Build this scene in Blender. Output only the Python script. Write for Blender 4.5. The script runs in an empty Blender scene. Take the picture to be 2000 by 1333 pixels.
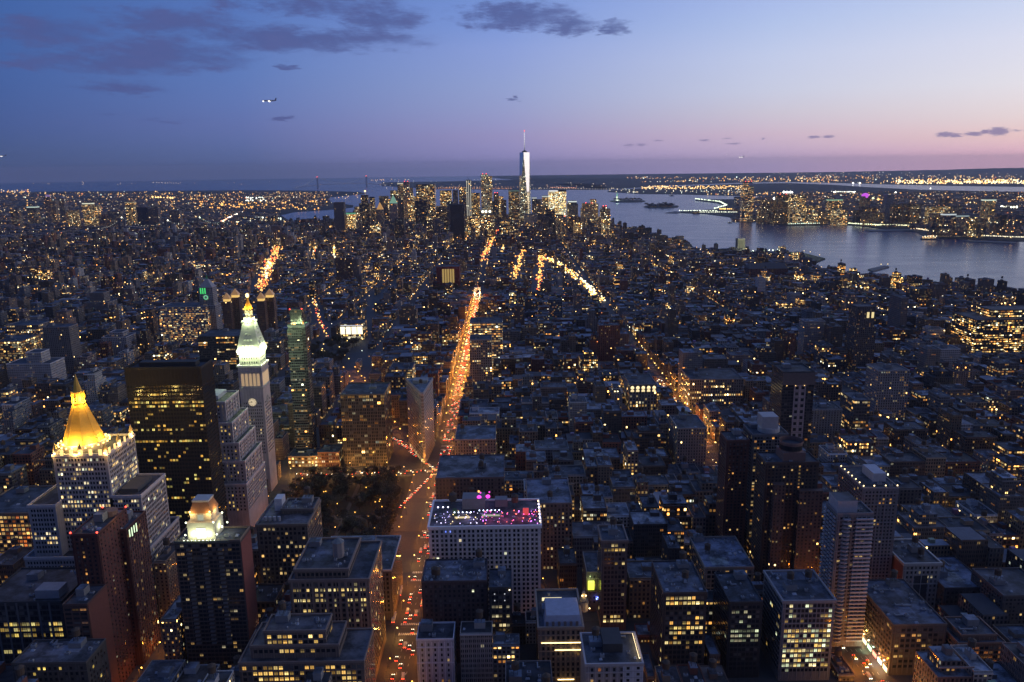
import bpy, math, random
from math import sin, cos, tan, radians, degrees, sqrt, atan2, asin, pi, floor
from mathutils import Vector, Matrix

S = bpy.context.scene
COL = S.collection
# ------------------------------------------------------------------ camera
YAW, PIT, ROL, FPX, EYE = 0.005662, 0.21765, 0.012487, 1532.06, 350.0
cd = bpy.data.cameras.new('camera'); cam = bpy.data.objects.new('camera', cd); COL.objects.link(cam)
cd.sensor_width = 36.0; cd.lens = 36.0 * FPX / 2000.0
cd.clip_start = 1.0; cd.clip_end = 120000.0
_f = Vector((sin(YAW) * cos(PIT), cos(YAW) * cos(PIT), -sin(PIT)))
_r0 = Vector((cos(YAW), -sin(YAW), 0)); _u0 = _r0.cross(_f)
_r = _r0 * cos(ROL) - _u0 * sin(ROL); _u = _r0 * sin(ROL) + _u0 * cos(ROL)
cam.matrix_world = Matrix(((_r.x, _u.x, -_f.x, 0), (_r.y, _u.y, -_f.y, 0), (_r.z, _u.z, -_f.z, EYE), (0, 0, 0, 1)))
S.camera = cam
S.view_settings.view_transform = 'Standard'; S.view_settings.look = 'None'
S.view_settings.exposure = 0.0; S.view_settings.gamma = 1.0
S.render.engine = 'CYCLES'
cy = S.cycles
cy.use_denoising = True; cy.denoiser = 'OPENIMAGEDENOISE'; cy.denoising_input_passes = 'RGB_ALBEDO_NORMAL'; cy.denoising_prefilter = 'ACCURATE'; cy.max_bounces = 5; cy.diffuse_bounces = 2; cy.glossy_bounces = 2
cy.transmission_bounces = 2; cy.volume_bounces = 0; cy.transparent_max_bounces = 4
cy.sample_clamp_indirect = 2.0; cy.sample_clamp_direct = 80.0; cy.caustics_reflective = False; cy.caustics_refractive = False
cy.use_light_tree = True

def ray(px, py):
    v = _r * ((px - 1000) / FPX) + _u * (-(py - 666.5) / FPX) + _f
    return v
def at(px, py, z=3.0):
    """ground point (at height z) seen at pixel px, py of the 2000 x 1333 photograph"""
    v = ray(px, py); t = (z - EYE) / v.z if v.z < -1e-6 else 1e9
    R = sqrt(v.x * v.x + v.y * v.y) * t
    if R > 35700: t *= 35700 / R
    return v.x * t, v.y * t
def atY(px, py, Y):
    v = ray(px, py); t = Y / v.y
    return v.x * t, EYE + v.z * t
def proj(X, Y, Z):
    q = Vector((X, Y, Z - EYE)); d = q.dot(_f)
    if d < 1: return None
    return 1000 + FPX * q.dot(_r) / d, 666.5 - FPX * q.dot(_u) / d, d
def lin(c):
    return tuple(((x / 255.) / 12.92 if x <= 10 else ((x / 255. + .055) / 1.055) ** 2.4) for x in c)

# ------------------------------------------------------------------ sky
W = bpy.data.worlds.new('World'); S.world = W; W.use_nodes = True
nt = W.node_tree; N = nt.nodes; LK = nt.links
for n in list(N): N.remove(n)
def nd(tree, t, **kw):
    n = tree.nodes.new(t)
    for k, v in kw.items(): setattr(n, k, v)
    return n
def mth(tree, op, a, b=None, c=None, clamp=False):
    n = tree.nodes.new('ShaderNodeMath'); n.operation = op; n.use_clamp = clamp
    for i, v in enumerate((a, b, c)):
        if v is None: continue
        if isinstance(v, (int, float)): n.inputs[i].default_value = v
        else: tree.links.new(v, n.inputs[i])
    return n.outputs[0]
def mixc(tree, f, a, b, blend='MIX'):
    n = tree.nodes.new('ShaderNodeMix'); n.data_type = 'RGBA'; n.blend_type = blend
    for s, v in ((0, f), (6, a), (7, b)):
        if isinstance(v, (int, float)): n.inputs[s].default_value = v
        elif isinstance(v, tuple): n.inputs[s].default_value = (*v[:3], 1)
        else: tree.links.new(v, n.inputs[s])
    return n.outputs[2]
tc = nd(nt, 'ShaderNodeTexCoord'); sx = nd(nt, 'ShaderNodeSeparateXYZ'); LK.new(tc.outputs['Generated'], sx.inputs[0])
az = mth(nt, 'MULTIPLY', mth(nt, 'ARCTAN2', sx.outputs[0], sx.outputs[1]), 57.29578)
el = mth(nt, 'MULTIPLY', mth(nt, 'ARCSINE', sx.outputs[2]), 57.29578)
fac = mth(nt, 'SQRT', mth(nt, 'DIVIDE', mth(nt, 'MAXIMUM', el, 0.0), 90.0))
def ramp(stops):
    r = nd(nt, 'ShaderNodeValToRGB'); LK.new(fac, r.inputs[0]); e = r.color_ramp.elements
    while len(e) > 1: e.remove(e[0])
    for i, (deg, c) in enumerate(stops):
        p = sqrt(max(0, deg) / 90.0)
        q = e[0] if i == 0 else e.new(p)
        q.position = p; q.color = (*lin(c), 1)
    return r.outputs[0]
ZEN = (60, 86, 146)
STN = [
    (-180, [(0, (54, 60, 92)), (6, (46, 60, 100)), (20, (48, 66, 114)), (90, ZEN)]),
    (-90, [(0, (60, 70, 110)), (6, (52, 72, 122)), (20, (54, 78, 132)), (90, ZEN)]),
    (-33, [(0, (71, 85, 130)), (1.3, (72, 90, 137)), (2.9, (71, 93, 149)), (6, (67, 97, 160)), (9.8, (63, 97, 162)), (20, (66, 98, 164)), (90, ZEN)]),
    (-18, [(0, (84, 97, 144)), (1.2, (92, 108, 160)), (3, (100, 116, 174)), (4.6, (98, 121, 182)), (6.8, (94, 124, 188)), (11, (86, 118, 186)), (25, (75, 110, 178)), (90, ZEN)]),
    (0, [(0, (134, 134, 184)), (.8, (152, 146, 198)), (2.2, (156, 150, 197)), (4.2, (152, 161, 207)), (5.6, (149, 164, 212)), (8, (141, 161, 219)), (9.4, (128, 154, 218)), (12, (116, 146, 214)), (30, (90, 122, 188)), (90, ZEN)]),
    (18, [(0, (200, 176, 216)), (.7, (208, 182, 214)), (2, (214, 190, 209)), (3.4, (209, 202, 218)), (4.8, (204, 208, 230)), (7, (196, 206, 236)), (9, (180, 197, 236)), (11.4, (164, 184, 235)), (30, (110, 138, 198)), (90, ZEN)]),
    (33, [(0, (252, 198, 216)), (.6, (256, 204, 218)), (1.5, (247, 210, 208)), (2.7, (239, 221, 222)), (4.6, (233, 229, 237)), (7, (222, 224, 242)), (9, (206, 216, 243)), (11, (188, 206, 242)), (30, (128, 150, 205)), (90, ZEN)]),
    (58, [(0, (236, 160, 130)), (1.5, (252, 205, 170)), (5, (255, 240, 225)), (9, (246, 242, 240)), (14, (215, 222, 240)), (35, (132, 152, 202)), (90, ZEN)]),
    (105, [(0, (235, 180, 170)), (4, (318, 302, 292)), (8, (300, 288, 284)), (14, (200, 202, 224)), (30, (122, 140, 190)), (90, ZEN)]),  # out-of-view sky, brightened to whiten the tower's mirror facet and the west walls
    (150, [(0, (66, 66, 96)), (6, (60, 70, 110)), (20, (54, 72, 122)), (90, ZEN)]),
    (180, [(0, (54, 60, 92)), (6, (46, 60, 100)), (20, (48, 66, 114)), (90, ZEN)]),
]
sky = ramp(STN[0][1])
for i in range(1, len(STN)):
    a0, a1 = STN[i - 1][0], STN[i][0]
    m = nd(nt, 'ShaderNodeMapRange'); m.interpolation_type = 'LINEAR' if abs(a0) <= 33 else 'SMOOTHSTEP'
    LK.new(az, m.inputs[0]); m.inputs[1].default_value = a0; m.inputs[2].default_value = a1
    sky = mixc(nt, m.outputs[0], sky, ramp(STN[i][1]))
# evening clouds: soft banks broken up by noise, laid out in azimuth and elevation
cv = nd(nt, 'ShaderNodeCombineXYZ'); LK.new(az, cv.inputs[0]); LK.new(el, cv.inputs[1])
def noise(tree, vec, scale, detail=4, rough=.55, dim='3D'):
    n = nd(tree, 'ShaderNodeTexNoise'); n.noise_dimensions = dim
    if vec is not None: tree.links.new(vec, n.inputs['Vector'])
    n.inputs['Scale'].default_value = scale; n.inputs['Detail'].default_value = detail; n.inputs['Roughness'].default_value = rough
    return n
st = nd(nt, 'ShaderNodeVectorMath'); st.operation = 'MULTIPLY'; LK.new(cv.outputs[0], st.inputs[0]); st.inputs[1].default_value = (1, 3.6, 1)
n1 = noise(nt, st.outputs[0], .28, 8, .62); n2 = noise(nt, st.outputs[0], 1.1, 5, .6)
warp = nd(nt, 'ShaderNodeVectorMath'); warp.operation = 'MULTIPLY_ADD'
LK.new(n2.outputs['Color'], warp.inputs[0]); warp.inputs[1].default_value = (3.4, 1.1, 0)
off = nd(nt, 'ShaderNodeVectorMath'); off.operation = 'SUBTRACT'; LK.new(cv.outputs[0], off.inputs[0]); off.inputs[1].default_value = (1.7, .55, 0)
LK.new(off.outputs[0], warp.inputs[2])
BANKS = [(95, 62, 130, 34, 1), (225, 120, 190, 34, 1), (330, 45, 190, 40, .85), (560, 75, 330, 32, 1.1), (330, 105, 200, 40, 1), (240, 172, 110, 17, .9),
    (600, 12, 230, 26, .9), (740, 35, 110, 44, 1), (1010, 30, 150, 34, 1.15), (1110, 48, 75, 24, 1.1), (1195, 53, 45, 18, 1.1), (560, 131, 32, 8, .9),
    (552, 231, 36, 4, .8), (330, 236, 90, 5, .5), (215, 221, 60, 4, .5), (1003, 192, 15, 4, .9), (60, 125, 120, 12, .6)]
dens = None
def bank(src, px, py, rx, ry, k):
    v = ray(px, py).normalized(); a = degrees(atan2(v.x, v.y)); e = degrees(asin(v.z))
    s1 = nd(nt, 'ShaderNodeVectorMath'); s1.operation = 'SUBTRACT'; LK.new(src, s1.inputs[0]); s1.inputs[1].default_value = (a, e, 0)
    s2 = nd(nt, 'ShaderNodeVectorMath'); s2.operation = 'MULTIPLY'; LK.new(s1.outputs[0], s2.inputs[0]); s2.inputs[1].default_value = (26.7 / rx, 26.7 / ry, 0)
    s3 = nd(nt, 'ShaderNodeVectorMath'); s3.operation = 'LENGTH'; LK.new(s2.outputs[0], s3.inputs[0])
    return mth(nt, 'MULTIPLY', mth(nt, 'SUBTRACT', 1.0, s3.outputs['Value'], clamp=True), k)
for b in BANKS:
    o = bank(warp.outputs[0], *b); dens = o if dens is None else mth(nt, 'MAXIMUM', dens, o)
SMALL = [(1228, 284, 14, 3.5, 1), (1252, 283, 14, 4, 1), (1286, 275, 12, 3, 1), (1376, 274, 14, 3, 1), (1432, 281, 20, 3, 1), (1420, 271, 14, 2.5, .8), (1490, 271, 7, 3, 1),
    (1590, 268, 16, 3.5, 1.2), (1618, 267, 14, 4, 1.2), (1845, 263, 18, 6, 1.5), (1866, 265, 14, 5, 1.3), (1903, 262, 20, 5, 1.4), (1925, 258, 10, 5, 1.4), (1950, 257, 20, 9, 1.6), (1985, 255, 14, 2.5, .8)]
dsm = None
wsm = nd(nt, 'ShaderNodeVectorMath'); wsm.operation = 'MULTIPLY_ADD'
n3 = noise(nt, st.outputs[0], 3.5, 4, .6)
LK.new(n3.outputs['Color'], wsm.inputs[0]); wsm.inputs[1].default_value = (.9, .26, 0)
of2 = nd(nt, 'ShaderNodeVectorMath'); of2.operation = 'SUBTRACT'; LK.new(cv.outputs[0], of2.inputs[0]); of2.inputs[1].default_value = (.45, .13, 0)
LK.new(of2.outputs[0], wsm.inputs[2])
for b in SMALL:
    o = bank(wsm.outputs[0], *b); dsm = o if dsm is None else mth(nt, 'MAXIMUM', dsm, o)
edge = nd(nt, 'ShaderNodeMapRange'); edge.interpolation_type = 'SMOOTHSTEP'; LK.new(dens, edge.inputs[0]); edge.inputs[1].default_value = 0.0; edge.inputs[2].default_value = .45
big = mth(nt, 'MULTIPLY', mth(nt, 'ADD', mth(nt, 'MULTIPLY', dens, .8), mth(nt, 'ADD', mth(nt, 'MULTIPLY', mth(nt, 'SUBTRACT', n1.outputs[0], .41), 2.6), mth(nt, 'MULTIPLY', mth(nt, 'SUBTRACT', n2.outputs[0], .5), .95))), edge.outputs[0])
bf = nd(nt, 'ShaderNodeMapRange'); bf.interpolation_type = 'SMOOTHSTEP'; LK.new(big, bf.inputs[0]); bf.inputs[1].default_value = .0; bf.inputs[2].default_value = 1.05
sf = nd(nt, 'ShaderNodeMapRange'); sf.interpolation_type = 'SMOOTHSTEP'; LK.new(dsm, sf.inputs[0]); sf.inputs[1].default_value = .08; sf.inputs[2].default_value = .9
ccol = mixc(nt, n1.outputs[0], lin((62, 84, 142)), lin((92, 94, 146)))
sky = mixc(nt, mth(nt, 'MULTIPLY', bf.outputs[0], .82), sky, ccol)
sky = mixc(nt, mth(nt, 'MULTIPLY', sf.outputs[0], .8), sky, lin((128, 118, 165)))
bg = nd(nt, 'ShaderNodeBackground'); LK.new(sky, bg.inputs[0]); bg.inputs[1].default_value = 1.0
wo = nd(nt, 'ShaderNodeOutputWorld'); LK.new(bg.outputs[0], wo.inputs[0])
W.cycles.sampling_method = 'MANUAL'; W.cycles.sample_map_resolution = 512
# afterglow of the sun that has just set, low in the west-southwest
sd = bpy.data.lights.new('sun', 'SUN'); sd.energy = 0.12; sd.angle = radians(25); sd.color = (1, .74, .62)
so = bpy.data.objects.new('sun', sd); COL.objects.link(so)
so.rotation_euler = Vector((-sin(radians(58)) , -cos(radians(58)), -.12)).to_track_quat('-Z', 'Y').to_euler()

# ------------------------------------------------------------------ materials
def newmat(name, sample_light=False):
    m = bpy.data.materials.new(name); m.use_nodes = True
    t = m.node_tree
    for n in list(t.nodes): t.nodes.remove(n)
    o = nd(t, 'ShaderNodeOutputMaterial'); p = nd(t, 'ShaderNodeBsdfPrincipled'); t.links.new(p.outputs[0], o.inputs[0])
    if not sample_light: m.cycles.emission_sampling = 'NONE'
    return m, t, p
def sett(t, sock, v):
    if isinstance(v, (int, float)): sock.default_value = v
    elif isinstance(v, tuple): sock.default_value = (*v[:3], 1)
    else: t.links.new(v, sock)
def simple(name, col, rough=.8, metal=0, var=.25, scale=.4, emit=None, es=0, sample_light=False):
    m, t, p = newmat(name, sample_light)
    g = nd(t, 'ShaderNodeTexCoord')
    nn = noise(t, g.outputs['Object'], scale, 4, .6)
    k = mth(t, 'ADD', mth(t, 'MULTIPLY', mth(t, 'SUBTRACT', nn.outputs[0], .5), var * 2), 1.0)
    sc = nd(t, 'ShaderNodeVectorMath'); sc.operation = 'SCALE'; sc.inputs[0].default_value = col[:3]; t.links.new(k, sc.inputs[3])
    t.links.new(sc.outputs[0], p.inputs['Base Color'])
    p.inputs['Roughness'].default_value = rough; p.inputs['Metallic'].default_value = metal
    if emit:
        p.inputs['Emission Color'].default_value = (*emit, 1); p.inputs['Emission Strength'].default_value = es
    return m
def attr(t, name, kind='GEOMETRY'):
    a = nd(t, 'ShaderNodeAttribute'); a.attribute_type = kind; a.attribute_name = name; return a
M = {}
# facade: wall of masonry or metal with a grid of windows, some of them lit from inside
m, t, p = newmat('facade')
ac = attr(t, 'wcol'); ap = attr(t, 'wpar'); ad = attr(t, 'wdim')
sp = nd(t, 'ShaderNodeSeparateColor'); t.links.new(ap.outputs['Color'], sp.inputs[0])
sdm = nd(t, 'ShaderNodeSeparateColor'); t.links.new(ad.outputs['Color'], sdm.inputs[0])
uv = nd(t, 'ShaderNodeUVMap'); uv.uv_map = 'UVMap'; su = nd(t, 'ShaderNodeSeparateXYZ'); t.links.new(uv.outputs[0], su.inputs[0])
cu = mth(t, 'FLOOR', su.outputs[0]); cvv = mth(t, 'FLOOR', su.outputs[1])
fu = mth(t, 'FRACT', su.outputs[0]); fv = mth(t, 'FRACT', su.outputs[1])
d1 = mth(t, 'ABSOLUTE', mth(t, 'SUBTRACT', fu, .5)); d2 = mth(t, 'ABSOLUTE', mth(t, 'SUBTRACT', d1, .23))
psel = mth(t, 'GREATER_THAN', mth(t, 'FRACT', mth(t, 'MULTIPLY', sp.outputs[2], 37.3)), .6)
mu1 = mth(t, 'LESS_THAN', d1, mth(t, 'MULTIPLY', sdm.outputs[0], .5)); mu2 = mth(t, 'LESS_THAN', d2, mth(t, 'MULTIPLY', sdm.outputs[0], .24))
mu = mth(t, 'ADD', mth(t, 'MULTIPLY', mu1, mth(t, 'SUBTRACT', 1.0, psel)), mth(t, 'MULTIPLY', mu2, psel))
mv = mth(t, 'LESS_THAN', mth(t, 'ABSOLUTE', mth(t, 'SUBTRACT', fv, .52)), mth(t, 'MULTIPLY', sdm.outputs[1], .5))
mask = mth(t, 'MULTIPLY', mu, mv)
def white(a, b, c):
    v = nd(t, 'ShaderNodeCombineXYZ')
    for i, q in enumerate((a, b, c)):
        if isinstance(q, (int, float)): v.inputs[i].default_value = q
        else: t.links.new(q, v.inputs[i])
    w = nd(t, 'ShaderNodeTexWhiteNoise'); w.noise_dimensions = '3D'; t.links.new(v.outputs[0], w.inputs[0]); return w
seed = mth(t, 'MULTIPLY', sp.outputs[2], 997.0)
w1 = white(cu, cvv, seed)
sg = mth(t, 'FLOOR', mth(t, 'DIVIDE', cu, 5.0))
w2 = white(sg, cvv, mth(t, 'ADD', seed, 13.7))
rowlit = mth(t, 'LESS_THAN', w2.outputs['Value'], sp.outputs[0])
prow = mth(t, 'ADD', mth(t, 'MULTIPLY', rowlit, .8), mth(t, 'MULTIPLY', sp.outputs[0], .15))
pl = mth(t, 'ADD', mth(t, 'MULTIPLY', sp.outputs[1], prow), mth(t, 'MULTIPLY', mth(t, 'SUBTRACT', 1.0, sp.outputs[1]), sp.outputs[0]))
shop = mth(t, 'MULTIPLY', mth(t, 'LESS_THAN', su.outputs[1], 1.0), .35)
pl = mth(t, 'MAXIMUM', pl, mth(t, 'MULTIPLY', shop, mth(t, 'GREATER_THAN', sp.outputs[0], .001)))
lit = mth(t, 'LESS_THAN', w1.outputs['Value'], pl)
sw = nd(t, 'ShaderNodeSeparateColor'); t.links.new(w1.outputs['Color'], sw.inputs[0])
sw2 = nd(t, 'ShaderNodeSeparateColor'); t.links.new(w2.outputs['Color'], sw2.inputs[0])
hue = mth(t, 'ADD', mth(t, 'ADD', mth(t, 'MULTIPLY', sw.outputs[1], .5), mth(t, 'MULTIPLY', sw2.outputs[1], .5)), ap.outputs['Alpha'])
cr = nd(t, 'ShaderNodeValToRGB'); t.links.new(hue, cr.inputs[0]); e = cr.color_ramp.elements
e[0].position = .1; e[0].color = (1, .34, .06, 1); e[1].position = .95; e[1].color = (.90, 1, .80, 1)
for pos, c in ((.32, (1, .47, .10)), (.55, (1, .62, .20)), (.75, (1, .80, .42))):
    q = e.new(pos); q.color = (*c, 1)
br = mth(t, 'ADD', .12, mth(t, 'MULTIPLY', mth(t, 'POWER', sw.outputs[0], 2.5), 1.7))
br = mth(t, 'ADD', br, mth(t, 'MULTIPLY', mth(t, 'GREATER_THAN', sw.outputs[2], .94), 2.6))
# curtains and lamps inside make each lit pane uneven
w3 = white(cu, cvv, mth(t, 'ADD', seed, 51.3)); s3_ = nd(t, 'ShaderNodeSeparateColor'); t.links.new(w3.outputs['Color'], s3_.inputs[0])
blind = mth(t, 'GREATER_THAN', fv, mth(t, 'SUBTRACT', 1.15, mth(t, 'MULTIPLY', s3_.outputs[0], .75)))
br = mth(t, 'MULTIPLY', br, mth(t, 'SUBTRACT', 1.0, mth(t, 'MULTIPLY', blind, .6)))
nin = noise(t, uv.outputs[0], 3.1, 2, .6)
br = mth(t, 'MULTIPLY', br, mth(t, 'ADD', .35, mth(t, 'MULTIPLY', nin.outputs[0], 1.3)))
es_ = mth(t, 'MULTIPLY', mth(t, 'MULTIPLY', mth(t, 'MULTIPLY', lit, mask), br), mth(t, 'MULTIPLY', sdm.outputs[2], 4.0))
geo = nd(t, 'ShaderNodeNewGeometry')
nw = noise(t, geo.outputs['Position'], .09, 5, .6); nw2 = noise(t, geo.outputs['Position'], .9, 3, .6)
mpz = nd(t, 'ShaderNodeMapping'); t.links.new(geo.outputs['Position'], mpz.inputs[0]); mpz.inputs['Scale'].default_value = (.5, .5, .03); nst = noise(t, mpz.outputs[0], 1.0, 4, .65)
kk = mth(t, 'ADD', .14, mth(t, 'ADD', mth(t, 'ADD', mth(t, 'MULTIPLY', nw.outputs[0], .6), mth(t, 'MULTIPLY', nst.outputs[0], .5)), mth(t, 'MULTIPLY', nw2.outputs[0], .3)))
wc = nd(t, 'ShaderNodeVectorMath'); wc.operation = 'SCALE'; t.links.new(ac.outputs['Color'], wc.inputs[0]); t.links.new(kk, wc.inputs[3])
curt = mixc(t, mth(t, 'MULTIPLY', mth(t, 'GREATER_THAN', s3_.outputs[1], .72), mth(t, 'MULTIPLY', s3_.outputs[2], .8)), (.02, .024, .032), (.17, .165, .155))
band = mth(t, 'SUBTRACT', 1.0, mth(t, 'MULTIPLY', mth(t, 'GREATER_THAN', fv, .93), mth(t, 'MULTIPLY', mth(t, 'FRACT', mth(t, 'MULTIPLY', seed, 7.0)), .6)))
pier = mth(t, 'ADD', .9, mth(t, 'MULTIPLY', mth(t, 'GREATER_THAN', mth(t, 'ABSOLUTE', mth(t, 'SUBTRACT', fu, .5)), .43), .25))
wc2 = nd(t, 'ShaderNodeVectorMath'); wc2.operation = 'SCALE'; t.links.new(wc.outputs[0], wc2.inputs[0]); t.links.new(mth(t, 'MULTIPLY', band, pier), wc2.inputs[3])
t.links.new(mixc(t, mask, wc2.outputs[0], curt), p.inputs['Base Color'])
t.links.new(mth(t, 'SUBTRACT', .85, mth(t, 'MULTIPLY', mask, .7)), p.inputs['Roughness'])
t.links.new(cr.outputs[0], p.inputs['Emission Color']); t.links.new(es_, p.inputs['Emission Strength'])
M['facade'] = m
# roofs: tar and gravel with paler worn patches
m, t, p = newmat('roofing')
ac = attr(t, 'wcol'); geo = nd(t, 'ShaderNodeNewGeometry')
na = noise(t, geo.outputs['Position'], .07, 5, .65); nb = noise(t, geo.outputs['Position'], .5, 3, .6)
pt = nd(t, 'ShaderNodeMapRange'); t.links.new(na.outputs[0], pt.inputs[0]); pt.inputs[1].default_value = .42; pt.inputs[2].default_value = .62; pt.inputs[3].default_value = .26; pt.inputs[4].default_value = 1.15
k = mth(t, 'ADD', pt.outputs[0], mth(t, 'MULTIPLY', mth(t, 'SUBTRACT', nb.outputs[0], .5), .8))
wc = nd(t, 'ShaderNodeVectorMath'); wc.operation = 'SCALE'; t.links.new(ac.outputs['Color'], wc.inputs[0]); t.links.new(k, wc.inputs[3])
t.links.new(wc.outputs[0], p.inputs['Base Color']); p.inputs['Roughness'].default_value = .75
M['roofing'] = m
# plain painted or stone parts, colour per face
m, t, p = newmat('masonry')
ac = attr(t, 'wcol'); geo = nd(t, 'ShaderNodeNewGeometry')
na = noise(t, geo.outputs['Position'], .35, 5, .65)
k = mth(t, 'ADD', .7, mth(t, 'MULTIPLY', na.outputs[0], .6))
wc = nd(t, 'ShaderNodeVectorMath'); wc.operation = 'SCALE'; t.links.new(ac.outputs['Color'], wc.inputs[0]); t.links.new(k, wc.inputs[3])
t.links.new(wc.outputs[0], p.inputs['Base Color']); p.inputs['Roughness'].default_value = .8
M['masonry'] = m
# lamps and lit signs, colour per face (alpha = strength / 10)
def glowmat(name, sampled):
    m, t, p = newmat(name, sampled)
    ac = attr(t, 'wcol'); ap = attr(t, 'wpar'); s = nd(t, 'ShaderNodeSeparateColor'); t.links.new(ap.outputs['Color'], s.inputs[0])
    p.inputs['Base Color'].default_value = (.2, .2, .2, 1)
    t.links.new(ac.outputs['Color'], p.inputs['Emission Color']); t.links.new(s.outputs[0], p.inputs['Emission Strength'])
    return m
M['glow'] = glowmat('lamp_glow', False)
# window panes of the nearer buildings: each object carries its own light in its object colour
m, t, p = newmat('window_pane')
oi = nd(t, 'ShaderNodeObjectInfo'); g = nd(t, 'ShaderNodeTexCoord'); nn = noise(t, g.outputs['Object'], .9, 2, .6); sg_ = nd(t, 'ShaderNodeSeparateXYZ'); t.links.new(g.outputs['Generated'], sg_.inputs[0])
bl = mth(t, 'GREATER_THAN', sg_.outputs[2], mth(t, 'SUBTRACT', 1.1, mth(t, 'MULTIPLY', oi.outputs['Random'], .7)))
bar_ = mth(t, 'LESS_THAN', mth(t, 'ABSOLUTE', mth(t, 'SUBTRACT', sg_.outputs[0], .5)), .06)
k_ = mth(t, 'MULTIPLY', mth(t, 'SUBTRACT', 1.0, mth(t, 'MULTIPLY', bl, .6)), mth(t, 'SUBTRACT', 1.0, mth(t, 'MULTIPLY', bar_, .7)))
cur_ = mth(t, 'MULTIPLY', mth(t, 'GREATER_THAN', mth(t, 'FRACT', mth(t, 'MULTIPLY', oi.outputs['Random'], 7.3)), .7), .8)
t.links.new(mixc(t, cur_, (.02, .024, .032), (.16, .155, .15)), p.inputs['Base Color']); p.inputs['Roughness'].default_value = .14
t.links.new(oi.outputs['Color'], p.inputs['Emission Color'])
t.links.new(mth(t, 'MULTIPLY', k_, mth(t, 'ADD', .45, mth(t, 'MULTIPLY', nn.outputs[0], 1.4))), p.inputs['Emission Strength'])
M['pane'] = m
m, t, p = newmat('window_panes')
ac = attr(t, 'wcol'); g = nd(t, 'ShaderNodeNewGeometry'); nn = noise(t, g.outputs['Position'], .8, 2, .6)
p.inputs['Base Color'].default_value = (.022, .026, .034, 1); p.inputs['Roughness'].default_value = .12
t.links.new(ac.outputs['Color'], p.inputs['Emission Color'])
t.links.new(mth(t, 'ADD', .4, mth(t, 'MULTIPLY', nn.outputs[0], 1.2)), p.inputs['Emission Strength'])
M['panes'] = m
M['asphalt'] = simple('asphalt', (.05, .05, .052), .7, var=.35, scale=.15)
M['concrete'] = simple('pavement_concrete', (.20, .19, .18), .85, var=.3, scale=.3)
M['paint'] = simple('road_paint', (.7, .7, .66), .6, var=.2, scale=1)
M['land'] = simple('land', (.035, .036, .034), .95, var=.5, scale=.004)
M['hill'] = simple('wooded_hill', (.028, .034, .03), .95, var=.5, scale=.002)
M['metal'] = simple('dark_metal', (.06, .06, .065), .5, .4)
M['steel'] = simple('steel', (.30, .31, .33), .35, .6)
M['gold'] = simple('gilded_tile', (.90, .50, .07), .6, 0, var=.12, scale=.5)
M['copper'] = simple('green_copper', (.16, .30, .24), .7)
M['marble'] = simple('white_marble', (.52, .50, .47), .7, var=.15, scale=.3)
M['wood'] = simple('tank_wood', (.10, .07, .05), .9, var=.4, scale=1.5)
M['bark'] = simple('bark', (.06, .045, .035), .9, var=.4, scale=3)
M['leaf'] = simple('leaves', (.055, .06, .028), .9, var=.6, scale=.5)
M['glassdark'] = simple('dark_glass', (.02, .022, .028), .12, var=.2)
M['mirror'] = simple('tower_glass', (.93, .93, .95), .12, 1.0, var=.04, scale=.02)
# water: smooth swell under the evening sky
m, t, p = newmat('water')
g = nd(t, 'ShaderNodeNewGeometry'); mp = nd(t, 'ShaderNodeMapping'); t.links.new(g.outputs['Position'], mp.inputs[0]); mp.inputs['Scale'].default_value = (.004, .011, .01)
na = noise(t, mp.outputs[0], 1.0, 8, .7); p.inputs['Base Color'].default_value = (.030, .062, .155, 1)
bp = nd(t, 'ShaderNodeBump'); bp.inputs['Strength'].default_value = .10; bp.inputs['Distance'].default_value = 8.0
t.links.new(na.outputs[0], bp.inputs['Height']); t.links.new(bp.outputs[0], p.inputs['Normal'])
t.links.new(mth(t, 'ADD', .12, mth(t, 'MULTIPLY', na.outputs[0], .22)), p.inputs['Roughness'])
p.inputs['IOR'].default_value = 1.31
M['water'] = m

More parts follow.
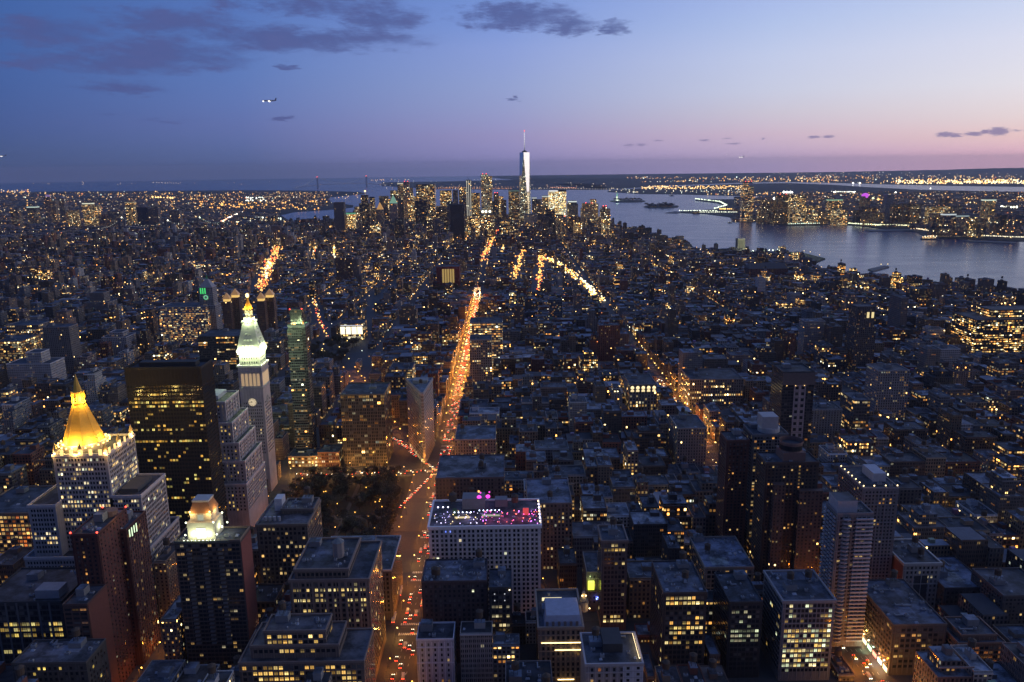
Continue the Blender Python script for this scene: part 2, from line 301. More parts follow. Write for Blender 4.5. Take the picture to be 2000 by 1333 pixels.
# ------------------------------------------------------------------ mesh builder
class MB:
    def __init__(s): s.v = []; s.f = []; s.mi = []; s.c = []; s.p = []; s.d = []; s.uv = []
    def face(s, pts, mi=0, c=(.2, .2, .2), p=(0, 0, 0), d=(0, 0, 0), uv=None):
        b = len(s.v); s.v += pts; n = len(pts); s.f.append(tuple(range(b, b + n))); s.mi.append(mi); s.c.append(c); s.p.append(p); s.d.append(d)
        s.uv += uv if uv else [(0., 0.)] * n
    def wallq(s, a, b, z0, z1, bay, fl, mi=0, c=(.2, .2, .2), p=(0, 0, 0), d=(0, 0, 0), a2=None, b2=None):
        L = sqrt((b[0] - a[0]) ** 2 + (b[1] - a[1]) ** 2); nb = max(1, round(L / bay)); nf = max(1, round((z1 - z0) / fl))
        a2 = a2 or a; b2 = b2 or b
        s.face([(a[0], a[1], z0), (b[0], b[1], z0), (b2[0], b2[1], z1), (a2[0], a2[1], z1)], mi, c, p, d, [(0, 0), (nb, 0), (nb, nf), (0, nf)])
    def prism(s, pts, z0, z1, bay=3.2, fl=3.7, mi=0, c=(.2, .2, .2), p=(0, 0, 0), d=(0, 0, 0), top=None, topc=None, bottom=False):
        """pts counter-clockwise from above; walls with windows, optional roof face of material index top"""
        n = len(pts)
        for i in range(n): s.wallq(pts[i], pts[(i + 1) % n], z0, z1, bay, fl, mi, c, p, d)
        if top is not None: s.face([(x, y, z1) for x, y in pts], top, topc or c)
        if bottom: s.face([(x, y, z0) for x, y in reversed(pts)], mi, c)
    def box(s, x0, y0, x1, y1, z0, z1, **k): s.prism([(x0, y0), (x1, y0), (x1, y1), (x0, y1)], z0, z1, **k)
    def frustum(s, lo, hi, z0, z1, mi=0, c=(.2, .2, .2), p=(0, 0, 0), d=(0, 0, 0), bay=3, fl=3, cap=True):
        n = len(lo)
        for i in range(n): j = (i + 1) % n; s.wallq(lo[i], lo[j], z0, z1, bay, fl, mi, c, p, d, hi[i], hi[j])
        if cap: s.face([(x, y, z1) for x, y in hi], mi, c)
    def ring(s, x, y, r, n=12, ph=0): return [(x + r * cos(2 * pi * i / n + ph), y + r * sin(2 * pi * i / n + ph)) for i in range(n)]
    def cyl(s, x, y, r0, r1, z0, z1, n=12, **k):
        s.frustum(s.ring(x, y, r0, n), s.ring(x, y, max(r1, .01), n), z0, z1, **k)
    def bar(s, a, b, r, mi=0, c=(.2, .2, .2), p=(0, 0, 0), n=4):
        a = Vector(a); b = Vector(b); d = (b - a).normalized(); u = d.orthogonal().normalized(); w = d.cross(u)
        q = [u * cos(2 * pi * i / n) + w * sin(2 * pi * i / n) for i in range(n)]
        for i in range(n):
            j = (i + 1) % n
            s.face([tuple(a + q[i] * r), tuple(a + q[j] * r), tuple(b + q[j] * r), tuple(b + q[i] * r)], mi, c, p)
        s.face([tuple(b + q[i] * r) for i in range(n)], mi, c, p); s.face([tuple(a + q[i] * r) for i in reversed(range(n))], mi, c, p)
    def octa(s, x, y, z, r, mi=0, c=(1, 1, 1), p=(1, 0, 0)):
        P = [(x + r, y, z), (x, y + r, z), (x - r, y, z), (x, y - r, z)]; T = (x, y, z + r); B = (x, y, z - r)
        for i in range(4):
            s.face([P[i], P[(i + 1) % 4], T], mi, c, p); s.face([P[(i + 1) % 4], P[i], B], mi, c, p)
    def ball(s, x, y, z, r, mi=0, c=(1, 1, 1), p=(1, 0, 0), n=8, m=5, sz=1.0):
        for j in range(m):
            t0 = pi * j / m - pi / 2; t1 = pi * (j + 1) / m - pi / 2
            for i in range(n):
                a0 = 2 * pi * i / n; a1 = 2 * pi * (i + 1) / n
                g = lambda a, t: (x + r * cos(t) * cos(a), y + r * cos(t) * sin(a), z + sz * r * sin(t))
                pts = [g(a0, t0), g(a1, t0), g(a1, t1), g(a0, t1)]
                if j == 0: pts = [pts[0], pts[2], pts[3]]
                elif j == m - 1: pts = pts[:3]
                s.face(pts, mi, c, p)
    def build(s, name, mats, parent=None, loc=None, smooth=False):
        me = bpy.data.meshes.new(name); me.from_pydata(s.v, [], s.f)
        for q in (mats if isinstance(mats, (list, tuple)) else [mats]): me.materials.append(q)
        me.polygons.foreach_set('material_index', s.mi)
        for nm, dat in (('wcol', s.c), ('wpar', s.p), ('wdim', s.d)):
            a = me.attributes.new(nm, 'FLOAT_COLOR', 'FACE'); fl = []
            for q in dat: fl += [q[0], q[1], q[2], q[3] if len(q) > 3 else 0.0]
            a.data.foreach_set('color', fl)
        ul = me.uv_layers.new(name='UVMap'); fl = []
        for q in s.uv: fl += [float(q[0]), float(q[1])]
        ul.data.foreach_set('uv', fl)
        if smooth: me.polygons.foreach_set('use_smooth', [True] * len(s.f))
        o = bpy.data.objects.new(name, me); COL.objects.link(o)
        if parent: o.parent = parent
        if loc: o.location = loc
        return o
def tag(o, label=None, cat=None, group=None, kind=None):
    if label: o['label'] = label
    if cat: o['category'] = cat
    if group: o['group'] = group
    if kind: o['kind'] = kind
    return o
def thing(name, label, cat, loc=(0, 0, 0), group=None, rz=0):
    o = bpy.data.objects.new(name, None); COL.objects.link(o); o.location = loc; o.rotation_euler = (0, 0, rz); o.empty_display_size = 2
    return tag(o, label, cat, group)
def dup(o, parent=None, loc=None):
    c = o.copy(); COL.objects.link(c)
    if parent: c.parent = parent
    if loc is not None: c.location = loc
    return c
def dup_tree(root, loc, rz=0):
    c = dup(root, None, loc); c.rotation_euler = (0, 0, rz)
    for ch in list(root.children):
        k = dup(ch, c)
        for g in list(ch.children): dup(g, k)
    return c
R = random.Random(11)

# ------------------------------------------------------------------ water and land
def poly_sheet(name, pts, z, mat, kind='structure', skirt=4.0):
    me = bpy.data.meshes.new(name)
    from mathutils.geometry import tessellate_polygon
    tri = tessellate_polygon([[Vector((x, y, 0)) for x, y in pts]])
    v = [(x, y, z) for x, y in pts]; n = len(v)
    area = sum(pts[i][0] * pts[(i + 1) % n][1] - pts[(i + 1) % n][0] * pts[i][1] for i in range(n))
    f = []
    for a, b, c in tri:
        cr = (pts[b][0] - pts[a][0]) * (pts[c][1] - pts[a][1]) - (pts[b][1] - pts[a][1]) * (pts[c][0] - pts[a][0])
        f.append((a, b, c) if cr > 0 else (a, c, b))
    v += [(x, y, z - skirt) for x, y in pts]
    for i in range(n):
        j = (i + 1) % n
        f.append((i, j, n + j, n + i) if area < 0 else (j, i, n + i, n + j))
    me.from_pydata(v, [], f); me.materials.append(mat)
    o = bpy.data.objects.new(name, me); COL.objects.link(o); return tag(o, kind=kind)
RH = 35800.0
poly_sheet('water', [(RH * cos(2 * pi * i / 180), RH * sin(2 * pi * i / 180)) for i in range(180)], 0.0, M['water'], skirt=1)
MAN = [at(*q) for q in [(-160, 492), (0, 481), (180, 475), (300, 463), (420, 456), (540, 444), (650, 439), (700, 426), (760, 414)]]
MAN += [(-650, 5750), (-300, 6000), (60, 5750), (330, 5250)]
MAN += [at(*q) for q in [(1192, 437), (1215, 452), (1310, 471), (1370, 487), (1440, 494), (1560, 502), (1605, 526), (1640, 530), (1700, 541), (1760, 547), (1830, 555), (1900, 564), (2000, 574), (2150, 592), (2500, 640)]]
MAN += [(1500, -200), (-1600, -200), (-1700, 1500)]
MAN_Z = 2.0
poly_sheet('ground', MAN, MAN_Z, M['asphalt'])
BRK = [at(*q) for q in [(-220, 471), (0, 472), (200, 466), (330, 458), (430, 449), (500, 440), (575, 436), (560, 428), (548, 420), (575, 414), (640, 410), (690, 405), (690, 401), (650, 396), (615, 389), (660, 384), (717, 378.5), (700, 375), (600, 372.5), (480, 372), (300, 373), (150, 374), (0, 375.5), (-220, 379)]]
poly_sheet('land', BRK, 2.2, M['land'])
NJ = [at(*q) for q in [(1186, 375), (1250, 379), (1335, 380), (1440, 383), (1555, 384.5), (1560, 387), (1450, 389), (1360, 390), (1358, 392), (1400, 397), (1418, 403), (1395, 409), (1330, 413), (1318, 415.5), (1380, 418), (1425, 424), (1432, 430), (1480, 433), (1540, 441), (1600, 440), (1625, 438), (1680, 441), (1720, 446), (1790, 453), (1810, 463), (1835, 466), (1900, 467), (2000, 471), (2250, 485), (2250, 380), (2000, 375.5), (1900, 373), (1800, 371), (1700, 366), (1620, 361), (1540, 358), (1450, 359), (1300, 365), (1190, 372)]]
poly_sheet('land', NJ, 2.2, M['land'])
FNJ = [at(*q) for q in [(1186, 371), (1300, 363), (1450, 357), (1540, 355.5), (1620, 357), (1740, 360.5), (1850, 363), (2000, 365), (2250, 367)]]
FNJ += [(35500 * sin(radians(a)), 35500 * cos(radians(a))) for a in (42, 38, 34, 30, 26, 22, 18, 14, 10, 7, 4, 1, -2)]
poly_sheet('land', FNJ, 2.2, M['land'])
SI = [at(*q) for q in [(737, 361), (770, 365), (850, 369.5), (1000, 370.5), (1180, 371), (1186, 362), (1100, 355), (900, 356), (760, 358)]]
poly_sheet('land', SI, 2.2, M['land'])
LIB = [at(1192 + 34 + 35 * cos(a), 393 + 2.6 * sin(a)) for a in [2 * pi * i / 18 for i in range(18)]]
poly_sheet('land', LIB, 2.5, M['land'])
ELL = [at(*q) for q in [(1256, 404), (1270, 400), (1300, 399.5), (1326, 402), (1324, 405), (1300, 407), (1270, 406.5)]]
poly_sheet('land', ELL, 2.5, M['land'])
# long wooded ridges towards the horizon
def ridge(pxs, dist, hts, wid):
    mb = MB(); P = []
    for (px, h) in zip(pxs, hts):
        v = ray(px, 345); a = atan2(v.x, v.y); P.append((a, h))
    # subdivide
    Q = []
    rr = random.Random(int(dist))
    for i in range(len(P) - 1):
        for k in range(10):
            f = k / 10; Q.append((P[i][0] * (1 - f) + P[i + 1][0] * f, max(4, P[i][1] * (1 - f) + P[i + 1][1] * f + rr.uniform(-6, 6))))
    Q.append(P[-1])
    for i in range(len(Q) - 1):
        (a0, h0), (a1, h1) = Q[i], Q[i + 1]
        g = lambda a, r, z: (r * sin(a), r * cos(a), z)
        for (ra, fa), (rb, fb) in (((dist - wid, 0), (dist - wid * .4, .75)), ((dist - wid * .4, .75), (dist, 1)), ((dist, 1), (dist + wid * .5, .6)), ((dist + wid * .5, .6), (dist + wid, 0))):
            mb.face([g(a0, ra, h0 * fa), g(a1, ra, h1 * fa), g(a1, rb, h1 * fb), g(a0, rb, h0 * fb)][::-1])
    return tag(mb.build('hills', M['hill'], smooth=True), kind='structure')
ridge([745, 800, 900, 1000, 1040, 1120, 1200, 1300, 1420], 19500, [6, 22, 36, 55, 88, 80, 66, 40, 4], 2600)
ridge([1380, 1500, 1650, 1750, 1850, 1950, 2050, 2200], 33500, [6, 20, 35, 55, 80, 120, 130, 110], 1500)

# ------------------------------------------------------------------ buildings
STONE = (.40, .36, .33); TAN = (.27, .20, .145); BROWN = (.15, .10, .075); RED = (.22, .085, .062); GREY = (.23, .23, .24); WHITE = (.62, .60, .59); DARK = (.05, .05, .055); PINK = (.30, .21, .18)
ROOFB = (.075, .085, .11); ROOFL = (.20, .24, .31); ROOFD = (.04, .043, .055)
FOOT = []          # footprints taken by the individually built landmarks: x0, y0, x1, y1
LAND = []          # (px, py, short name) of landmarks that other labels refer to
def taken(x0, y0, x1, y1, m=1.5):
    return any(x0 < b[2] + m and x1 > b[0] - m and y0 < b[3] + m and y1 > b[1] - m for b in FOOT)
WARM = [(1, .44, .10), (1, .56, .16), (1, .66, .24), (1, .74, .34), (1, .84, .50), (.92, .95, .62), (1, .36, .08)]
def litcol(r, amp=1.0, pal=None):
    c = r.choice(pal or WARM); k = (.16 + 1.25 * r.random() ** 1.7) * amp
    if r.random() < .06: k *= 1.8
    return tuple(x * k for x in c)
PANES = {}
def pane_mesh(w, h):
    k = (round(w, 2), round(h, 2))
    if k not in PANES:
        mb = MB(); mb.box(-w / 2, -.07, w / 2, .07, -h / 2, h / 2, top=0, bottom=True)
        o = mb.build('window', M['pane']); PANES[k] = o.data; bpy.data.objects.remove(o)
    return PANES[k]
TANKMESH = []
class Bld:
    def __init__(s, name, label, cat, x, y, z=None, group=None, short=None):
        z = MAN_Z + .15 if z is None else z
        s.loc = Vector((x, y, z)); s.root = thing(name, label, cat, s.loc, group); s.wins = []
    def part(s, mb, name, mats, parent=None, smooth=False, label=None, kind=None):
        lx, ly, lz = s.loc; mb.v = [(a - lx, b - ly, c - lz) for a, b, c in mb.v]
        o = mb.build(name, mats, parent or s.root, smooth=smooth)
        if label: o['label'] = label
        if kind: o['kind'] = kind
        return o
    def win(s, x, y, z, w, h, face, col): s.wins.append((x, y, z, w, h, face, col))
    def facade_windows(s, tier, bay, fl, ww, wh, r, p=.1, rows=None, zlo=6, sides='NEW', pair=False, pal=None, amp=1, edge=1.6, zhi=None, cols=None, unl=True):
        x0, y0, x1, y1, z0, z1 = tier; zlo = max(z0 + .8, zlo)
        nf = int((min(z1, zhi or z1) - 1.2 - zlo) / fl)
        faces = []
        if 'N' in sides: faces.append(('N', x0, x1))
        if 'W' in sides and x0 > 0: faces.append(('W', y0, y1))
        if 'E' in sides and x1 < 0: faces.append(('E', y0, y1))
        for face, a, b in faces:
            L = b - a - 2 * edge
            if L < ww: continue
            nb = max(1, round(L / bay)); bw = L / nb
            for k in range(nf + 1):
                z = (zhi or z1) - 1.4 - fl * (k + .5)
                if z - wh / 2 < zlo: continue
                seg = {}
                for i in range(nb):
                    u = a + edge + bw * (i + .5)
                    pr = rows.get(k, p) if rows else p
                    if cols and face == 'N' and i in cols: pr = cols[i]
                    s_ = i // 4
                    if s_ not in seg: seg[s_] = (1.7 if r.random() < .5 else .3)
                    on = r.random() < (min(.97, pr * seg[s_]) if pr < .6 else pr)
                    for du in ((-bw * .23, bw * .23) if pair else (0,)):
                        on2 = on and (not pair or r.random() < .75)
                        if not on2 and not unl: continue
                        col = litcol(r, amp, pal) if on2 else (0, 0, 0)
                        if face == 'N': s.win(u + du, y0, z, ww, wh, 'N', col)
                        elif face == 'W': s.win(x0, u + du, z, ww, wh, 'W', col)
                        else: s.win(x1, u + du, z, ww, wh, 'E', col)
    def flush(s, most=100):
        vis = []; rest = []
        for w in s.wins:
            q = proj(w[0], w[1], w[2])
            (vis if q and -5 < q[0] < 2005 and -5 < q[1] < 1338 else rest).append((q[2] if q else 1e9, w))
        vis.sort(key=lambda a: a[0] - (60 if max(a[1][6]) > 0 else 0))
        for i, (d, w) in enumerate(vis[:most]):
            o = bpy.data.objects.new('window', pane_mesh(w[3], w[4])); COL.objects.link(o); o.parent = s.root
            o.location = Vector(w[:3]) - s.loc; o.rotation_euler = (0, 0, {'N': 0, 'E': pi / 2, 'W': -pi / 2}[w[5]]); o.color = (*w[6], 1)
        mb = MB()
        for d, (x, y, z, ww, h, f, c) in vis[most:] + rest:
            if f == 'N': mb.box(x - ww / 2, y - .07, x + ww / 2, y + .07, z - h / 2, z + h / 2, c=c, top=0)
            else: mb.box(x - .07, y - ww / 2, x + .07, y + ww / 2, z - h / 2, z + h / 2, c=c, top=0)
        if mb.f: s.part(mb, 'window', M['panes'], kind='stuff')
    def tank(s, x, y, z, k=1.0):
        if not TANKMESH:
            mb = MB()
            for a in range(4): mb.bar((1.5 * cos(a * pi / 2 + .78), 1.5 * sin(a * pi / 2 + .78), 0), (1.5 * cos(a * pi / 2 + .78), 1.5 * sin(a * pi / 2 + .78), 3), .14, c=(.08, .08, .08))
            mb.cyl(0, 0, 2.0, 1.9, 3, 6.6, 12, mi=1, c=(.12, .08, .05)); mb.cyl(0, 0, 2.2, .05, 6.6, 8.0, 12, mi=1, c=(.10, .09, .09))
            o = mb.build('water_tank', [M['metal'], M['wood']]); TANKMESH.append(o.data); bpy.data.objects.remove(o)
        o = bpy.data.objects.new('water_tank', TANKMESH[0]); COL.objects.link(o); o.parent = s.root
        o.location = Vector((x, y, z)) - s.loc; o.scale = (k * 1.2, k * 1.2, k * 1.15); return o
def rect_parts(b, tiers, col, par=(0, 0, 0), dim=(0, 0, 0), roofc=ROOFB, bay=3.2, fl=3.7, parapet=1.1, cornice=None, wallmat=None, trim=None, roof=True):
    w = MB()
    for i, (x0, y0, x1, y1, z0, z1) in enumerate(tiers):
        rf = MB(); pp = MB()
        w.box(x0, y0, x1, y1, z0, z1, c=col, p=par, d=dim, bay=bay, fl=fl)
        rf.face([(x0, y0, z1), (x1, y0, z1), (x1, y1, z1), (x0, y1, z1)], 0, roofc)
        if parapet:
            t = .45; o = .08 + (cornice or 0); c = trim or tuple(min(1, q * 1.12) for q in col)
            for (a, bb, cc, d) in ((x0 - o, y0 - o, x1 + o, y0 + t), (x0 - o, y1 - t, x1 + o, y1 + o), (x0 - o, y0 + t, x0 + t, y1 - t), (x1 - t, y0 + t, x1 + o, y1 - t)):
                pp.box(a, bb, cc, d, z1 - (.25 + (cornice or 0)), z1 + parapet, c=c, top=0, bottom=True)
        if roof: b.part(rf, 'roof', M['roofing'])
        if parapet: b.part(pp, 'cornice' if cornice else 'parapet', M['masonry'])
    b.part(w, 'wall', wallmat or M['facade'])
def roof_clutter(b, x0, y0, x1, y1, z, r, n=3, tanks=1, col=GREY):
    W_, D_ = x1 - x0, y1 - y0
    if W_ < 7 or D_ < 7: return
    bw, bd = min(8, W_ * .35), min(7, D_ * .35); bx = r.uniform(x0 + 1.5, x1 - bw - 1.5); by = r.uniform(y0 + D_ * .3, y1 - bd - 1)
    mb = MB(); h = r.uniform(3, 5.5); mb.box(bx, by, bx + bw, by + bd, z, z + h, c=col, top=1, topc=ROOFL); b.part(mb, 'stair_bulkhead', [M['masonry'], M['roofing']])
    for i in range(n):
        ax = r.uniform(x0 + 1.2, x1 - 4); ay = r.uniform(y0 + 1.5, y1 - 4); mb = MB()
        if bx - 3.4 < ax < bx + bw and by - 3.0 < ay < by + bd: continue
        t_ = r.random()
        if t_ < .22:
            if r.random() < .5: L_ = min(x1 - ax - 1, r.uniform(4, 11)); mb.box(ax, ay, ax + L_, ay + .8, z + .3, z + 1.2, c=(.28, .29, .31), top=0, bottom=True); mb.box(ax, ay + .8, ax + .8, ay + 2, z, z + 1.5, c=(.28, .29, .31), top=0)
            else: L_ = min(y1 - ay - 1, r.uniform(4, 10)); mb.box(ax, ay, ax + .8, ay + L_, z + .3, z + 1.2, c=(.28, .29, .31), top=0, bottom=True); mb.box(ax + .8, ay, ax + 2, ay + .8, z, z + 1.5, c=(.28, .29, .31), top=0)
            if ax + 2 < bx or ay > by + bd: b.part(mb, 'roof_duct', M['masonry'])
            continue
        if t_ < .38:
            w_, d_ = r.uniform(1.4, 3), r.uniform(1.4, 3.4); mb.frustum([(ax, ay), (ax + w_, ay), (ax + w_, ay + d_), (ax, ay + d_)], [(ax + .4, ay + d_ * .45), (ax + w_ - .4, ay + d_ * .45), (ax + w_ - .4, ay + d_ * .55), (ax + .4, ay + d_ * .55)], z, z + 1.1, c=(.42, .45, .5)); b.part(mb, 'skylight', M['masonry']); continue
        if t_ < .5:
            mb.cyl(ax, ay, .45, .45, z, z + 1.3, 8, c=(.3, .3, .32)); mb.cyl(ax, ay, .7, .3, z + 1.3, z + 1.8, 8, c=(.34, .34, .36)); b.part(mb, 'roof_vent', M['masonry']); continue
        w_, d_, h_ = r.uniform(1.6, 3.2), r.uniform(1.5, 2.6), r.uniform(1.1, 2.2)
        mb.box(ax, ay, ax + w_, ay + d_, z, z + h_, c=(.3, .31, .33), top=0)
        mb.box(ax + w_ * .25, ay + d_ * .25, ax + w_ * .75, ay + d_ * .75, z + h_, z + h_ + .35, c=(.1, .1, .1), top=0)
        b.part(mb, 'air_conditioner', M['masonry'])
    for i in range(tanks): b.tank(r.uniform(x0 + 3, x1 - 3), by + bd / 2 if i == 0 else r.uniform(y0 + 3, y1 - 3), z + (h if i == 0 and r.random() < .5 else 0)) if i else b.tank(bx + bw / 2, by + bd / 2, z + h)
def site(pl, pr, py, Y, depth):
    x0, za = atY(pl, py, Y); x1, zb = atY(pr, py, Y); return x0, Y, x1, Y + depth, (za + zb) / 2
def lamp_light(parent, loc, col, energy, radius=.5, name='lamp'):
    d = bpy.data.lights.new(name, 'POINT'); d.energy = energy; d.color = col; d.shadow_soft_size = radius
    o = bpy.data.objects.new(name, d); COL.objects.link(o); o.parent = parent; o.location = loc; return o
def reg(b, px, py, short, *rects):
    LAND.append((px, py, short))
    for q in rects: FOOT.append(tuple(q[:4]))
def beacon(b, x, y, z, r=.7):
    mb = MB(); mb.ball(x, y, z, r, c=(1, .06, .03), p=(6, 0, 0)); b.part(mb, 'beacon', M['glow'])

# --- slab and office towers of the foreground, each with its own windows
def hero(name, label, cat, short, s, col, bay=3.2, fl=3.7, ww=1.4, wh=1.9, p=.1, rows=None, tiers=None, seed=1, clutter=(3, 1), roofc=ROOFB, pair=False, cornice=None, pal=None, amp=1, zlo=8, trim=None, zb=None, cols=None, sides='NEW', parapet=1.1, edge=1.6, flush=True, group=None):
    x0, y0, x1, y1, z = s; r = random.Random(seed)
    b = Bld(name, label, cat, (x0 + x1) / 2, (y0 + y1) / 2, group=group)
    zb = MAN_Z + .15 if zb is None else zb
    T = [(x0, y0, x1, y1, zb, z)] + [(x0 + W_[0], y0 + W_[1], x1 - W_[2], y1 - W_[3], (z if len(W_) < 6 else W_[5]), W_[4]) for W_ in (tiers or [])]
    rect_parts(b, T, col, roofc=roofc, cornice=cornice, trim=trim, parapet=parapet)
    for t in T:
        b.facade_windows(t, bay, fl, ww, wh, r, p, rows, zlo, 'N', pair, pal, amp, edge, cols=cols)
        if sides != 'N': b.facade_windows(t, bay, fl, ww, wh, r, min(p, .12) * .5, None, zlo, 'EW', pair, pal, amp * .8, edge)
    t = T[-1]; roof_clutter(b, t[0], t[1], t[2], t[3], t[5], r, clutter[0] * 2 + 3, clutter[1])
    rp = MB()
    for q in range(3):
        W_, D_ = t[2] - t[0], t[3] - t[1]; fx, fy = r.uniform(.06, .5), r.uniform(.06, .5); gx, gy = r.uniform(.2, .42), r.uniform(.2, .42); g_ = r.uniform(.45, 2.0); zz = t[5] + .02 + .02 * q
        rp.face([(t[0] + W_ * fx, t[1] + D_ * fy, zz), (t[0] + W_ * (fx + gx), t[1] + D_ * fy, zz), (t[0] + W_ * (fx + gx), t[1] + D_ * (fy + gy), zz), (t[0] + W_ * fx, t[1] + D_ * (fy + gy), zz)], 0, tuple(min(.4, c * g_) for c in roofc))
    b.part(rp, 'roof_patches', M['roofing'])
    rl = MB(); cc = tuple(min(1, q * 1.18) for q in col)
    for t in T:
        L = t[2] - t[0] - 2 * edge; nb = max(1, round(L / bay)); step = 1 if bay > 3.2 else 2
        for i in range(0, nb + 1, step):
            u = t[0] + edge + L * i / nb
            if (L / nb - ww) > .5: rl.box(u - .22, t[1] - .26, u + .22, t[1], max(t[4], 4), t[5] - 1.4, c=cc, top=0, bottom=True)
        k = 0
        while t[5] - 1.3 - fl * k > max(t[4] + 3, 9):
            if k in (1, 4, 9, 14, 19, 24): zc = t[5] - 1.4 - fl * k; rl.box(t[0] - .1, t[1] - .34, t[2] + .1, t[1], zc - .2, zc + .2, c=cc, top=0, bottom=True)
            k += 1
    if rl.f: b.part(rl, 'facade_ribs', M['masonry'])
    pr = proj((x0 + x1) / 2, y0, z * .8); reg(b, pr[0], pr[1], short, s)
    if flush: b.flush()
    b.tiers = T; b.r = r; return b

# black glass office slab
s = site(243, 392, 722, 655, 27)
BX = s
b = Bld('black_glass_tower', 'black flat topped glass office slab with scattered yellow floors beside the gold pyramid', 'office tower', (s[0] + s[2]) / 2, (s[1] + s[3]) / 2)
T = (s[0], s[1], s[2], s[3], MAN_Z + .15, s[4])
rect_parts(b, [T], (.035, .03, .028), roofc=ROOFD, parapet=2.2, trim=(.03, .03, .03))
mb = MB(); nb = 24
for i in range(nb + 1):
    x = s[0] + (s[2] - s[0]) * i / nb; mb.box(x - .14, s[1] - .22, x + .14, s[1], 6, s[4], c=(.035, .032, .03), top=0)
for i in range(14):
    y = s[1] + (s[3] - s[1]) * i / 13; mb.box(s[2], y - .14, s[2] + .22, y + .14, 6, s[4], c=(.035, .032, .03), top=0)
b.part(mb, 'mullions', M['masonry'])
r = random.Random(5)
rows = {k: r.choice([.02, .03, .05, .08, .12, .3]) for k in range(50)}; rows.update({3: .35, 4: .78, 5: .72, 6: .35, 10: .3, 14: .5, 19: .45, 25: .3, 29: .35, 33: .5, 38: .4})
BY = [(1, .58, .10), (1, .66, .14), (1, .50, .07), (.95, .80, .22)]
b.facade_windows((T[0], T[1] + .06, T[2] - .06, T[3], T[4], T[5] - 12), 2.45, 3.55, 2.0, 1.9, r, .06, rows, 12, 'N', False, BY, .85, .3, unl=True)
b.facade_windows((T[0], T[1], T[2], T[3], T[4], T[5] - 12), 3.2, 3.55, 2.6, 1.9, r, .03, None, 12, 'E', False, BY, .5, .3, unl=True)
mb = MB(); mb.box(s[0] + 8, s[1] + 10, s[2] - 8, s[3] - 8, s[4], s[4] + 4, c=(.05, .05, .05), top=0); b.part(mb, 'plant_room', M['masonry'])
b.flush(); reg(b, 320, 850, 'black glass slab', s)

# gold pyramid tower
x0, x1, y0, y1 = -375, -270, 553, 614
b = Bld('pyramid_tower', 'stone tower crowned by a floodlit golden octagonal pyramid', 'office tower', -333, 590)
cx, cyy = -327, 588
T = [(-372, 553, -282, 622, 2.2, 62), (-366, 557, -345, 620, 62, 103), (-308, 566, -284, 610, 62, 106), (-347, 566, -306, 612, 62, 140)]
rect_parts(b, T, (.58, .53, .51), roofc=ROOFB, parapet=1.6, cornice=.3)
r = random.Random(8)
b.facade_windows(T[3], 4.6, 3.75, 1.25, 2.1, r, .28, {0: .12, 1: .5, 2: .6, 5: .6, 6: .55, 7: .7, 9: .6, 10: .5, 11: .6}, 30, 'NE', True, WARM[2:6], 1)
b.facade_windows(T[2], 4.6, 3.75, 1.25, 2.1, r, .2, None, 30, 'NE', True, WARM[2:6], 1)
b.facade_windows(T[1], 4.6, 3.75, 1.25, 2.1, r, .3, None, 30, 'N', True, WARM[2:6], 1)
b.facade_windows(T[0], 4.6, 3.75, 1.25, 2.1, r, .12, None, 12, 'NE', True, WARM[2:6], 1)
PX, PY = atY(156, 800, 588)[0], 588
mb = MB(); o8 = lambda q, ph=pi / 8: [(PX + q * cos(2 * pi * i / 8 + ph), PY + q * sin(2 * pi * i / 8 + ph)) for i in range(8)]
mb.prism(o8(17.2), 140, 145, mi=0, c=(.42, .38, .34), top=0); b.part(mb, 'octagonal_base', M['masonry'])
mb = MB(); mb.frustum(o8(14.8), o8(4.2), 145, 175.5); pyr = b.part(mb, 'pyramid_roof', M['gold'])
mb = MB()
for (xa, ya), (xb, yb) in zip(o8(14.9), o8(4.3)): mb.bar((xa, ya, 145), (xb, yb, 175.5), .3, n=6)
for k in range(1, 11):
    f = k / 11; q = 14.85 + (4.2 - 14.8) * f; P8 = o8(q)
    for i in range(8): mb.bar((*P8[i], 145 + 30.5 * f), (*P8[(i + 1) % 8], 145 + 30.5 * f), .09, n=4)
b.part(mb, 'roof_seams', M['gold'], pyr)
mb = MB(); mb.prism(o8(5.0), 175.5, 176.6, top=0); mb.prism(o8(3.4), 176.6, 184, top=0)
for i in range(8):
    a = 2 * pi * i / 8 + pi / 8; mb.bar((PX + 4.4 * cos(a), PY + 4.3 * sin(a), 176.6), (PX + 4.3 * cos(a), PY + 4.3 * sin(a), 184), .35)
mb.prism(o8(4.7), 184, 184.9, top=0); mb.frustum(o8(3.3), o8(.15), 184.9, 198.5); b.part(mb, 'lantern', M['gold'])
fl = MB()
for i in range(24):
    a = 2 * pi * i / 24; fl.ball(PX + 17.8 * cos(a) * 1.02, PY + 17.8 * sin(a) * 1.02, 144.2, .75, c=(1, .55, .12), p=(7, 0, 0), n=6, m=4)
b.part(fl, 'floodlight', M['glow'], kind='stuff')
for i in range(8):
    a = 2 * pi * i / 8
    lamp_light(b.root, (PX + 16.6 * cos(a) - b.loc.x, PY + 16.6 * sin(a) - b.loc.y, 147 - b.loc.z), (1, .70, .18), 9000 * (.45, .5, .5, .5, .6, .7, 1.25, .8)[i], .6, 'floodlight')
for i in range(4):
    a = 2 * pi * i / 4 + pi / 4 + .3
    lamp_light(b.root, (PX + 6.4 * cos(a) - b.loc.x, PY + 6.4 * sin(a) - b.loc.y, 178.5 - b.loc.z), (1, .66, .16), 9000, .3, 'floodlight')
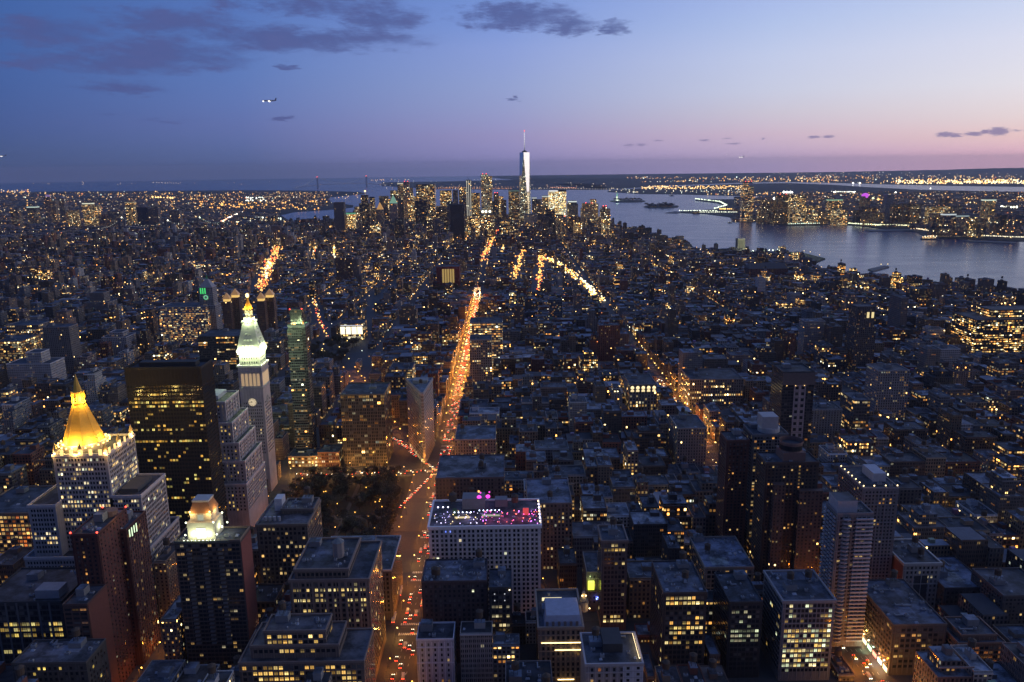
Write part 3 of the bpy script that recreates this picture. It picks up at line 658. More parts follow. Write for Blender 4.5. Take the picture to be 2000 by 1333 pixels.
for (tx, ty) in ((-345.3, 567.7), (-307.7, 567.7), (-345.3, 610.3), (-307.7, 610.3), (-326.5, 567.5), (-307.5, 589)):
    mb = MB(); mb.cyl(tx, ty, 1.7, 1.7, 140, 144.5, 8, c=(.45, .41, .36)); mb.cyl(tx, ty, 2.0, .05, 144.5, 150, 8, c=(.6, .42, .16)); b.part(mb, 'turret', M['masonry'])
    lamp_light(b.root, (tx + (1.5 if tx > -326 else -1.5) * 1.9 - b.loc.x, ty - 3.2 - b.loc.y, 142 - b.loc.z), (1, .58, .16), 3200, .4, 'floodlight')
    mb = MB(); mb.ball(tx + .4, ty - 2.2, 142.2, .8, c=(1, .62, .2), p=(7, 0, 0), n=6, m=4); b.part(mb, 'floodlight', M['glow'])
for i in range(5):
    xx = -341 + i * 7.3; mb = MB(); mb.box(xx, 565.6, xx + 2.6, 566, 140.4, 145.2, c=(1, .62, .2), p=(1.6, 0, 0), top=0); b.part(mb, 'lit_niche', M['glow'])
for i in range(5):
    yy = 569.5 + i * 8.2; mb = MB(); mb.box(-306.1, yy, -305.6, yy + 2.4, 140.4, 145.2, c=(1, .62, .2), p=(1.5, 0, 0), top=0); b.part(mb, 'lit_niche', M['glow'])
mb = MB(); mb.box(-304, 575, -290, 600, 106, 109, c=(.1, .1, .1), top=0); b.part(mb, 'plant_room', M['masonry'])
b.flush(); reg(b, 165, 950, 'gold pyramid tower', (-375, 550, -280, 624))

# stepped limestone block
b = Bld('stepped_office_building', 'pale stepped limestone office building in front of the clock tower', 'office building', -290, 745)
XR = lambda px, py: atY(px, py, 770)[0]
T = [(-345, 716, XR(522, 1000), 776, 2.2, 52), (-342, 720, XR(516, 950), 774, 52, 74), (-338, 722, XR(502, 900), 773, 74, 92), (-334, 724, XR(487, 845), 772, 92, 112), (-326, 730, XR(468, 785), 770, 112, 131)]
rect_parts(b, T, (.58, .53, .52), roofc=ROOFB, parapet=1.5, cornice=.15)
r = random.Random(13)
for i, t in enumerate(T): b.facade_windows(t, 3.6, 3.7, 1.4, 2.0, r, (.25 if i < 2 else .4), None, 25, 'N', False, [(1, .60, .13), (1, .68, .2)], .6); b.facade_windows(t, 3.6, 3.7, 1.4, 2.0, r, .08, None, 25, 'E')
mb = MB()
for t in T[1:]:
    for k in range(7):
        x = t[0] + (t[2] - t[0]) * (k + .5) / 7; mb.box(x - .9, t[1] - .5, x + .9, t[1], t[4] - 14 if t[4] > 60 else 30, t[5], c=(.42, .39, .38), top=0)
    for k in range(5):
        y = t[1] + (t[3] - t[1]) * (k + .5) / 5; mb.box(t[2], y - .8, t[2] + .5, y + .8, t[4], t[5], c=(.42, .39, .38), top=0)
b.part(mb, 'piers', M['masonry'])
mb = MB(); mb.box(-318, 742, -285, 766, 131, 135, c=(.5, .5, .52), top=0); b.part(mb, 'plant_room', M['masonry'])
b.flush(); reg(b, 450, 900, 'stepped limestone block', (-348, 712, -248, 780))

# clock tower with floodlit top
CX, CY = atY(490, 750, 815)[0], 827.5
b = Bld('clock_tower', 'slender marble clock tower with a glowing greenish white top and gilded lantern', 'tower', CX, CY)
h = 12.4
T = [(CX - h, CY - h, CX + h, CY + h, 2.2, 146), (CX - h + 1.6, CY - h + 1.6, CX + h - 1.6, CY + h - 1.6, 146, 160)]
rect_parts(b, T, (.62, .58, .55), roofc=(.4, .4, .38), parapet=1.2, cornice=.9)
r = random.Random(21)
b.facade_windows((T[0][0], T[0][1], T[0][2], T[0][3], 2, 108), 2.25, 3.75, 1.0, 1.9, r, .09, None, 45, 'NE', False, WARM[1:5], .5, 2.4)
b.facade_windows((T[1][0], T[1][1], T[1][2], T[1][3], 146, 158), 2.6, 4.6, 1.1, 2.2, r, .0, None, 45, 'NE', False, None, .5, 2)
def arch_panel(mb, x, y, z0, w, hgt, ax, c, p, off=.15, mi=0):
    n = 8; P = [(-w / 2, 0), (w / 2, 0)] + [(w / 2 * cos(pi * i / n), hgt - w / 2 + w / 2 * sin(pi * i / n)) for i in range(n + 1)]
    if ax == 'N': mb.face([(x + a, y - off, z0 + q) for a, q in P], mi, c, p)
    else: mb.face([(x + off, y + a, z0 + q) for a, q in P], mi, c, p)
for i in range(5):
    u = -8.4 + i * 4.2
    for ax in 'NE':
        mb = MB(); arch_panel(mb, CX + (u if ax == 'N' else h), CY + (-h if ax == 'N' else u), 124, 3.2, 14, ax, (1, .66, .34), (.38 if ax == 'N' else .55, 0, 0), .12); b.part(mb, 'lit_arch', M['glow'])
mb = MB(); mb.box(CX - h - .5, CY - h - .5, CX + h + .5, CY + h + .5, 120.6, 122.4, c=(.45, .42, .40), top=0, bottom=True); mb.box(CX - h - .5, CY - h - .5, CX + h + .5, CY + h + .5, 139.4, 140.6, c=(.45, .42, .4), top=0, bottom=True); b.part(mb, 'balcony_band', M['masonry'])
for ax in 'NE':
    mb = MB(); n = 28; q = [(4.3 * cos(2 * pi * i / n), 4.3 * sin(2 * pi * i / n)) for i in range(n)]
    q2 = [(4.9 * cos(2 * pi * i / n), 4.9 * sin(2 * pi * i / n)) for i in range(n)]
    f3 = (lambda a, z, o: (CX + a, CY - h - o, 106 + z)) if ax == 'N' else (lambda a, z, o: (CX + h + o, CY + a, 106 + z))
    mb.face([f3(a, z, .18) for a, z in q2], 0, (.34, .31, .29))
    ring = b.part(mb, 'clock_surround', M['masonry'])
    mb = MB(); mb.face([f3(a, z, .3) for a, z in q], 0, (1, .80, .50) if ax == 'N' else (.5, .5, .55), (.62 if ax == 'N' else .12, 0, 0)); fc = b.part(mb, 'clock_face', M['glow'], ring)
    mb = MB()
    for k in range(12):
        a = 2 * pi * k / 12; mb.face([f3(cos(a) * 3.0 - sin(a) * .28, sin(a) * 3.0 + cos(a) * .28, .4), f3(cos(a) * 3.9 - sin(a) * .28, sin(a) * 3.9 + cos(a) * .28, .4), f3(cos(a) * 3.9 + sin(a) * .28, sin(a) * 3.9 - cos(a) * .28, .4), f3(cos(a) * 3.0 + sin(a) * .28, sin(a) * 3.0 - cos(a) * .28, .4)], 0, (.02, .02, .02))
    for ang, L, w in ((pi * .80, 2.2, .35), (pi * 1.03, 3.3, .25)):
        c_, s_ = cos(ang), sin(ang); mb.face([f3(-s_ * w, c_ * w, .45), f3(c_ * L - s_ * w * .5, s_ * L + c_ * w * .5, .45), f3(c_ * L + s_ * w * .5, s_ * L - c_ * w * .5, .45), f3(s_ * w, -c_ * w, .45)], 0, (.02, .02, .02))
    b.part(mb, 'clock_hands', M['metal'], ring)
sq = lambda q: [(CX - q, CY - q), (CX + q, CY - q), (CX + q, CY + q), (CX - q, CY + q)]
mb = MB(); mb.frustum(sq(12.6), sq(5.6), 161.5, 192.5, c=(.5, .5, .47)); b.part(mb, 'pyramid_roof', M['marble'])
dm = MB()
for k, z in ((4, 167), (3, 173), (2, 179), (1, 185)):
    q = 12.6 + (5.6 - 12.6) * (z - 161.5) / 31
    for i in range(k):
        u = (i - (k - 1) / 2) * 3.3
        for ax in (0, 1):
            xx, yy = (CX + u, CY - q) if ax == 0 else (CX + q, CY + u)
            dm = MB(); dm.box(xx - .8 if ax == 0 else xx - 1.2, yy - .2 if ax == 0 else yy - .8, xx + .8 if ax == 0 else xx + .2, yy + 1.2 if ax == 0 else yy + .8, z, z + 2, c=(.46, .46, .43), top=0); b.part(dm, 'dormer', M['masonry'])
mb = MB(); mb.box(CX - 6.6, CY - 6.6, CX + 6.6, CY + 6.6, 192.5, 194, c=(.5, .5, .47), top=0, bottom=True)
mb.box(CX - 4.6, CY - 4.6, CX + 4.6, CY + 4.6, 194, 197.5, c=(.5, .5, .47), top=0); b.part(mb, 'gallery', M['marble'])
mb = MB()
for i in range(8):
    a = 2 * pi * i / 8 + pi / 8; mb.bar((CX + 3.5 * cos(a), CY + 3.5 * sin(a), 197.5), (CX + 3.5 * cos(a), CY + 3.5 * sin(a), 206), .5, n=6)
mb.cyl(CX, CY, 2.2, 2.2, 197.5, 206, 8); b.part(mb, 'lantern', M['marble'])
mb = MB(); mb.cyl(CX, CY, 4.9, 4.7, 206, 207, 8); mb.cyl(CX, CY, 4.4, 1.4, 207, 215, 8); mb.cyl(CX, CY, 1.3, 1.1, 215, 218.5, 8); b.part(mb, 'cupola_roof', M['gold'])
mb = MB(); mb.ball(CX, CY, 220.6, 1.9, c=(1, .62, .22), p=(4.5, 0, 0), sz=1.3); b.part(mb, 'beacon_light', M['glow'])
for i in range(4):
    a = pi / 2 * i; GW = (.80, 1, .50)
    for q in (-9, -3, 3, 9):
        lamp_light(b.root, (CX + 14.0 * cos(a) + q * sin(a) - b.loc.x, CY + 14.0 * sin(a) - q * cos(a) - b.loc.y, 161.6 - b.loc.z), GW, 13000, .8, 'floodlight')
    lamp_light(b.root, (CX + 8.6 * cos(a) - b.loc.x, CY + 8.6 * sin(a) - b.loc.y, 195 - b.loc.z), GW, 9000, .4, 'floodlight')
    lamp_light(b.root, (CX + 6.6 * cos(a + .78) - b.loc.x, CY + 6.6 * sin(a + .78) - b.loc.y, 207.5 - b.loc.z), (1, .62, .12), 4000, .3, 'floodlight')
b.flush(); reg(b, 490, 780, 'clock tower', (CX - h, CY - h, CX + h, CY + h))
T2 = (CX - 34, CY - 40, CX + h, CY - h - .5)

# slim glass apartment tower with green lit crown
s = site(562, 601, 640, 905, 17); x0, y0, x1, y1, z = s
b = Bld('slim_glass_tower', 'slim dark glass apartment tower with projecting pods and a dim green lit crown', 'apartment tower', (x0 + x1) / 2, (y0 + y1) / 2)
z = 186
rect_parts(b, [(x0, y0, x1 - 3, y1, 2.2, 172), (x0 + 3, y0 + 3, x1 - 7, y1 - 2, 172, z + 4)], (.10, .11, .12), (.04, .2, .37), (.9, .72, .6), ROOFD, bay=2.6, fl=3.4, parapet=.9)
for k in range(12):
    mb = MB(); zz = 14 + k * 13.0; mb.box(x0 - .8, y0 - 1.3, x1 - 7, y0, zz, zz + 10.2, c=(.17, .20, .20), p=(.05, .2, .11 + k * .01), d=(.9, .55, .5), bay=2.6, fl=3.4, top=0, bottom=True); b.part(mb, 'projecting_pod', M['facade'])
mb = MB(); mb.box(x0 - .5, y0 - .5, x1 - 2.5, y1 + .5, 170, 172.6, c=(.3, .34, .32), top=0, bottom=True); b.part(mb, 'crown_band', M['masonry'])
for q in (-1, 1):
    for xx in (x0 + 2, (x0 + x1) / 2, x1 - 5): lamp_light(b.root, (xx - b.loc.x, (y0 + 1 if q < 0 else y1 - 1) - b.loc.y, 174.5 - b.loc.z), (.4, 1, .35), 300, .3)
    lamp_light(b.root, ((x0 + x1) / 2 + q * 8 - 3 - b.loc.x, y0 - 3 - b.loc.y, 168.5 - b.loc.z), (.45, 1, .45), 130, .3)
beacon(b, x0 + 3, y0 + 3, z + 5); beacon(b, x1 - 7, y0 + 5, z + 5)
reg(b, 580, 750, 'slim green topped tower', s)

# wedge shaped tower at the fork of the avenue
b = Bld('wedge_building', 'wedge shaped limestone tower standing in the fork of two lit avenues', 'office building', -100, 920)
x0w, _ = atY(800, 745, 935)
W0 = [(-103.5, 893), (-100.5, 893), (-95.5, 960), (-129, 960)]
q = MB(); c = (.46, .42, .41); L2 = []
def shrink(P, k): cx_ = sum(a for a, _ in P) / len(P); cy_ = sum(a for _, a in P) / len(P); return [(cx_ + (a - cx_) * k, cy_ + (bb - cy_) * k) for a, bb in P]
pp = (.05, .1, .53); dd = (.46, .56, .5)
q.prism(W0, 2.2, 88, 3.0, 4.1, 0, c, pp, dd); b.part(q, 'wall', M['facade'])
q = MB(); q.prism(shrink(W0, 1.035), 88, 91, mi=0, c=(.38, .36, .36), top=0, bottom=True); q.prism(shrink(W0, 1.015), 78.5, 79.4, c=(.36, .34, .34), top=0, bottom=True); q.prism(shrink(W0, 1.015), 18, 19.2, c=(.36, .34, .34), top=0, bottom=True); b.part(q, 'cornice', M['masonry'])
q = MB(); q.face([(a, bb, 91.05) for a, bb in shrink(W0, .98)], 0, ROOFL); b.part(q, 'roof', M['roofing'])
q = MB(); P2 = shrink(W0, .98)
for i in range(4):
    a, bb = P2[i], P2[(i + 1) % 4]; q.bar((a[0], a[1], 91.6), (bb[0], bb[1], 91.6), .5, c=(.4, .38, .38))
b.part(q, 'parapet', M['masonry'])
q = MB(); q.box(-118, 935, -100, 950, 91.05, 95, c=(.3, .3, .31), top=0); b.part(q, 'stair_bulkhead', M['masonry']); b.tank(-107, 927, 91, .9)
for i in range(7):
    q = MB(); f = (i + .6) / 7.4; xa = -103.5 + (-129 + 103.5) * f * .95; ya = 893 + 67 * f * .95
    q.box(xa - .9, ya, xa - .5, ya + 6, 3, 7, c=(1, .72, .32), p=(.5 if i % 3 else 1.4, 0, 0), top=0); b.part(q, 'shop_window', M['glow'])
reg(b, 830, 820, 'wedge shaped tower', (-131, 890, -94, 962))

# pale office block with the rooftop bar
s = site(838, 1056, 1030, 551, 48); x0, y0, x1, y1, z = s; x0 = -62; z = round(z, 1)
b = Bld('rooftop_bar_building', 'wide pale gridded office block with a purple and pink lit bar on its roof', 'office building', (x0 + x1) / 2, (y0 + y1) / 2)
T = (x0, y0, x1, y1, 2.2, z); r = random.Random(31)
rect_parts(b, [T], (.84, .79, .78), roofc=(.16, .13, .16), parapet=1.3, cornice=.9)
b.facade_windows(T, (x1 - x0 - 2.5) / 12, 3.72, 1.75, 2.25, r, .045, {5: .12, 6: .06, 15: .05}, 8, 'NW', True, WARM[1:6], .9, 1.3)
mb = MB()
for i in range(13):
    xx = x0 + 1.3 + (x1 - x0 - 2.6) * i / 12; mb.box(xx - .55, y0 - .28, xx + .55, y0, 8, z - 5.4, c=(.74, .70, .70), top=0)
b.part(mb, 'piers', M['masonry'])
mb = MB(); mb.box(x0 - .5, y0 - .5, x1 + .5, y0, z - 5.4, z - 4.6, c=(.62, .58, .59), top=0, bottom=True); b.part(mb, 'string_course', M['masonry'])
mb = MB(); mb.box(x0 + 24, y0 + 32, x0 + 42, y1 - 3, z, z + 9, c=(.2, .2, .22), top=0); mb.box(x0 + 50, y0 + 36, x0 + 60, y1 - 4, z, z + 6, c=(.2, .2, .22), top=0); b.part(mb, 'stair_bulkhead', M['masonry']); b.tank(x0 + 16, y0 + 40, z + .1, 1.3); b.tank(x0 + 66, y0 + 36, z + .1, 1.2)
def bulb(x, y, zz, rad, col, st, nm='bar_light'):
    q = MB(); q.ball(x, y, zz, rad * 1.5, c=col, p=(st * 1.5, 0, 0), n=6, m=4); return b.part(q, nm, M['glow'])
def mast(x, y, h_):
    q = MB(); q.bar((x, y, z), (x, y, z + h_), .08, c=(.2, .2, .2)); b.part(q, 'lamp_post', M['masonry'])
for i in range(3): mast(x0 + 5 + i * 4, y0 + 28, 4); bulb(x0 + 5 + i * 4, y0 + 28, z + 4, .42, (.75, .72, 1), 3)
for i in range(5): mast(x0 + 18.6 + i * 3.2, y0 + 19, 3.6); bulb(x0 + 18.6 + i * 3.2, y0 + 19, z + 3.6, .36, (.72, .78, 1), 3)
for i in range(6): mast(x0 + 38 + i * 3.1, y0 + 22, 3.6); bulb(x0 + 38 + i * 3.1, y0 + 22, z + 3.6, .36, (.62, .74, 1), 3)
for i in range(7): bulb(x1 - .2, y0 + 4 + i * 6.2, z + 2.4, .42, (.85, .78, 1) if i % 3 else (1, .75, .4), 3)
for (u, v) in ((37.5, 34), (44.5, 35)):
    q = MB(); q.ball(x0 + u, y0 + v, z + 9.5, 1.9, c=(1, .06, .72), p=(1.5, 0, 0), sz=.8); q.bar((x0 + u, y0 + v, z), (x0 + u, y0 + v, z + 8), .2); b.part(q, 'magenta_lantern', M['glow'])
    q = MB(); q.ball(x0 + u + 1.2, y0 + v, z + 13.2, .7, c=(1, .06, .72), p=(1.4, 0, 0)); b.part(q, 'magenta_lantern', M['glow'])
for (u, v, w_, c_, st) in ((19, 15, 12, (1, .80, .42), .75), (40, 18, 14, (.78, 1, .6), .4)):
    q = MB(); q.box(x0 + u, y0 + v, x0 + u + w_, y0 + v + .3, z + .4, z + 1.9, c=c_, p=(st, 0, 0), top=0); b.part(q, 'lit_bar_counter', M['glow'])
q = MB(); q.box(x1 - 13, y0 + 20, x1 - 8.5, y0 + 21, z, z + 6, c=(1, .07, .05), p=(.55, 0, 0), top=0); b.part(q, 'red_lit_wall', M['glow'])
q = MB(); q.box(x0 + 17, y0 + 20, x0 + 20, y0 + 24, z, z + 5, c=(.07, .12, .04), top=0); b.part(q, 'hedge', M['masonry'])
for i in range(140):
    u, v = r.uniform(1.5, x1 - x0 - 2), r.uniform(1.5, 26); q = MB()
    if i < 26:
        q.cyl(x0 + u, y0 + v, .8, .8, z + .7, z + .76, 8, c=(.4, .38, .42)); q.bar((x0 + u, y0 + v, z), (x0 + u, y0 + v, z + .7), .07); b.part(q, 'bar_table', M['masonry'])
    elif i < 40:
        q.cyl(x0 + u, y0 + v, 1.5, .08, z + 2.3, z + 2.9, 8, c=(.42, .40, .46)); q.bar((x0 + u, y0 + v, z), (x0 + u, y0 + v, z + 2.4), .06); b.part(q, 'parasol', M['masonry'])
    else:
        f = u / (x1 - x0); bulb(x0 + u, y0 + v, z + r.uniform(.9, 2.6), r.uniform(.16, .30), r.choice([(1, .1, .5), (1, .15, .12), (.7, .2, 1)]) if f > .45 else r.choice([(.6, .5, 1), (.8, .75, 1), (1, .7, .3)]), r.uniform(1.2, 3), 'bar_light')
for (u, v, c_, en) in ((14, 14, (.55, .45, 1), 160), (30, 12, (.6, .45, 1), 160), (46, 12, (1, .15, .6), 420), (58, 12, (1, .12, .35), 420), (70, 14, (1, .1, .12), 420), (26, 20, (1, .8, .5), 120), (68, 26, (1, .12, .1), 300)):
    lamp_light(b.root, (x0 + u - b.loc.x, y0 + v - b.loc.y, z + 3 - b.loc.z), c_, en, .4)
for u, c_ in ((12.5, (.15, .25, 1)), (16, (.2, .3, 1))): q = MB(); q.box(x0 + u, y0 - .2, x0 + u + 1, y0 - .12, z - 4, z - 2.4, c=c_, p=(1.2, 0, 0), top=0); b.part(q, 'blue_lit_window', M['glow'])
b.flush(); reg(b, 950, 1100, 'pale rooftop bar block', (x0, y0, x1, y1))

# --- remaining foreground buildings, left of the avenue
b = hero('apartment_block', 'brick gridded apartment block with a glowing stone and copper crown', 'apartment building', 'crowned brick block', site(340, 469, 1058, 478, 20), (.115, .09, .08), 2.6, 3.0, 2.15, 1.75, .10, seed=41, clutter=(2, 0), pal=WARM[1:5], amp=.35, zlo=12, trim=(.2, .15, .12), edge=.8, sides='N')
x0, y0, x1, y1, z = b.tiers[0][0], b.tiers[0][1], b.tiers[0][2], b.tiers[0][3], b.tiers[0][5]
mb = MB(); mb.box(x1 - 7, y0 + .2, x1 + .35, y1, 2.2, z - 1.5, c=(.24, .075, .06), top=0); b.part(mb, 'brick_side_wall', M['masonry'], label='red brick blank side wall')
cx, cyy = atY(400, 1000, 490)[0], 489
mb = MB(); mb.box(cx - 9, cyy - 8, cx + 9, cyy + 8, z, z + 12, c=(.5, .46, .40), top=0); mb.box(cx - 7, cyy - 6.5, cx + 7, cyy + 6.5, z + 12, z + 18, c=(.5, .46, .4), top=0); b.part(mb, 'crown', M['masonry'])
mb = MB(); q1 = [(cx - 7.4, cyy - 7), (cx + 7.4, cyy - 7), (cx + 7.4, cyy + 7), (cx - 7.4, cyy + 7)]; q2 = [(cx - 5, cyy - 4.5), (cx + 5, cyy - 4.5), (cx + 5, cyy + 4.5), (cx - 5, cyy + 4.5)]
mb.frustum(q1, q2, z + 18, z + 25, c=(.42, .20, .09)); b.part(mb, 'mansard_roof', M['masonry'])
mb = MB(); mb.box(cx - 5.4, cyy - 5, cx + 5.4, cyy + 5, z + 25, z + 26.4, c=(.5, .48, .46), top=0, bottom=True); b.part(mb, 'roof_cap', M['masonry'])
mb = MB(); mb.box(cx - 2.8, cyy - 8.4, cx + 2.8, cyy - 8, z + 1, z + 8.2, c=(.92, 1, .72), p=(2.4, 0, 0), top=0); b.part(mb, 'lit_doorway', M['glow'])
mb = MB(); mb.box(cx - 2, cyy - 6.7, cx + 2, cyy - 6.4, z + 12.8, z + 17, c=(.85, 1, .8), p=(.25, 0, 0), top=0); b.part(mb, 'lit_window', M['glow'])
for (u, v, zz) in ((-9, -9, 12.6), (9, -9, 12.6), (9.5, 6, 12.6), (-10, -9.5, 4), (10.5, -9, 4), (11, 0, 5), (12, 7, 5), (-6.5, -7.2, 19.3), (6.5, -7.2, 19.3)):
    mb = MB(); mb.ball(cx + u, cyy + v, z + zz, .6, c=(.9, 1, .7) if zz < 13 else (1, .7, .25), p=(4, 0, 0), n=6, m=4); b.part(mb, 'floodlight', M['glow'])
for i in range(9):
    mb = MB(); mb.ball(cx - 10 + i * 2.5, cyy - 12.5, z + 1.6, .34, c=(.85, 1, .7), p=(3.5, 0, 0), n=6, m=4); b.part(mb, 'terrace_lamp', M['glow'])
for (u, v, zz, c_, en) in ((-5, -10.5, 4, (.92, 1, .55), 2000), (5, -10.5, 4, (.92, 1, .55), 2000), (0, -13, 6, (.92, 1, .55), 1500), (11, 0, 6, (.92, 1, .55), 1500), (-6, -9, 17.8, (1, .66, .22), 1500), (6, -9, 17.8, (1, .66, .22), 1500), (9.5, 0, 17.8, (1, .66, .22), 1500)):
    lamp_light(b.root, (cx + u - b.loc.x, cyy + v - b.loc.y, z + zz - b.loc.z), c_, en, .4, 'floodlight')
mb = MB(); mb.box(x0, y0 - 1.1, x1 - 7, y0, z - .6, z + .9, c=(.12, .13, .12), top=0)
for i in range(14): mb.bar((x0 + 1 + i * 2.3, y0 - .6, z), (x0 + 1 + i * 2.3, y0 - .6, z + 2.2), .1, c=(.2, .2, .2))
b.part(mb, 'railing', M['masonry'])
for i in range(3):
    mb = MB(); xa = x0 + (x1 - 8 - x0) * (i + .9) / 3.4
    for k in range(24): mb = MB(); mb.box(xa - 1.6, y0 - 1.5, xa + 1.6, y0, z - 6 - k * 3.0, z - 4.9 - k * 3.0, c=(.16, .15, .15), top=0, bottom=True); b.part(mb, 'balcony', M['masonry'])

b = hero('brick_slab', 'tall dark red brick slab with red beacons at its roof corners', 'apartment tower', 'red beacon brick slab', site(138, 190, 1046, 478, 40), (.115, .045, .04), 3.4, 3.1, 1.1, 1.5, .03, seed=43, clutter=(4, 0), zlo=15, pal=WARM[:3], amp=.6, roofc=(.14, .14, .16), cols={1: .5}, sides='N')
x0, y0, x1, y1, z = b.tiers[0][0], b.tiers[0][1], b.tiers[0][2], b.tiers[0][3], b.tiers[0][5]
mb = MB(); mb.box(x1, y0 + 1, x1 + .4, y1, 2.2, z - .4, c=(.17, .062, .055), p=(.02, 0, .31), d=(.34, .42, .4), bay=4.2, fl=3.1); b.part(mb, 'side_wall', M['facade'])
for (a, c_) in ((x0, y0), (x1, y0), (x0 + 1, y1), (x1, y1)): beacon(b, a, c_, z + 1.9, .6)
mb = MB(); mb.cyl(x1 - 6, y1 - 9, 4.5, 4.5, z, z + 4, 14, c=(.2, .12, .11)); b.part(mb, 'round_plant_room', M['masonry'])
lamp_light(b.root, (x1 + 5 - b.loc.x, y0 + 22 - b.loc.y, z + 3 - b.loc.z), (1, .8, .3), 700, .5)
b = hero('brick_slab', 'dark red brick slab with a white lit top floor at its corner', 'apartment tower', 'white topped brick slab', site(210, 246, 1037, 505, 30), (.10, .042, .038), 3.4, 3.1, 1.1, 1.5, .05, seed=44, clutter=(2, 0), zlo=15, pal=WARM[:3], amp=.7, sides='N')
x0, y0, x1, y1, z = b.tiers[0][0], b.tiers[0][1], b.tiers[0][2], b.tiers[0][3], b.tiers[0][5]
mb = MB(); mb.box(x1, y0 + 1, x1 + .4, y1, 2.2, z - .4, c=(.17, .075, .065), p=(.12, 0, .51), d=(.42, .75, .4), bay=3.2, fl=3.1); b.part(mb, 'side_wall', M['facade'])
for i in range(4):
    mb = MB(); mb.box(x1 + .42, y0 + 3 + i * 3.4, x1 + .5, y0 + 4.3 + i * 3.4, z - 6.5 - i % 2, z - 1, c=(.75, 1, .62), p=(1.4, 0, 0), top=0); b.part(mb, 'lit_window', M['glow'])
b = hero('brick_wing', 'lower red brick wing with banded dark window strips in front of the brick slab', 'apartment building', 'banded brick wing', site(122, 170, 1183, 452, 24), (.10, .06, .055), 4.4, 3.1, 3.8, 1.35, .08, seed=45, clutter=(1, 0), zlo=12, pal=WARM[:2], amp=.25, sides='N', edge=.4)
x0, y0, x1, y1, z = b.tiers[0][0], b.tiers[0][1], b.tiers[0][2], b.tiers[0][3], b.tiers[0][5]
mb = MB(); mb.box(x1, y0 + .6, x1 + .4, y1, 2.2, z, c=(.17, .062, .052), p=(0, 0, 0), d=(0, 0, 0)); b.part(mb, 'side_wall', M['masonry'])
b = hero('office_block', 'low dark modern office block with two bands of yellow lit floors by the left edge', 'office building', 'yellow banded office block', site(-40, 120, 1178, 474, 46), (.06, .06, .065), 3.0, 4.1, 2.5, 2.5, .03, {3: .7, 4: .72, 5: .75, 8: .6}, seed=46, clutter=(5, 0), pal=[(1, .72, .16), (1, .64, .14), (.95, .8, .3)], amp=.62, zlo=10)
x0, y0, x1, y1, z = b.tiers[0][0], b.tiers[0][1], b.tiers[0][2], b.tiers[0][3], b.tiers[0][5]
mb = MB(); mb.box(x1 - 20, y0 + 5, x1 - 4, y0 + 16, z, z + 6, c=(.3, .31, .34), top=0); b.part(mb, 'plant_room', M['masonry'])
mb = MB()
for i in range(7): mb.box(x0 + 2 + i * 7.2, y0 - .35, x0 + 3.2 + i * 7.2, y0, 4, z, c=(.14, .14, .15), top=0)
b.part(mb, 'piers', M['masonry'])
b = hero('low_building', 'low grey rooftop with a square bulkhead at the bottom left corner', 'building', 'bottom left rooftop', (-303, 424, -258, 448, 60), (.10, .09, .085), seed=47, p=.15, clutter=(6, 1), pal=[(1, .7, .16)], roofc=(.15, .15, .17))
b = hero('loft_building', 'brick block of warm lit windows with orange lit bays at the left edge', 'building', 'orange lit brick block', (-470, 640, -395, 700, 60), (.30, .21, .15), 3.6, 3.8, 2.4, 2.3, .72, seed=48, clutter=(4, 1), pal=WARM[:3] + [(1, .25, .05)], amp=.75)
b = hero('stone_tower_block', 'dark stone office block with a white penthouse beside the leafless square', 'office building', 'dark stone park block', site(500, 600, 1026, 556, 44), (.155, .135, .125), 3.4, 3.7, 1.7, 2.1, .13, {1: .3, 4: .4}, tiers=[(14, 20, 0, 4, 89), ], seed=49, clutter=(6, 1), pal=WARM[1:4], amp=.6, roofc=(.15, .155, .18), cornice=.5)
x0, y0, x1, y1, z = b.tiers[0][0], b.tiers[0][1], b.tiers[0][2], b.tiers[0][3], b.tiers[0][5]
mb = MB(); mb.box(x0 + 7, y0 + 26, x0 + 13, y1 - 8, z, z + 10, c=(.62, .62, .66), top=0); b.part(mb, 'penthouse', M['masonry'])
for i in range(4): mb = MB(); mb.cyl(x0 + 5 + i * 3.5, y0 + 8, 1.3, 1.3, z, z + 3.4, 8, c=(.35, .36, .4)); b.part(mb, 'cooling_tower', M['masonry'])
b = hero('flat_roofed_block', 'flat roofed dark office block with a pale parapet ring beside the lit avenue', 'office building', 'pale parapet block', (-152, 558, -93, 616, 45), (.16, .13, .125), 3.3, 3.8, 1.5, 2.1, .06, seed=50, clutter=(8, 1), pal=WARM[:3], roofc=(.15, .155, .18), trim=(.55, .55, .58), cornice=.2)
mb = MB(); mb.box(-140, 580, -112, 606, 45, 51, c=(.28, .27, .27), top=1, topc=ROOFL); b.part(mb, 'penthouse', [M['masonry'], M['roofing']])
s5 = site(600, 738, 1112, 478, 56); z = s5[4]
b = hero('stepped_loft_building', 'stepped brown masonry block with full rows of lit windows and a stone turret', 'office building', 'turreted stepped block', (-148, 478, -95, 532, z - 8), (.235, .175, .145), 2.9, 3.8, 1.9, 2.1, .06, {1: .93, 3: .80, 4: .55, 5: .25, 10: .4, 12: .35}, tiers=[(3, 3, 14, 6, z - 2)], seed=51, clutter=(5, 0), cornice=.6, pal=[(1, .78, .30), (1, .85, .42), (1, .70, .24)], amp=.95)
mb = MB(); mb.cyl(-119, 500, 4, 4, z - 2, z + 9, 8, c=(.32, .28, .27)); mb.cyl(-119, 500, 4.4, .4, z + 9, z + 12, 8, c=(.2, .22, .22)); b.part(mb, 'turret', M['masonry'])
mb = MB()
for i in range(12):
    xx = -147 + i * 4.5; mb.box(xx, 477.6, xx + 1.2, 478, 10, z - 8.5, c=(.26, .2, .17), top=0)
b.part(mb, 'piers', M['masonry'])
s6 = site(496, 660, 1225, 437, 20); z = s6[4]
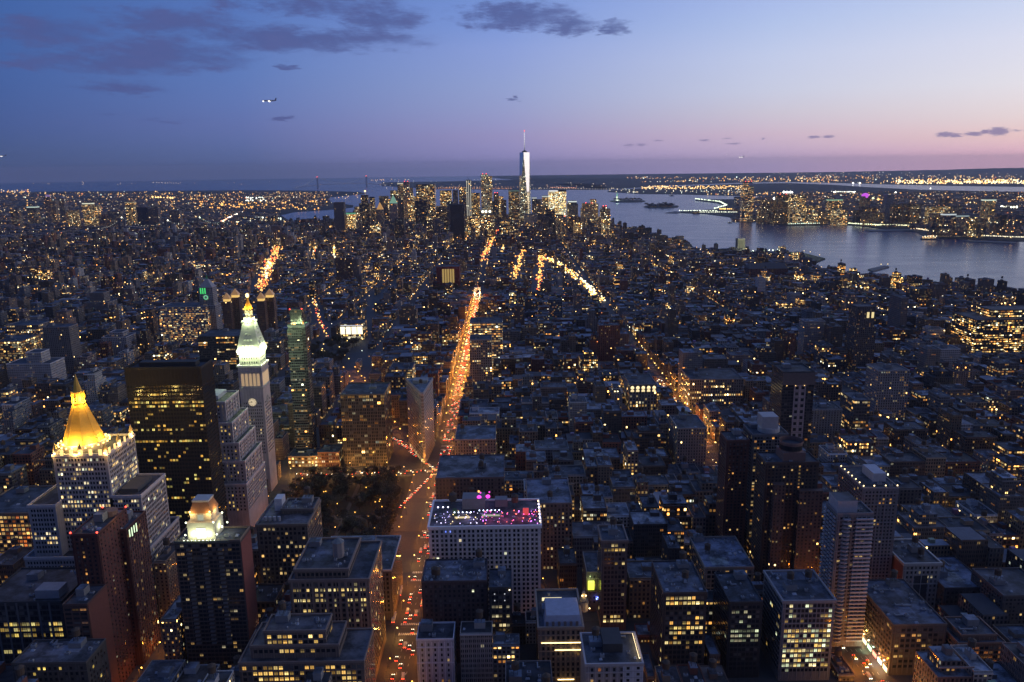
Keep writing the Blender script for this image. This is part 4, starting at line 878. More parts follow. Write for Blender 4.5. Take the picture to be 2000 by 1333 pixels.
b = hero('setback_office_block', 'brown setback office block with bright yellow window rows at the bottom edge', 'office building', 'yellow rowed setback block', (-166, 424, -90, 458, z - 16), (.22, .165, .14), 3.1, 3.8, 2.2, 2.2, .2, {0: .35, 1: .75, 2: .6, 3: .55, 5: .7, 6: .6}, tiers=[(6, 5, 16, 4, z - 8), (14, 8, 24, 8, z)], seed=52, clutter=(4, 1), cornice=.3, pal=[(1, .62, .16), (1, .70, .24), (1, .55, .13)], amp=1.0, roofc=(.13, .125, .14))
# right of the avenue
s7 = site(823, 912, 1237, 478, 16)
b = hero('white_loft_building', 'small white painted building with few dark windows beside the lit avenue', 'building', 'small white building', (-64, 470, -39, 490, s7[4]), (.62, .62, .68), 4.6, 3.9, 1.2, 2.0, .12, seed=53, clutter=(2, 0), amp=.5, pal=WARM[:3])
b = hero('dark_loft_building', 'dark brick loft with a cluttered roof in front of the pale rooftop bar block', 'building', 'cluttered dark loft', (-63, 502, -17, 534, 66), (.085, .065, .07), seed=54, p=.02, clutter=(16, 3), roofc=(.16, .17, .21))
s8 = site(950, 997, 1150, 496, 26)
b = hero('slim_dark_tower', 'slim dark infill tower with pairs of white lit rows', 'building', 'slim dark infill tower', (-15.5, 496, .5, 522, s8[4]), (.05, .05, .055), 2.6, 3.6, 1.9, 2.1, .04, {3: .8, 5: .75, 7: .7, 10: .7, 11: .8}, seed=55, clutter=(2, 0), pal=[(1, .86, .50), (1, .80, .40)], amp=.7)
for (u, k) in ((4, 4), (11, 4), (4, 9), (11, 9), (14.4, 1)):
    mb = MB(); mb.ball(-15.5 + u, 495.6, s8[4] - k, .45, c=(.9, .92, 1) if k > 1 else (1, .85, .5), p=(.6 if k > 1 else 6, 0, 0), n=6, m=4); b.part(mb, 'wall_lamp', M['glow'])
# mansard hotel with light strips and its corner cupola
z = 56.0
b = hero('mansard_hotel', 'mansard roofed hotel with glowing light strips across its front and a lit cupola', 'hotel', 'mansard roofed hotel', (18, 472, 48, 520, z - 8), (.33, .25, .19), 3.4, 4.0, 1.5, 2.5, .06, seed=56, clutter=(0, 0), cornice=.7, pal=WARM[:3], amp=.5)
mb = MB(); Q1 = [(22, 473), (47.5, 473), (47.5, 500), (22, 500)]; Q2 = [(23.5, 476), (46, 476), (46, 498), (23.5, 498)]; mb.frustum(Q1, Q2, z - 8, z - 1, c=(.40, .42, .50)); b.part(mb, 'mansard_roof', M['masonry'])
for i in range(6):
    xx = 24 + i * 4; mb = MB(); mb.box(xx - .9, 472.7, xx + .9, 475, z - 7.4, z - 4.6, c=(.2, .17, .16), top=0); mb.face([(xx - 1.1, 472.6, z - 4.6), (xx + 1.1, 472.6, z - 4.6), (xx, 472.6, z - 3.4)], 0, (.2, .17, .16)); b.part(mb, 'dormer', M['masonry'])
for (xa, xb, zz) in ((20, 47, z - 19), (29, 47, z - 24.5), (31, 42, z - 47)):
    mb = MB(); mb.box(xa, 471.2, xb, 471.75, zz, zz + .7, c=(1, .70, .28), p=(4.5, 0, 0), top=0, bottom=True); b.part(mb, 'light_strip', M['glow'])
    for u in (.25, .75): lamp_light(b.root, (xa + (xb - xa) * u - b.loc.x, 470 - b.loc.y, zz - b.loc.z), (1, .66, .25), 130, .3)
mb = MB(); mb.cyl(51, 500, 3.4, 3.4, z - 12, z - 5, 10, c=(.45, .36, .26)); mb.ball(51, 500, z - 5, 3.5, c=(.16, .15, .14), sz=1.1); mb.cyl(51, 500, 1.3, 1.2, z - 1.6, z + 1.6, 8, c=(.5, .42, .3)); mb.cyl(51, 500, 1.5, .1, z + 1.6, z + 4, 8, c=(.3, .26, .2)); b.part(mb, 'cupola', M['masonry'])
for (u, v, zz) in ((48.0, 496.4, z - 8.5), (54.8, 496.2, z - 8.5), (49.8, 498.2, z + .2), (52.4, 498.3, z + .2)):
    mb = MB(); mb.ball(u, v, zz, .5, c=(1, .70, .3), p=(6, 0, 0), n=6, m=4); b.part(mb, 'floodlight', M['glow']); lamp_light(b.root, (u - b.loc.x, v - 1 - b.loc.y, zz - b.loc.z), (1, .66, .26), 220, .3)
mb = MB(); mb.box(22, 506, 36, 507, z - 8, z - 5.4, c=(1, .85, .45), p=(1.2, 0, 0), top=0); b.part(mb, 'lit_roof_terrace', M['glow'])
z = 50.0; x0, x1 = 44.5, 79
b = hero('white_cornered_building', 'white loft building with a glowing strip along its roof edge', 'building', 'glow edged white building', (x0, 420, x1, 452, z + 6), (.42, .38, .38), 4.2, 3.9, 1.5, 2.2, .22, seed=57, clutter=(5, 1), cornice=.6, pal=WARM[:2] + [(1, .3, .06)], amp=.6, sides='N')
mb = MB(); mb.box(x1 - 12, 419.6, x1 + .3, 420, 2.2, z + 5.6, c=(.70, .70, .76), p=(0, 0, .3), d=(.3, .45, .3), bay=6, fl=4.2); b.part(mb, 'white_bay', M['facade'])
mb = MB(); mb.box(x1 - 1.6, 424, x1 - 1.1, 450, z + 7.2, z + 7.8, c=(1, .76, .40), p=(5, 0, 0), top=0); b.part(mb, 'light_strip', M['glow'])
for v in (428, 436, 445): lamp_light(b.root, (x1 - 3 - b.loc.x, v - b.loc.y, z + 8 - b.loc.z), (1, .74, .38), 110, .3)
mb = MB(); mb.box(x0 + 12, 432, x0 + 24, 450, z + 6, z + 12, c=(.05, .05, .055), top=0); b.part(mb, 'plant_room', M['masonry'])
b = hero('neon_sign_building', 'dark brick building washed by green and blue floodlights with a yellow lit sign', 'building', 'green washed building', (60 , 566, 88, 600, 36), (.25, .22, .2), seed=58, p=.05, clutter=(2, 0))
mb = MB(); mb.box(61, 564.6, 66, 565.2, 22, 30, c=(.92, 1, .08), p=(1.6, 0, 0), top=0); b.part(mb, 'yellow_sign', M['glow'])
for (u, c_, en, zz) in ((63, (.8, 1, .4), 500, 31), (70, (.8, 1, .45), 260, 28)): lamp_light(b.root, (u - b.loc.x, 562.5 - b.loc.y, zz - b.loc.z), c_, en, .4)
for u in (68, 75, 82):
    lamp_light(b.root, (u - b.loc.x, 565 - b.loc.y, 15 - b.loc.z), (.1, .15, 1), 260, .3)
    mb = MB(); mb.ball(u, 564.6, 14, .6, c=(.25, .35, 1), p=(5, 0, 0), n=6, m=4); b.part(mb, 'floodlight', M['glow'])
s9 = site(1174, 1224, 1047, 545, 30)
b = hero('narrow_office_tower', 'narrow brown office tower with lit rows at its head and foot', 'office building', 'narrow brown tower', (s9[0], 540, s9[2], 566 - .5, s9[4] - 2), (.20, .155, .135), 2.6, 3.7, 1.9, 2.2, .06, {1: .9, 13: .35, 16: .8, 17: .9, 18: .8}, seed=59, clutter=(3, 1), cornice=.6, pal=[(1, .62, .16), (1, .74, .3)], amp=.8)
FT = [  # name, label, short, pl, pr, py, Y, depth, colour, bay, fl, ww, wh, p, rows, kw
    ('loft_building', 'dark brick loft with a blue grey roof and bright yellow upper rows', 'yellow rowed dark loft', 1296, 1381, 1160, 476, 44, (.085, .065, .06), 2.9, 3.7, 2.1, 2.2, .06, {0: .75, 1: .8, 4: .4, 5: .35, 6: .93, 7: .6, 9: .6}, dict(pal=[(1, .72, .22), (1, .78, .34), (1, .5, .1)], amp=.9, clutter=(5, 2), roofc=(.12, .135, .175))),
    ('concrete_loft_building', 'grey concrete framed loft building glowing with many lit office rows', 'glowing concrete loft', 1530, 1632, 1175, 476, 40, (.30, .28, .28), 2.75, 3.75, 2.0, 2.3, .10, {2: .3, 3: .2, 5: .92, 6: .8, 7: .75, 8: .5, 9: .85, 10: .5, 11: .75, 12: .9}, dict(pal=[(1, .74, .26), (1, .82, .40), (.9, 1, .62), (1, .62, .16)], amp=.95, clutter=(8, 2), roofc=(.12, .135, .175), cornice=.7)),
    ('balcony_tower', 'grey apartment tower of stacked white balconies above the lit avenue', 'balcony tower', 1636, 1706, 1005, 514, 20, (.24, .23, .24), 3.0, 3.0, 2.0, 1.5, .07, None, dict(pal=WARM[:4], amp=.6, clutter=(2, 0))),
    ('terrace_tower', 'slim grey apartment tower with a row of lamps around its roof terrace', 'lamp topped tower', 1686, 1756, 955, 572, 46, (.27, .25, .25), 2.9, 3.0, 1.3, 1.5, .06, None, dict(pal=WARM[:4], amp=.6, clutter=(2, 0))),
    ('classical_loft_building', 'narrow stone fronted loft with a dark central bay and red brick side', 'stone fronted loft', 1766, 1838, 1102, 558, 40, (.42, .39, .36), 3.2, 3.9, 1.4, 2.1, .05, {2: .3, 9: .6}, dict(pal=WARM[2:5], amp=.7, clutter=(3, 2), cornice=.8)),
    ('rounded_brick_tower', 'broad dark brick apartment tower with a round drum on its roof', 'round drum tower', 1496, 1600, 905, 590, 24, (.085, .062, .055), 3.0, 2.95, 1.3, 1.5, .09, None, dict(pal=WARM[:3], amp=.6, clutter=(2, 0), cols={8: .93})),
    ('red_brick_tower', 'red brick apartment tower left of the round drum tower', 'red brick tower', 1420, 1464, 862, 640, 24, (.12, .055, .045), 3.0, 2.95, 1.3, 1.5, .05, None, dict(pal=WARM[:3], amp=.5, clutter=(3, 1))),
    ('glass_apartment_tower', 'glass apartment tower with a square white drum behind the round drum tower', 'white drum tower', 1470, 1540, 850, 655, 28, (.15, .16, .18), 2.7, 3.0, 1.9, 1.9, .10, None, dict(pal=WARM[:4], amp=.5, clutter=(2, 0), cols={0: .55})),
    ('corner_loft_building', 'cream loft building of broad windows beside the yellow rowed dark loft', 'cream broad windowed loft', 1377, 1473, 1110, 556, 52, (.30, .25, .21), 3.6, 3.8, 2.6, 2.3, .12, None, dict(pal=WARM[1:4], amp=.4, clutter=(6, 2), roofc=(.22, .25, .33))),
    ('black_loft_building', 'black glass loft with dim white rows in front of the cream loft', 'dim rowed black loft', 1425, 1490, 1178, 480, 40, (.045, .045, .05), 2.9, 3.6, 2.2, 2.0, .05, {1: .4, 3: .4, 5: .5, 6: .5, 7: .6}, dict(pal=[(.9, 1, .62), (1, .9, .55)], amp=.35, clutter=(3, 0))),
    ('dark_corner_building', 'plain dark office block with a blue roof at the lower right', 'plain dark corner block', 1845, 1935, 1150, 548, 50, (.075, .07, .072), 3.2, 3.8, 1.6, 1.9, .05, None, dict(pal=WARM[:3], amp=.6, clutter=(6, 1), roofc=(.2, .24, .33))),
    ('grey_slab', 'plain grey apartment slab with a stepped head at the right edge', 'right edge grey slab', 1960, 2060, 1165, 520, 40, (.13, .11, .11), 3.0, 3.0, 1.3, 1.5, .07, None, dict(pal=WARM[:3], amp=.6, clutter=(2, 1))),
    ('low_market_building', 'low flat commercial building beside the bright avenue at the lower right', 'low avenue market', 1745, 1850, 1222, 480, 60, (.12, .10, .095), 3.6, 4.0, 2.4, 2.0, .10, None, dict(pal=WARM[:3], amp=.5, clutter=(9, 1), roofc=(.14, .16, .21))),
    ('scaffolded_building', 'orange lit building with stacked open floors at the lower right corner', 'orange open floored building', 1872, 1965, 1258, 470, 30, (.25, .15, .11), 3.4, 3.4, 2.6, 1.8, .4, None, dict(pal=[(1, .32, .08), (1, .42, .12)], amp=.28, clutter=(4, 0), tiers=[(4, 4, 4, 4, 0)])),
]
HB = {}
for i, (nm, lb, sh, pl_, pr_, py, Y, dp, col, bay, fl, ww, wh, p_, rows, kw) in enumerate(FT):
    s = site(pl_, pr_, py, Y, dp)
    if kw.get('tiers'): kw['tiers'] = [(4, 4, 4, 4, s[4] + 3.5)]
    HB[sh] = (hero(nm, lb, 'apartment tower' if 'tower' in nm or 'slab' in nm else 'loft building', sh, s, col, bay, fl, ww, wh, p_, rows, seed=70 + i, flush=(sh not in ()), **kw), s)
b, s = HB['balcony tower']; x0, y0, x1, y1, z = s; mb = MB()
for k in range(int((z - 8) / 3)):
    zz = z - 4 - 3 * k
    q = MB(); q.box(x0 + (x1 - x0) * .52, y0 - 1.5, x1 + .1, y0, zz, zz + 1.0, c=(.5, .5, .53), top=0, bottom=True); b.part(q, 'balcony', M['masonry'])
    for j in range(4): mb.box(x0 - 1.3, y0 + 1.5 + j * 5.2, x0, y0 + 5 + j * 5.2, zz, zz + 1.0, c=(.4, .4, .43), top=0, bottom=True)
    q = MB(); q.cyl(x0 + (x1 - x0) * .26, y0 - .2, 2.9, 2.9, zz, zz + 1.0, 8, c=(.36, .36, .39)); b.part(q, 'balcony', M['masonry'])
b.part(mb, 'balcony', M['masonry'], kind='stuff')
mb = MB(); mb.box(x0 + 1, y0 + 3, x0 + 15, y1 - 1, z, z + 9, c=(.46, .46, .5), top=1, topc=ROOFB); b.part(mb, 'penthouse', [M['masonry'], M['roofing']])
b, s = HB['lamp topped tower']; x0, y0, x1, y1, z = s
for k in range(7):
    for xx in ((x0 + .6,) if k else (x0 + .6, x0 + 9, x0 + 18, x1 - 1)):
        mb = MB(); mb.ball(xx, y0 + 1 + k * 7, z + 2.2, .55, c=(1, .74, .35), p=(4, 0, 0), n=6, m=4); mb.bar((xx, y0 + 1 + k * 7, z), (xx, y0 + 1 + k * 7, z + 1.8), .1, p=(0, 0, 0)); b.part(mb, 'terrace_lamp', M['glow'])
    if k % 2 == 0: lamp_light(b.root, (x0 + 2 - b.loc.x, y0 + 1 + k * 7 - b.loc.y, z + 3 - b.loc.z), (1, .72, .35), 60, .3)
mb = MB(); mb.box(x1 - 14, y0 + 14, x1 - 4, y0 + 34, z, z + 7, c=(.5, .5, .54), top=0); b.part(mb, 'penthouse', M['masonry'])
b, s = HB['low avenue market']; x0, y0, x1, y1, z = s
for k, c_ in enumerate(((1, .8, .45), (.9, 1, .8), (1, .3, .2), (.6, 1, .6), (1, .85, .5), (1, .6, .2))):
    mb = MB(); mb.box(x0 - .5, y0 + 2 + k * 8, x0 - .1, y0 + 7.5 + k * 8, 3, 6.4, c=c_, p=(2.2, 0, 0), top=0, bottom=True); b.part(mb, 'lit_shop_front', M['glow'])
    lamp_light(b.root, (x0 - 3 - b.loc.x, y0 + 5 + k * 8 - b.loc.y, 5 - b.loc.z), c_, 900, .4)
b, s = HB['stone fronted loft']; x0, y0, x1, y1, z = s
mb = MB(); mb.box(x0 - .3, y0 + 1, x0, y1, 2.2, z - 1, c=(.26, .09, .06), top=0); b.part(mb, 'brick_side_wall', M['masonry'])
mb = MB(); mb.box((x0 * .68 + x1 * .32), y0 - .12, x0 * .32 + x1 * .68, y0, 12, z - 10, c=(.05, .05, .055), top=0); b.part(mb, 'dark_bay', M['masonry'])
b, s = HB['round drum tower']; x0, y0, x1, y1, z = s; cx = atY(1543, 880, 604)[0]
mb = MB(); mb.box(cx - 9, y0 + 4, cx + 9, y0 + 22, z, z + 7, c=(.22, .13, .11), top=0); mb.cyl(cx, y0 + 13, 9, 9, z + 7, z + 15, 24, c=(.24, .145, .12), cap=False); mb.cyl(cx, y0 + 13, 9.6, 9.6, z + 14, z + 15.2, 24, c=(.3, .2, .17), cap=False); mb.prism(MB().ring(cx, y0 + 13, 9, 24), z + 8, z + 12, c=(.05, .05, .06), top=0); b.part(mb, 'roof_drum', M['masonry'])
mb = MB(); mb.box(x0 + 6, y0 - 6, x1 - 28, y0, 2.2, z - 16, c=(.14, .09, .08), p=(.08, .1, .3), d=(.45, .5, .4), bay=3, fl=2.95, top=0); b.part(mb, 'lower_wing', M['facade']); mb = MB(); mb.box(x1 - 16, y0 - 5, x1 + 3, y0, 2.2, z - 22, c=(.15, .1, .085), p=(.07, .1, .6), d=(.45, .5, .4), bay=3, fl=2.95, top=0); b.part(mb, 'lower_wing', M['facade'])
b, s = HB['white drum tower']; x0, y0, x1, y1, z = s; cx = (x0 + x1) / 2
mb = MB(); mb.cyl(cx + 2, y0 + 12, 9.5, 9.5, z, z + 4, 20, c=(.5, .48, .47)); mb.box(cx - 6, y0 + 5, cx + 8, y0 + 20, z + 4, z + 15, c=(.48, .45, .44), top=0); b.part(mb, 'roof_drum', M['masonry'])

# --- middle distance landmarks whose windows are too small to be parts
def block(name, label, cat, short, pl, pr, py, Y, dp, col, par, dim, bay=3.2, fl=3.7, roofc=ROOFB, tiers=None, clutter=(2, 1), cornice=None, seed=3, group=None, foot=True, zb=None, parapet=1.1, topcol=None):
    s = site(pl, pr, py, Y, dp); x0, y0, x1, y1, z = s; zb = MAN_Z + .1 if zb is None else zb
    b = Bld(name, label, cat, (x0 + x1) / 2, (y0 + y1) / 2, group=group, z=zb)
    T = [(x0, y0, x1, y1, zb, z)]
    for (fx0, fx1, fy0, fy1, ptop) in tiers or []:
        w_, d_ = x1 - x0, y1 - y0; zt = atY(0.5 * (pl + pr), ptop, y0 + d_ * fy0)[1]
        T.append((x0 + w_ * fx0, y0 + d_ * fy0, x0 + w_ * fx1, y0 + d_ * fy1, T[-1][5], zt))
    rect_parts(b, T, col, par, dim, roofc, bay, fl, parapet, cornice)
    if clutter: roof_clutter(b, x0, y0, x1, y1, z, random.Random(seed), *clutter) if not tiers else None
    if foot: reg(b, (pl + pr) / 2, py + 25, short, s)
    elif short: LAND.append(((pl + pr) / 2, py + 20, short))
    b.T = T; return b
OFF = (.5, .62, .6); APT = (.42, .5, .45)
b = block('dark_office_tower', 'tall blank headed dark apartment tower with a pale gridded corner strip', 'apartment tower', 'pale stripped dark tower', 1530, 1592, 728, 770, 34, (.07, .065, .07), (.03, .1, .37), (.8, .6, .5), 3, 3.2, ROOFD, clutter=(1, 0))
x0, y0, x1, y1, _, z = b.T[0]
mb = MB(); mb.box(x0 + 12, y0 - .5, x0 + 24, y0, 2.2, z - 13, c=(.50, .42, .42), p=(.02, 0, .3), d=(.52, .52, .4), bay=6, fl=6.4, top=0); b.part(mb, 'pale_strip', M['facade'])
mb = MB(); mb.box(x0 - .3, y0 - .6, x1 + .3, y0, z - 13, z - .3, c=(.15, .125, .12), top=0); b.part(mb, 'blank_head', M['masonry'])
for i in range(3):
    mb = MB(); mb.ball(x0 + 4 + i * 9, y0 - 1.4, z - 13.5, .4, c=(1, .6, .2), p=(3, 0, 0), n=6, m=4); b.part(mb, 'wall_lamp', M['glow'])
b = block('stepped_brick_tower', 'slim stepped brick tower with a lit pair of tall upper windows', 'apartment tower', 'slim stepped brick tower', 1663, 1714, 720, 1300, 45, (.15, .125, .12), (.12, .2, .22), APT, 3.2, 3.5, tiers=[(.06, .86, .1, .9, 640), (.1, .8, .15, .85, 600)])
x0, y0, x1, y1, _, z = b.T[-1]
for u in (.55, .8): mb = MB(); mb.box(x0 + (x1 - x0) * u, y0 - .3, x0 + (x1 - x0) * (u + .13), y0, z - 19, z - 9, c=(1, .8, .36), p=(.9, 0, 0), top=0); b.part(mb, 'lit_tall_window', M['glow'])
block('block_long_office', 'massive block long office building of stacked yellow lit floors at the right edge', 'office building', 'block long lit office', 1908, 2080, 625, 1400, 80, (.085, .07, .065), (.55, .85, .42), (.78, .5, .62), 2.8, 3.9, clutter=(6, 2), tiers=[(.25, 1, .3, .9, 606)])
b = block('arched_department_store', 'broad stone building with a double row of brightly lit arched windows', 'shop building', 'bright arched building', 1230, 1283, 752, 1035, 55, (.26, .23, .21), (.18, .7, .2), OFF, 4, 4.5, clutter=(3, 1))
x0, y0, x1, y1, _, z = b.T[0]
for i in range(5):
    for k in range(2):
        mb = MB(); arch_panel(mb, x0 + (x1 - x0) * (i + .5) / 5, y0, z - 5.5 - k * 4.4, 4.6, 3.9, 'N', (1, .78, .40), (1.5 - .4 * k, 0, 0), .25); b.part(mb, 'lit_arched_window', M['glow'])
block('lit_grid_office', 'stone office block with a full grid of bright yellow windows beside the avenue', 'office building', 'bright gridded office', 917, 981, 632, 1275, 50, (.30, .27, .25), (.70, .5, .24), (.55, .5, .85), 3.6, 4.0, clutter=(4, 1))
block('lit_grid_office', 'lower stone office with two lit rows in front of the bright gridded office', 'office building', 'two rowed stone office', 917, 960, 665, 1192, 40, (.30, .27, .25), (.3, .9, .35), (.6, .5, .7), 3.4, 4.0)
b = block('flagship_store', 'dazzling white glass fronted store facing the far square', 'shop building', 'dazzling glass store', 663, 709, 633, 1606, 45, (.20, .17, .15), (.4, .9, .2), OFF)
x0, y0, x1, y1, _, z = b.T[0]
for i in range(4):
    mb = MB(); mb.box(x0 + 1 + (x1 - x0 - 2) * i / 4, y0 - .4, x0 + (x1 - x0) * (i + .86) / 4, y0, 14, z - 6, c=(1, .90, .62), p=(1.6, 0, 0), top=0); b.part(mb, 'bright_window', M['glow'])
mb = MB(); mb.box(x0 + 2, y0 - .4, x1 - 3, y0, 4, 9, c=(1, .88, .55), p=(1.4, 0, 0), top=0); b.part(mb, 'shop_window', M['glow'])
mb = MB(); mb.box(x0 + 2, y0 - .5, x1, y0, z - 4, z - 2.6, c=(.9, .9, 1), p=(.8, 0, 0), top=0); b.part(mb, 'roof_sign', M['glow'])
b = block('utility_office', 'big pale office block with a dense grid of lit windows beside the green clock tower', 'office building', 'dense lit pale office', 310, 405, 612, 1560, 60, (.40, .37, .38), (.62, .25, .13), (.5, .55, .7), 3.4, 3.9, tiers=[(0, .97, .15, 1, 600)])
b = block('green_clock_tower', 'slim stone tower with green lit columns and a small lit clock face', 'tower', 'green clock tower', 386, 420, 598, 1575, 32, (.40, .38, .40), (.05, .1, .6), APT, foot=True, tiers=[(.1, .9, .1, .9, 562)])
x0, y0, x1, y1, _, z = b.T[-1]
mb = MB(); cxx, cyy_ = (x0 + x1) / 2, (y0 + y1) / 2; mb.frustum([(x0 + 1, y0 + 1), (x1 - 1, y0 + 1), (x1 - 1, y1 - 1), (x0 + 1, y1 - 1)], [(cxx - 2.5, cyy_ - 2.5), (cxx + 2.5, cyy_ - 2.5), (cxx + 2.5, cyy_ + 2.5), (cxx - 2.5, cyy_ + 2.5)], z, z + 16, c=(.36, .36, .38)); mb.cyl(cxx, cyy_, 1.8, .6, z + 16, z + 24, 8, c=(.1, .4, .15)); b.part(mb, 'spire', M['masonry'])
for i in range(3): mb = MB(); mb.box(x0 + 3 + i * 4.4, y0 - .3, x0 + 5.4 + i * 4.4, y0, z - 13, z - 1, c=(.08, 1, .22), p=(.75, 0, 0), top=0); b.part(mb, 'green_lit_column', M['glow'])
mb = MB(); nn_ = 20; mb.face([(cxx + 4.6 * cos(2 * pi * i / nn_), y0 - 1.9, z - 20 + 4.6 * sin(2 * pi * i / nn_)) for i in range(nn_)], 0, (.25, .9, .45), (.7, 0, 0)); mb.face([(cxx + 2.8 * cos(2 * pi * i / nn_), y0 - 2.0, z - 20 + 2.8 * sin(2 * pi * i / nn_)) for i in range(nn_)], 0, (.3, .5, .4), (.15, 0, 0)); b.part(mb, 'clock_face', M['glow'])
for i, (pl, pr, py, Y) in enumerate(((433, 449, 590, 1515), (449, 466, 582, 1535), (500, 516, 589, 1515), (516, 534, 582, 1535))):
    b = block('pyramid_topped_block', ['brick apartment tower with lit pyramid cap, outer left of the four behind the clock tower', 'brick apartment tower with lit pyramid cap, just left of the clock tower lantern', 'brick apartment tower with lit pyramid cap, just right of the clock tower lantern', 'brick apartment tower with lit pyramid cap, outer right of the four behind the clock tower'][i],
        'apartment tower', ['left pyramid capped tower', 'inner left pyramid capped tower', 'inner right pyramid capped tower', 'right pyramid capped tower'][i], pl, pr, py, Y, 16, (.20, .11, .09), (.06, .1, .1 + i * .2), APT, parapet=.4, clutter=None, group='four pyramid capped brick towers')
    x0, y0, x1, y1, _, z = b.T[0]; cxx, cyy_ = (x0 + x1) / 2, (y0 + y1) / 2
    mb = MB(); mb.box(x0 + 2.5, y0 + 2, x1 - 2.5, y1 - 2, z, z + 5, c=(1, .62, .16), p=(.9, 0, 0), top=0); b.part(mb, 'lit_lantern_room', M['glow'])
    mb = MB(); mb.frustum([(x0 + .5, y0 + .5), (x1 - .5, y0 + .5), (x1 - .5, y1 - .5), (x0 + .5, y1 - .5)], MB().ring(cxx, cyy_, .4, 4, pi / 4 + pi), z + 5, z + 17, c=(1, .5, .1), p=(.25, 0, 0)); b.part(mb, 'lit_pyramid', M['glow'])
b = block('red_lit_library', 'dark red block with tall yellow lit slots near the far arch', 'library', 'yellow slotted red block', 852, 897, 522, 2330, 60, (.20, .045, .04), (.0, 0, .2), (.1, .1, .1), clutter=(2, 0))
x0, y0, x1, y1, _, z = b.T[0]
for i in range(5): mb = MB(); mb.box(x0 + (x1 - x0) * (.25 + i * .11), y0 - .4, x0 + (x1 - x0) * (.33 + i * .11), y0, 16, z - 6, c=(1, .66, .16), p=(.38, 0, 0), top=0); b.part(mb, 'lit_slot', M['glow'])
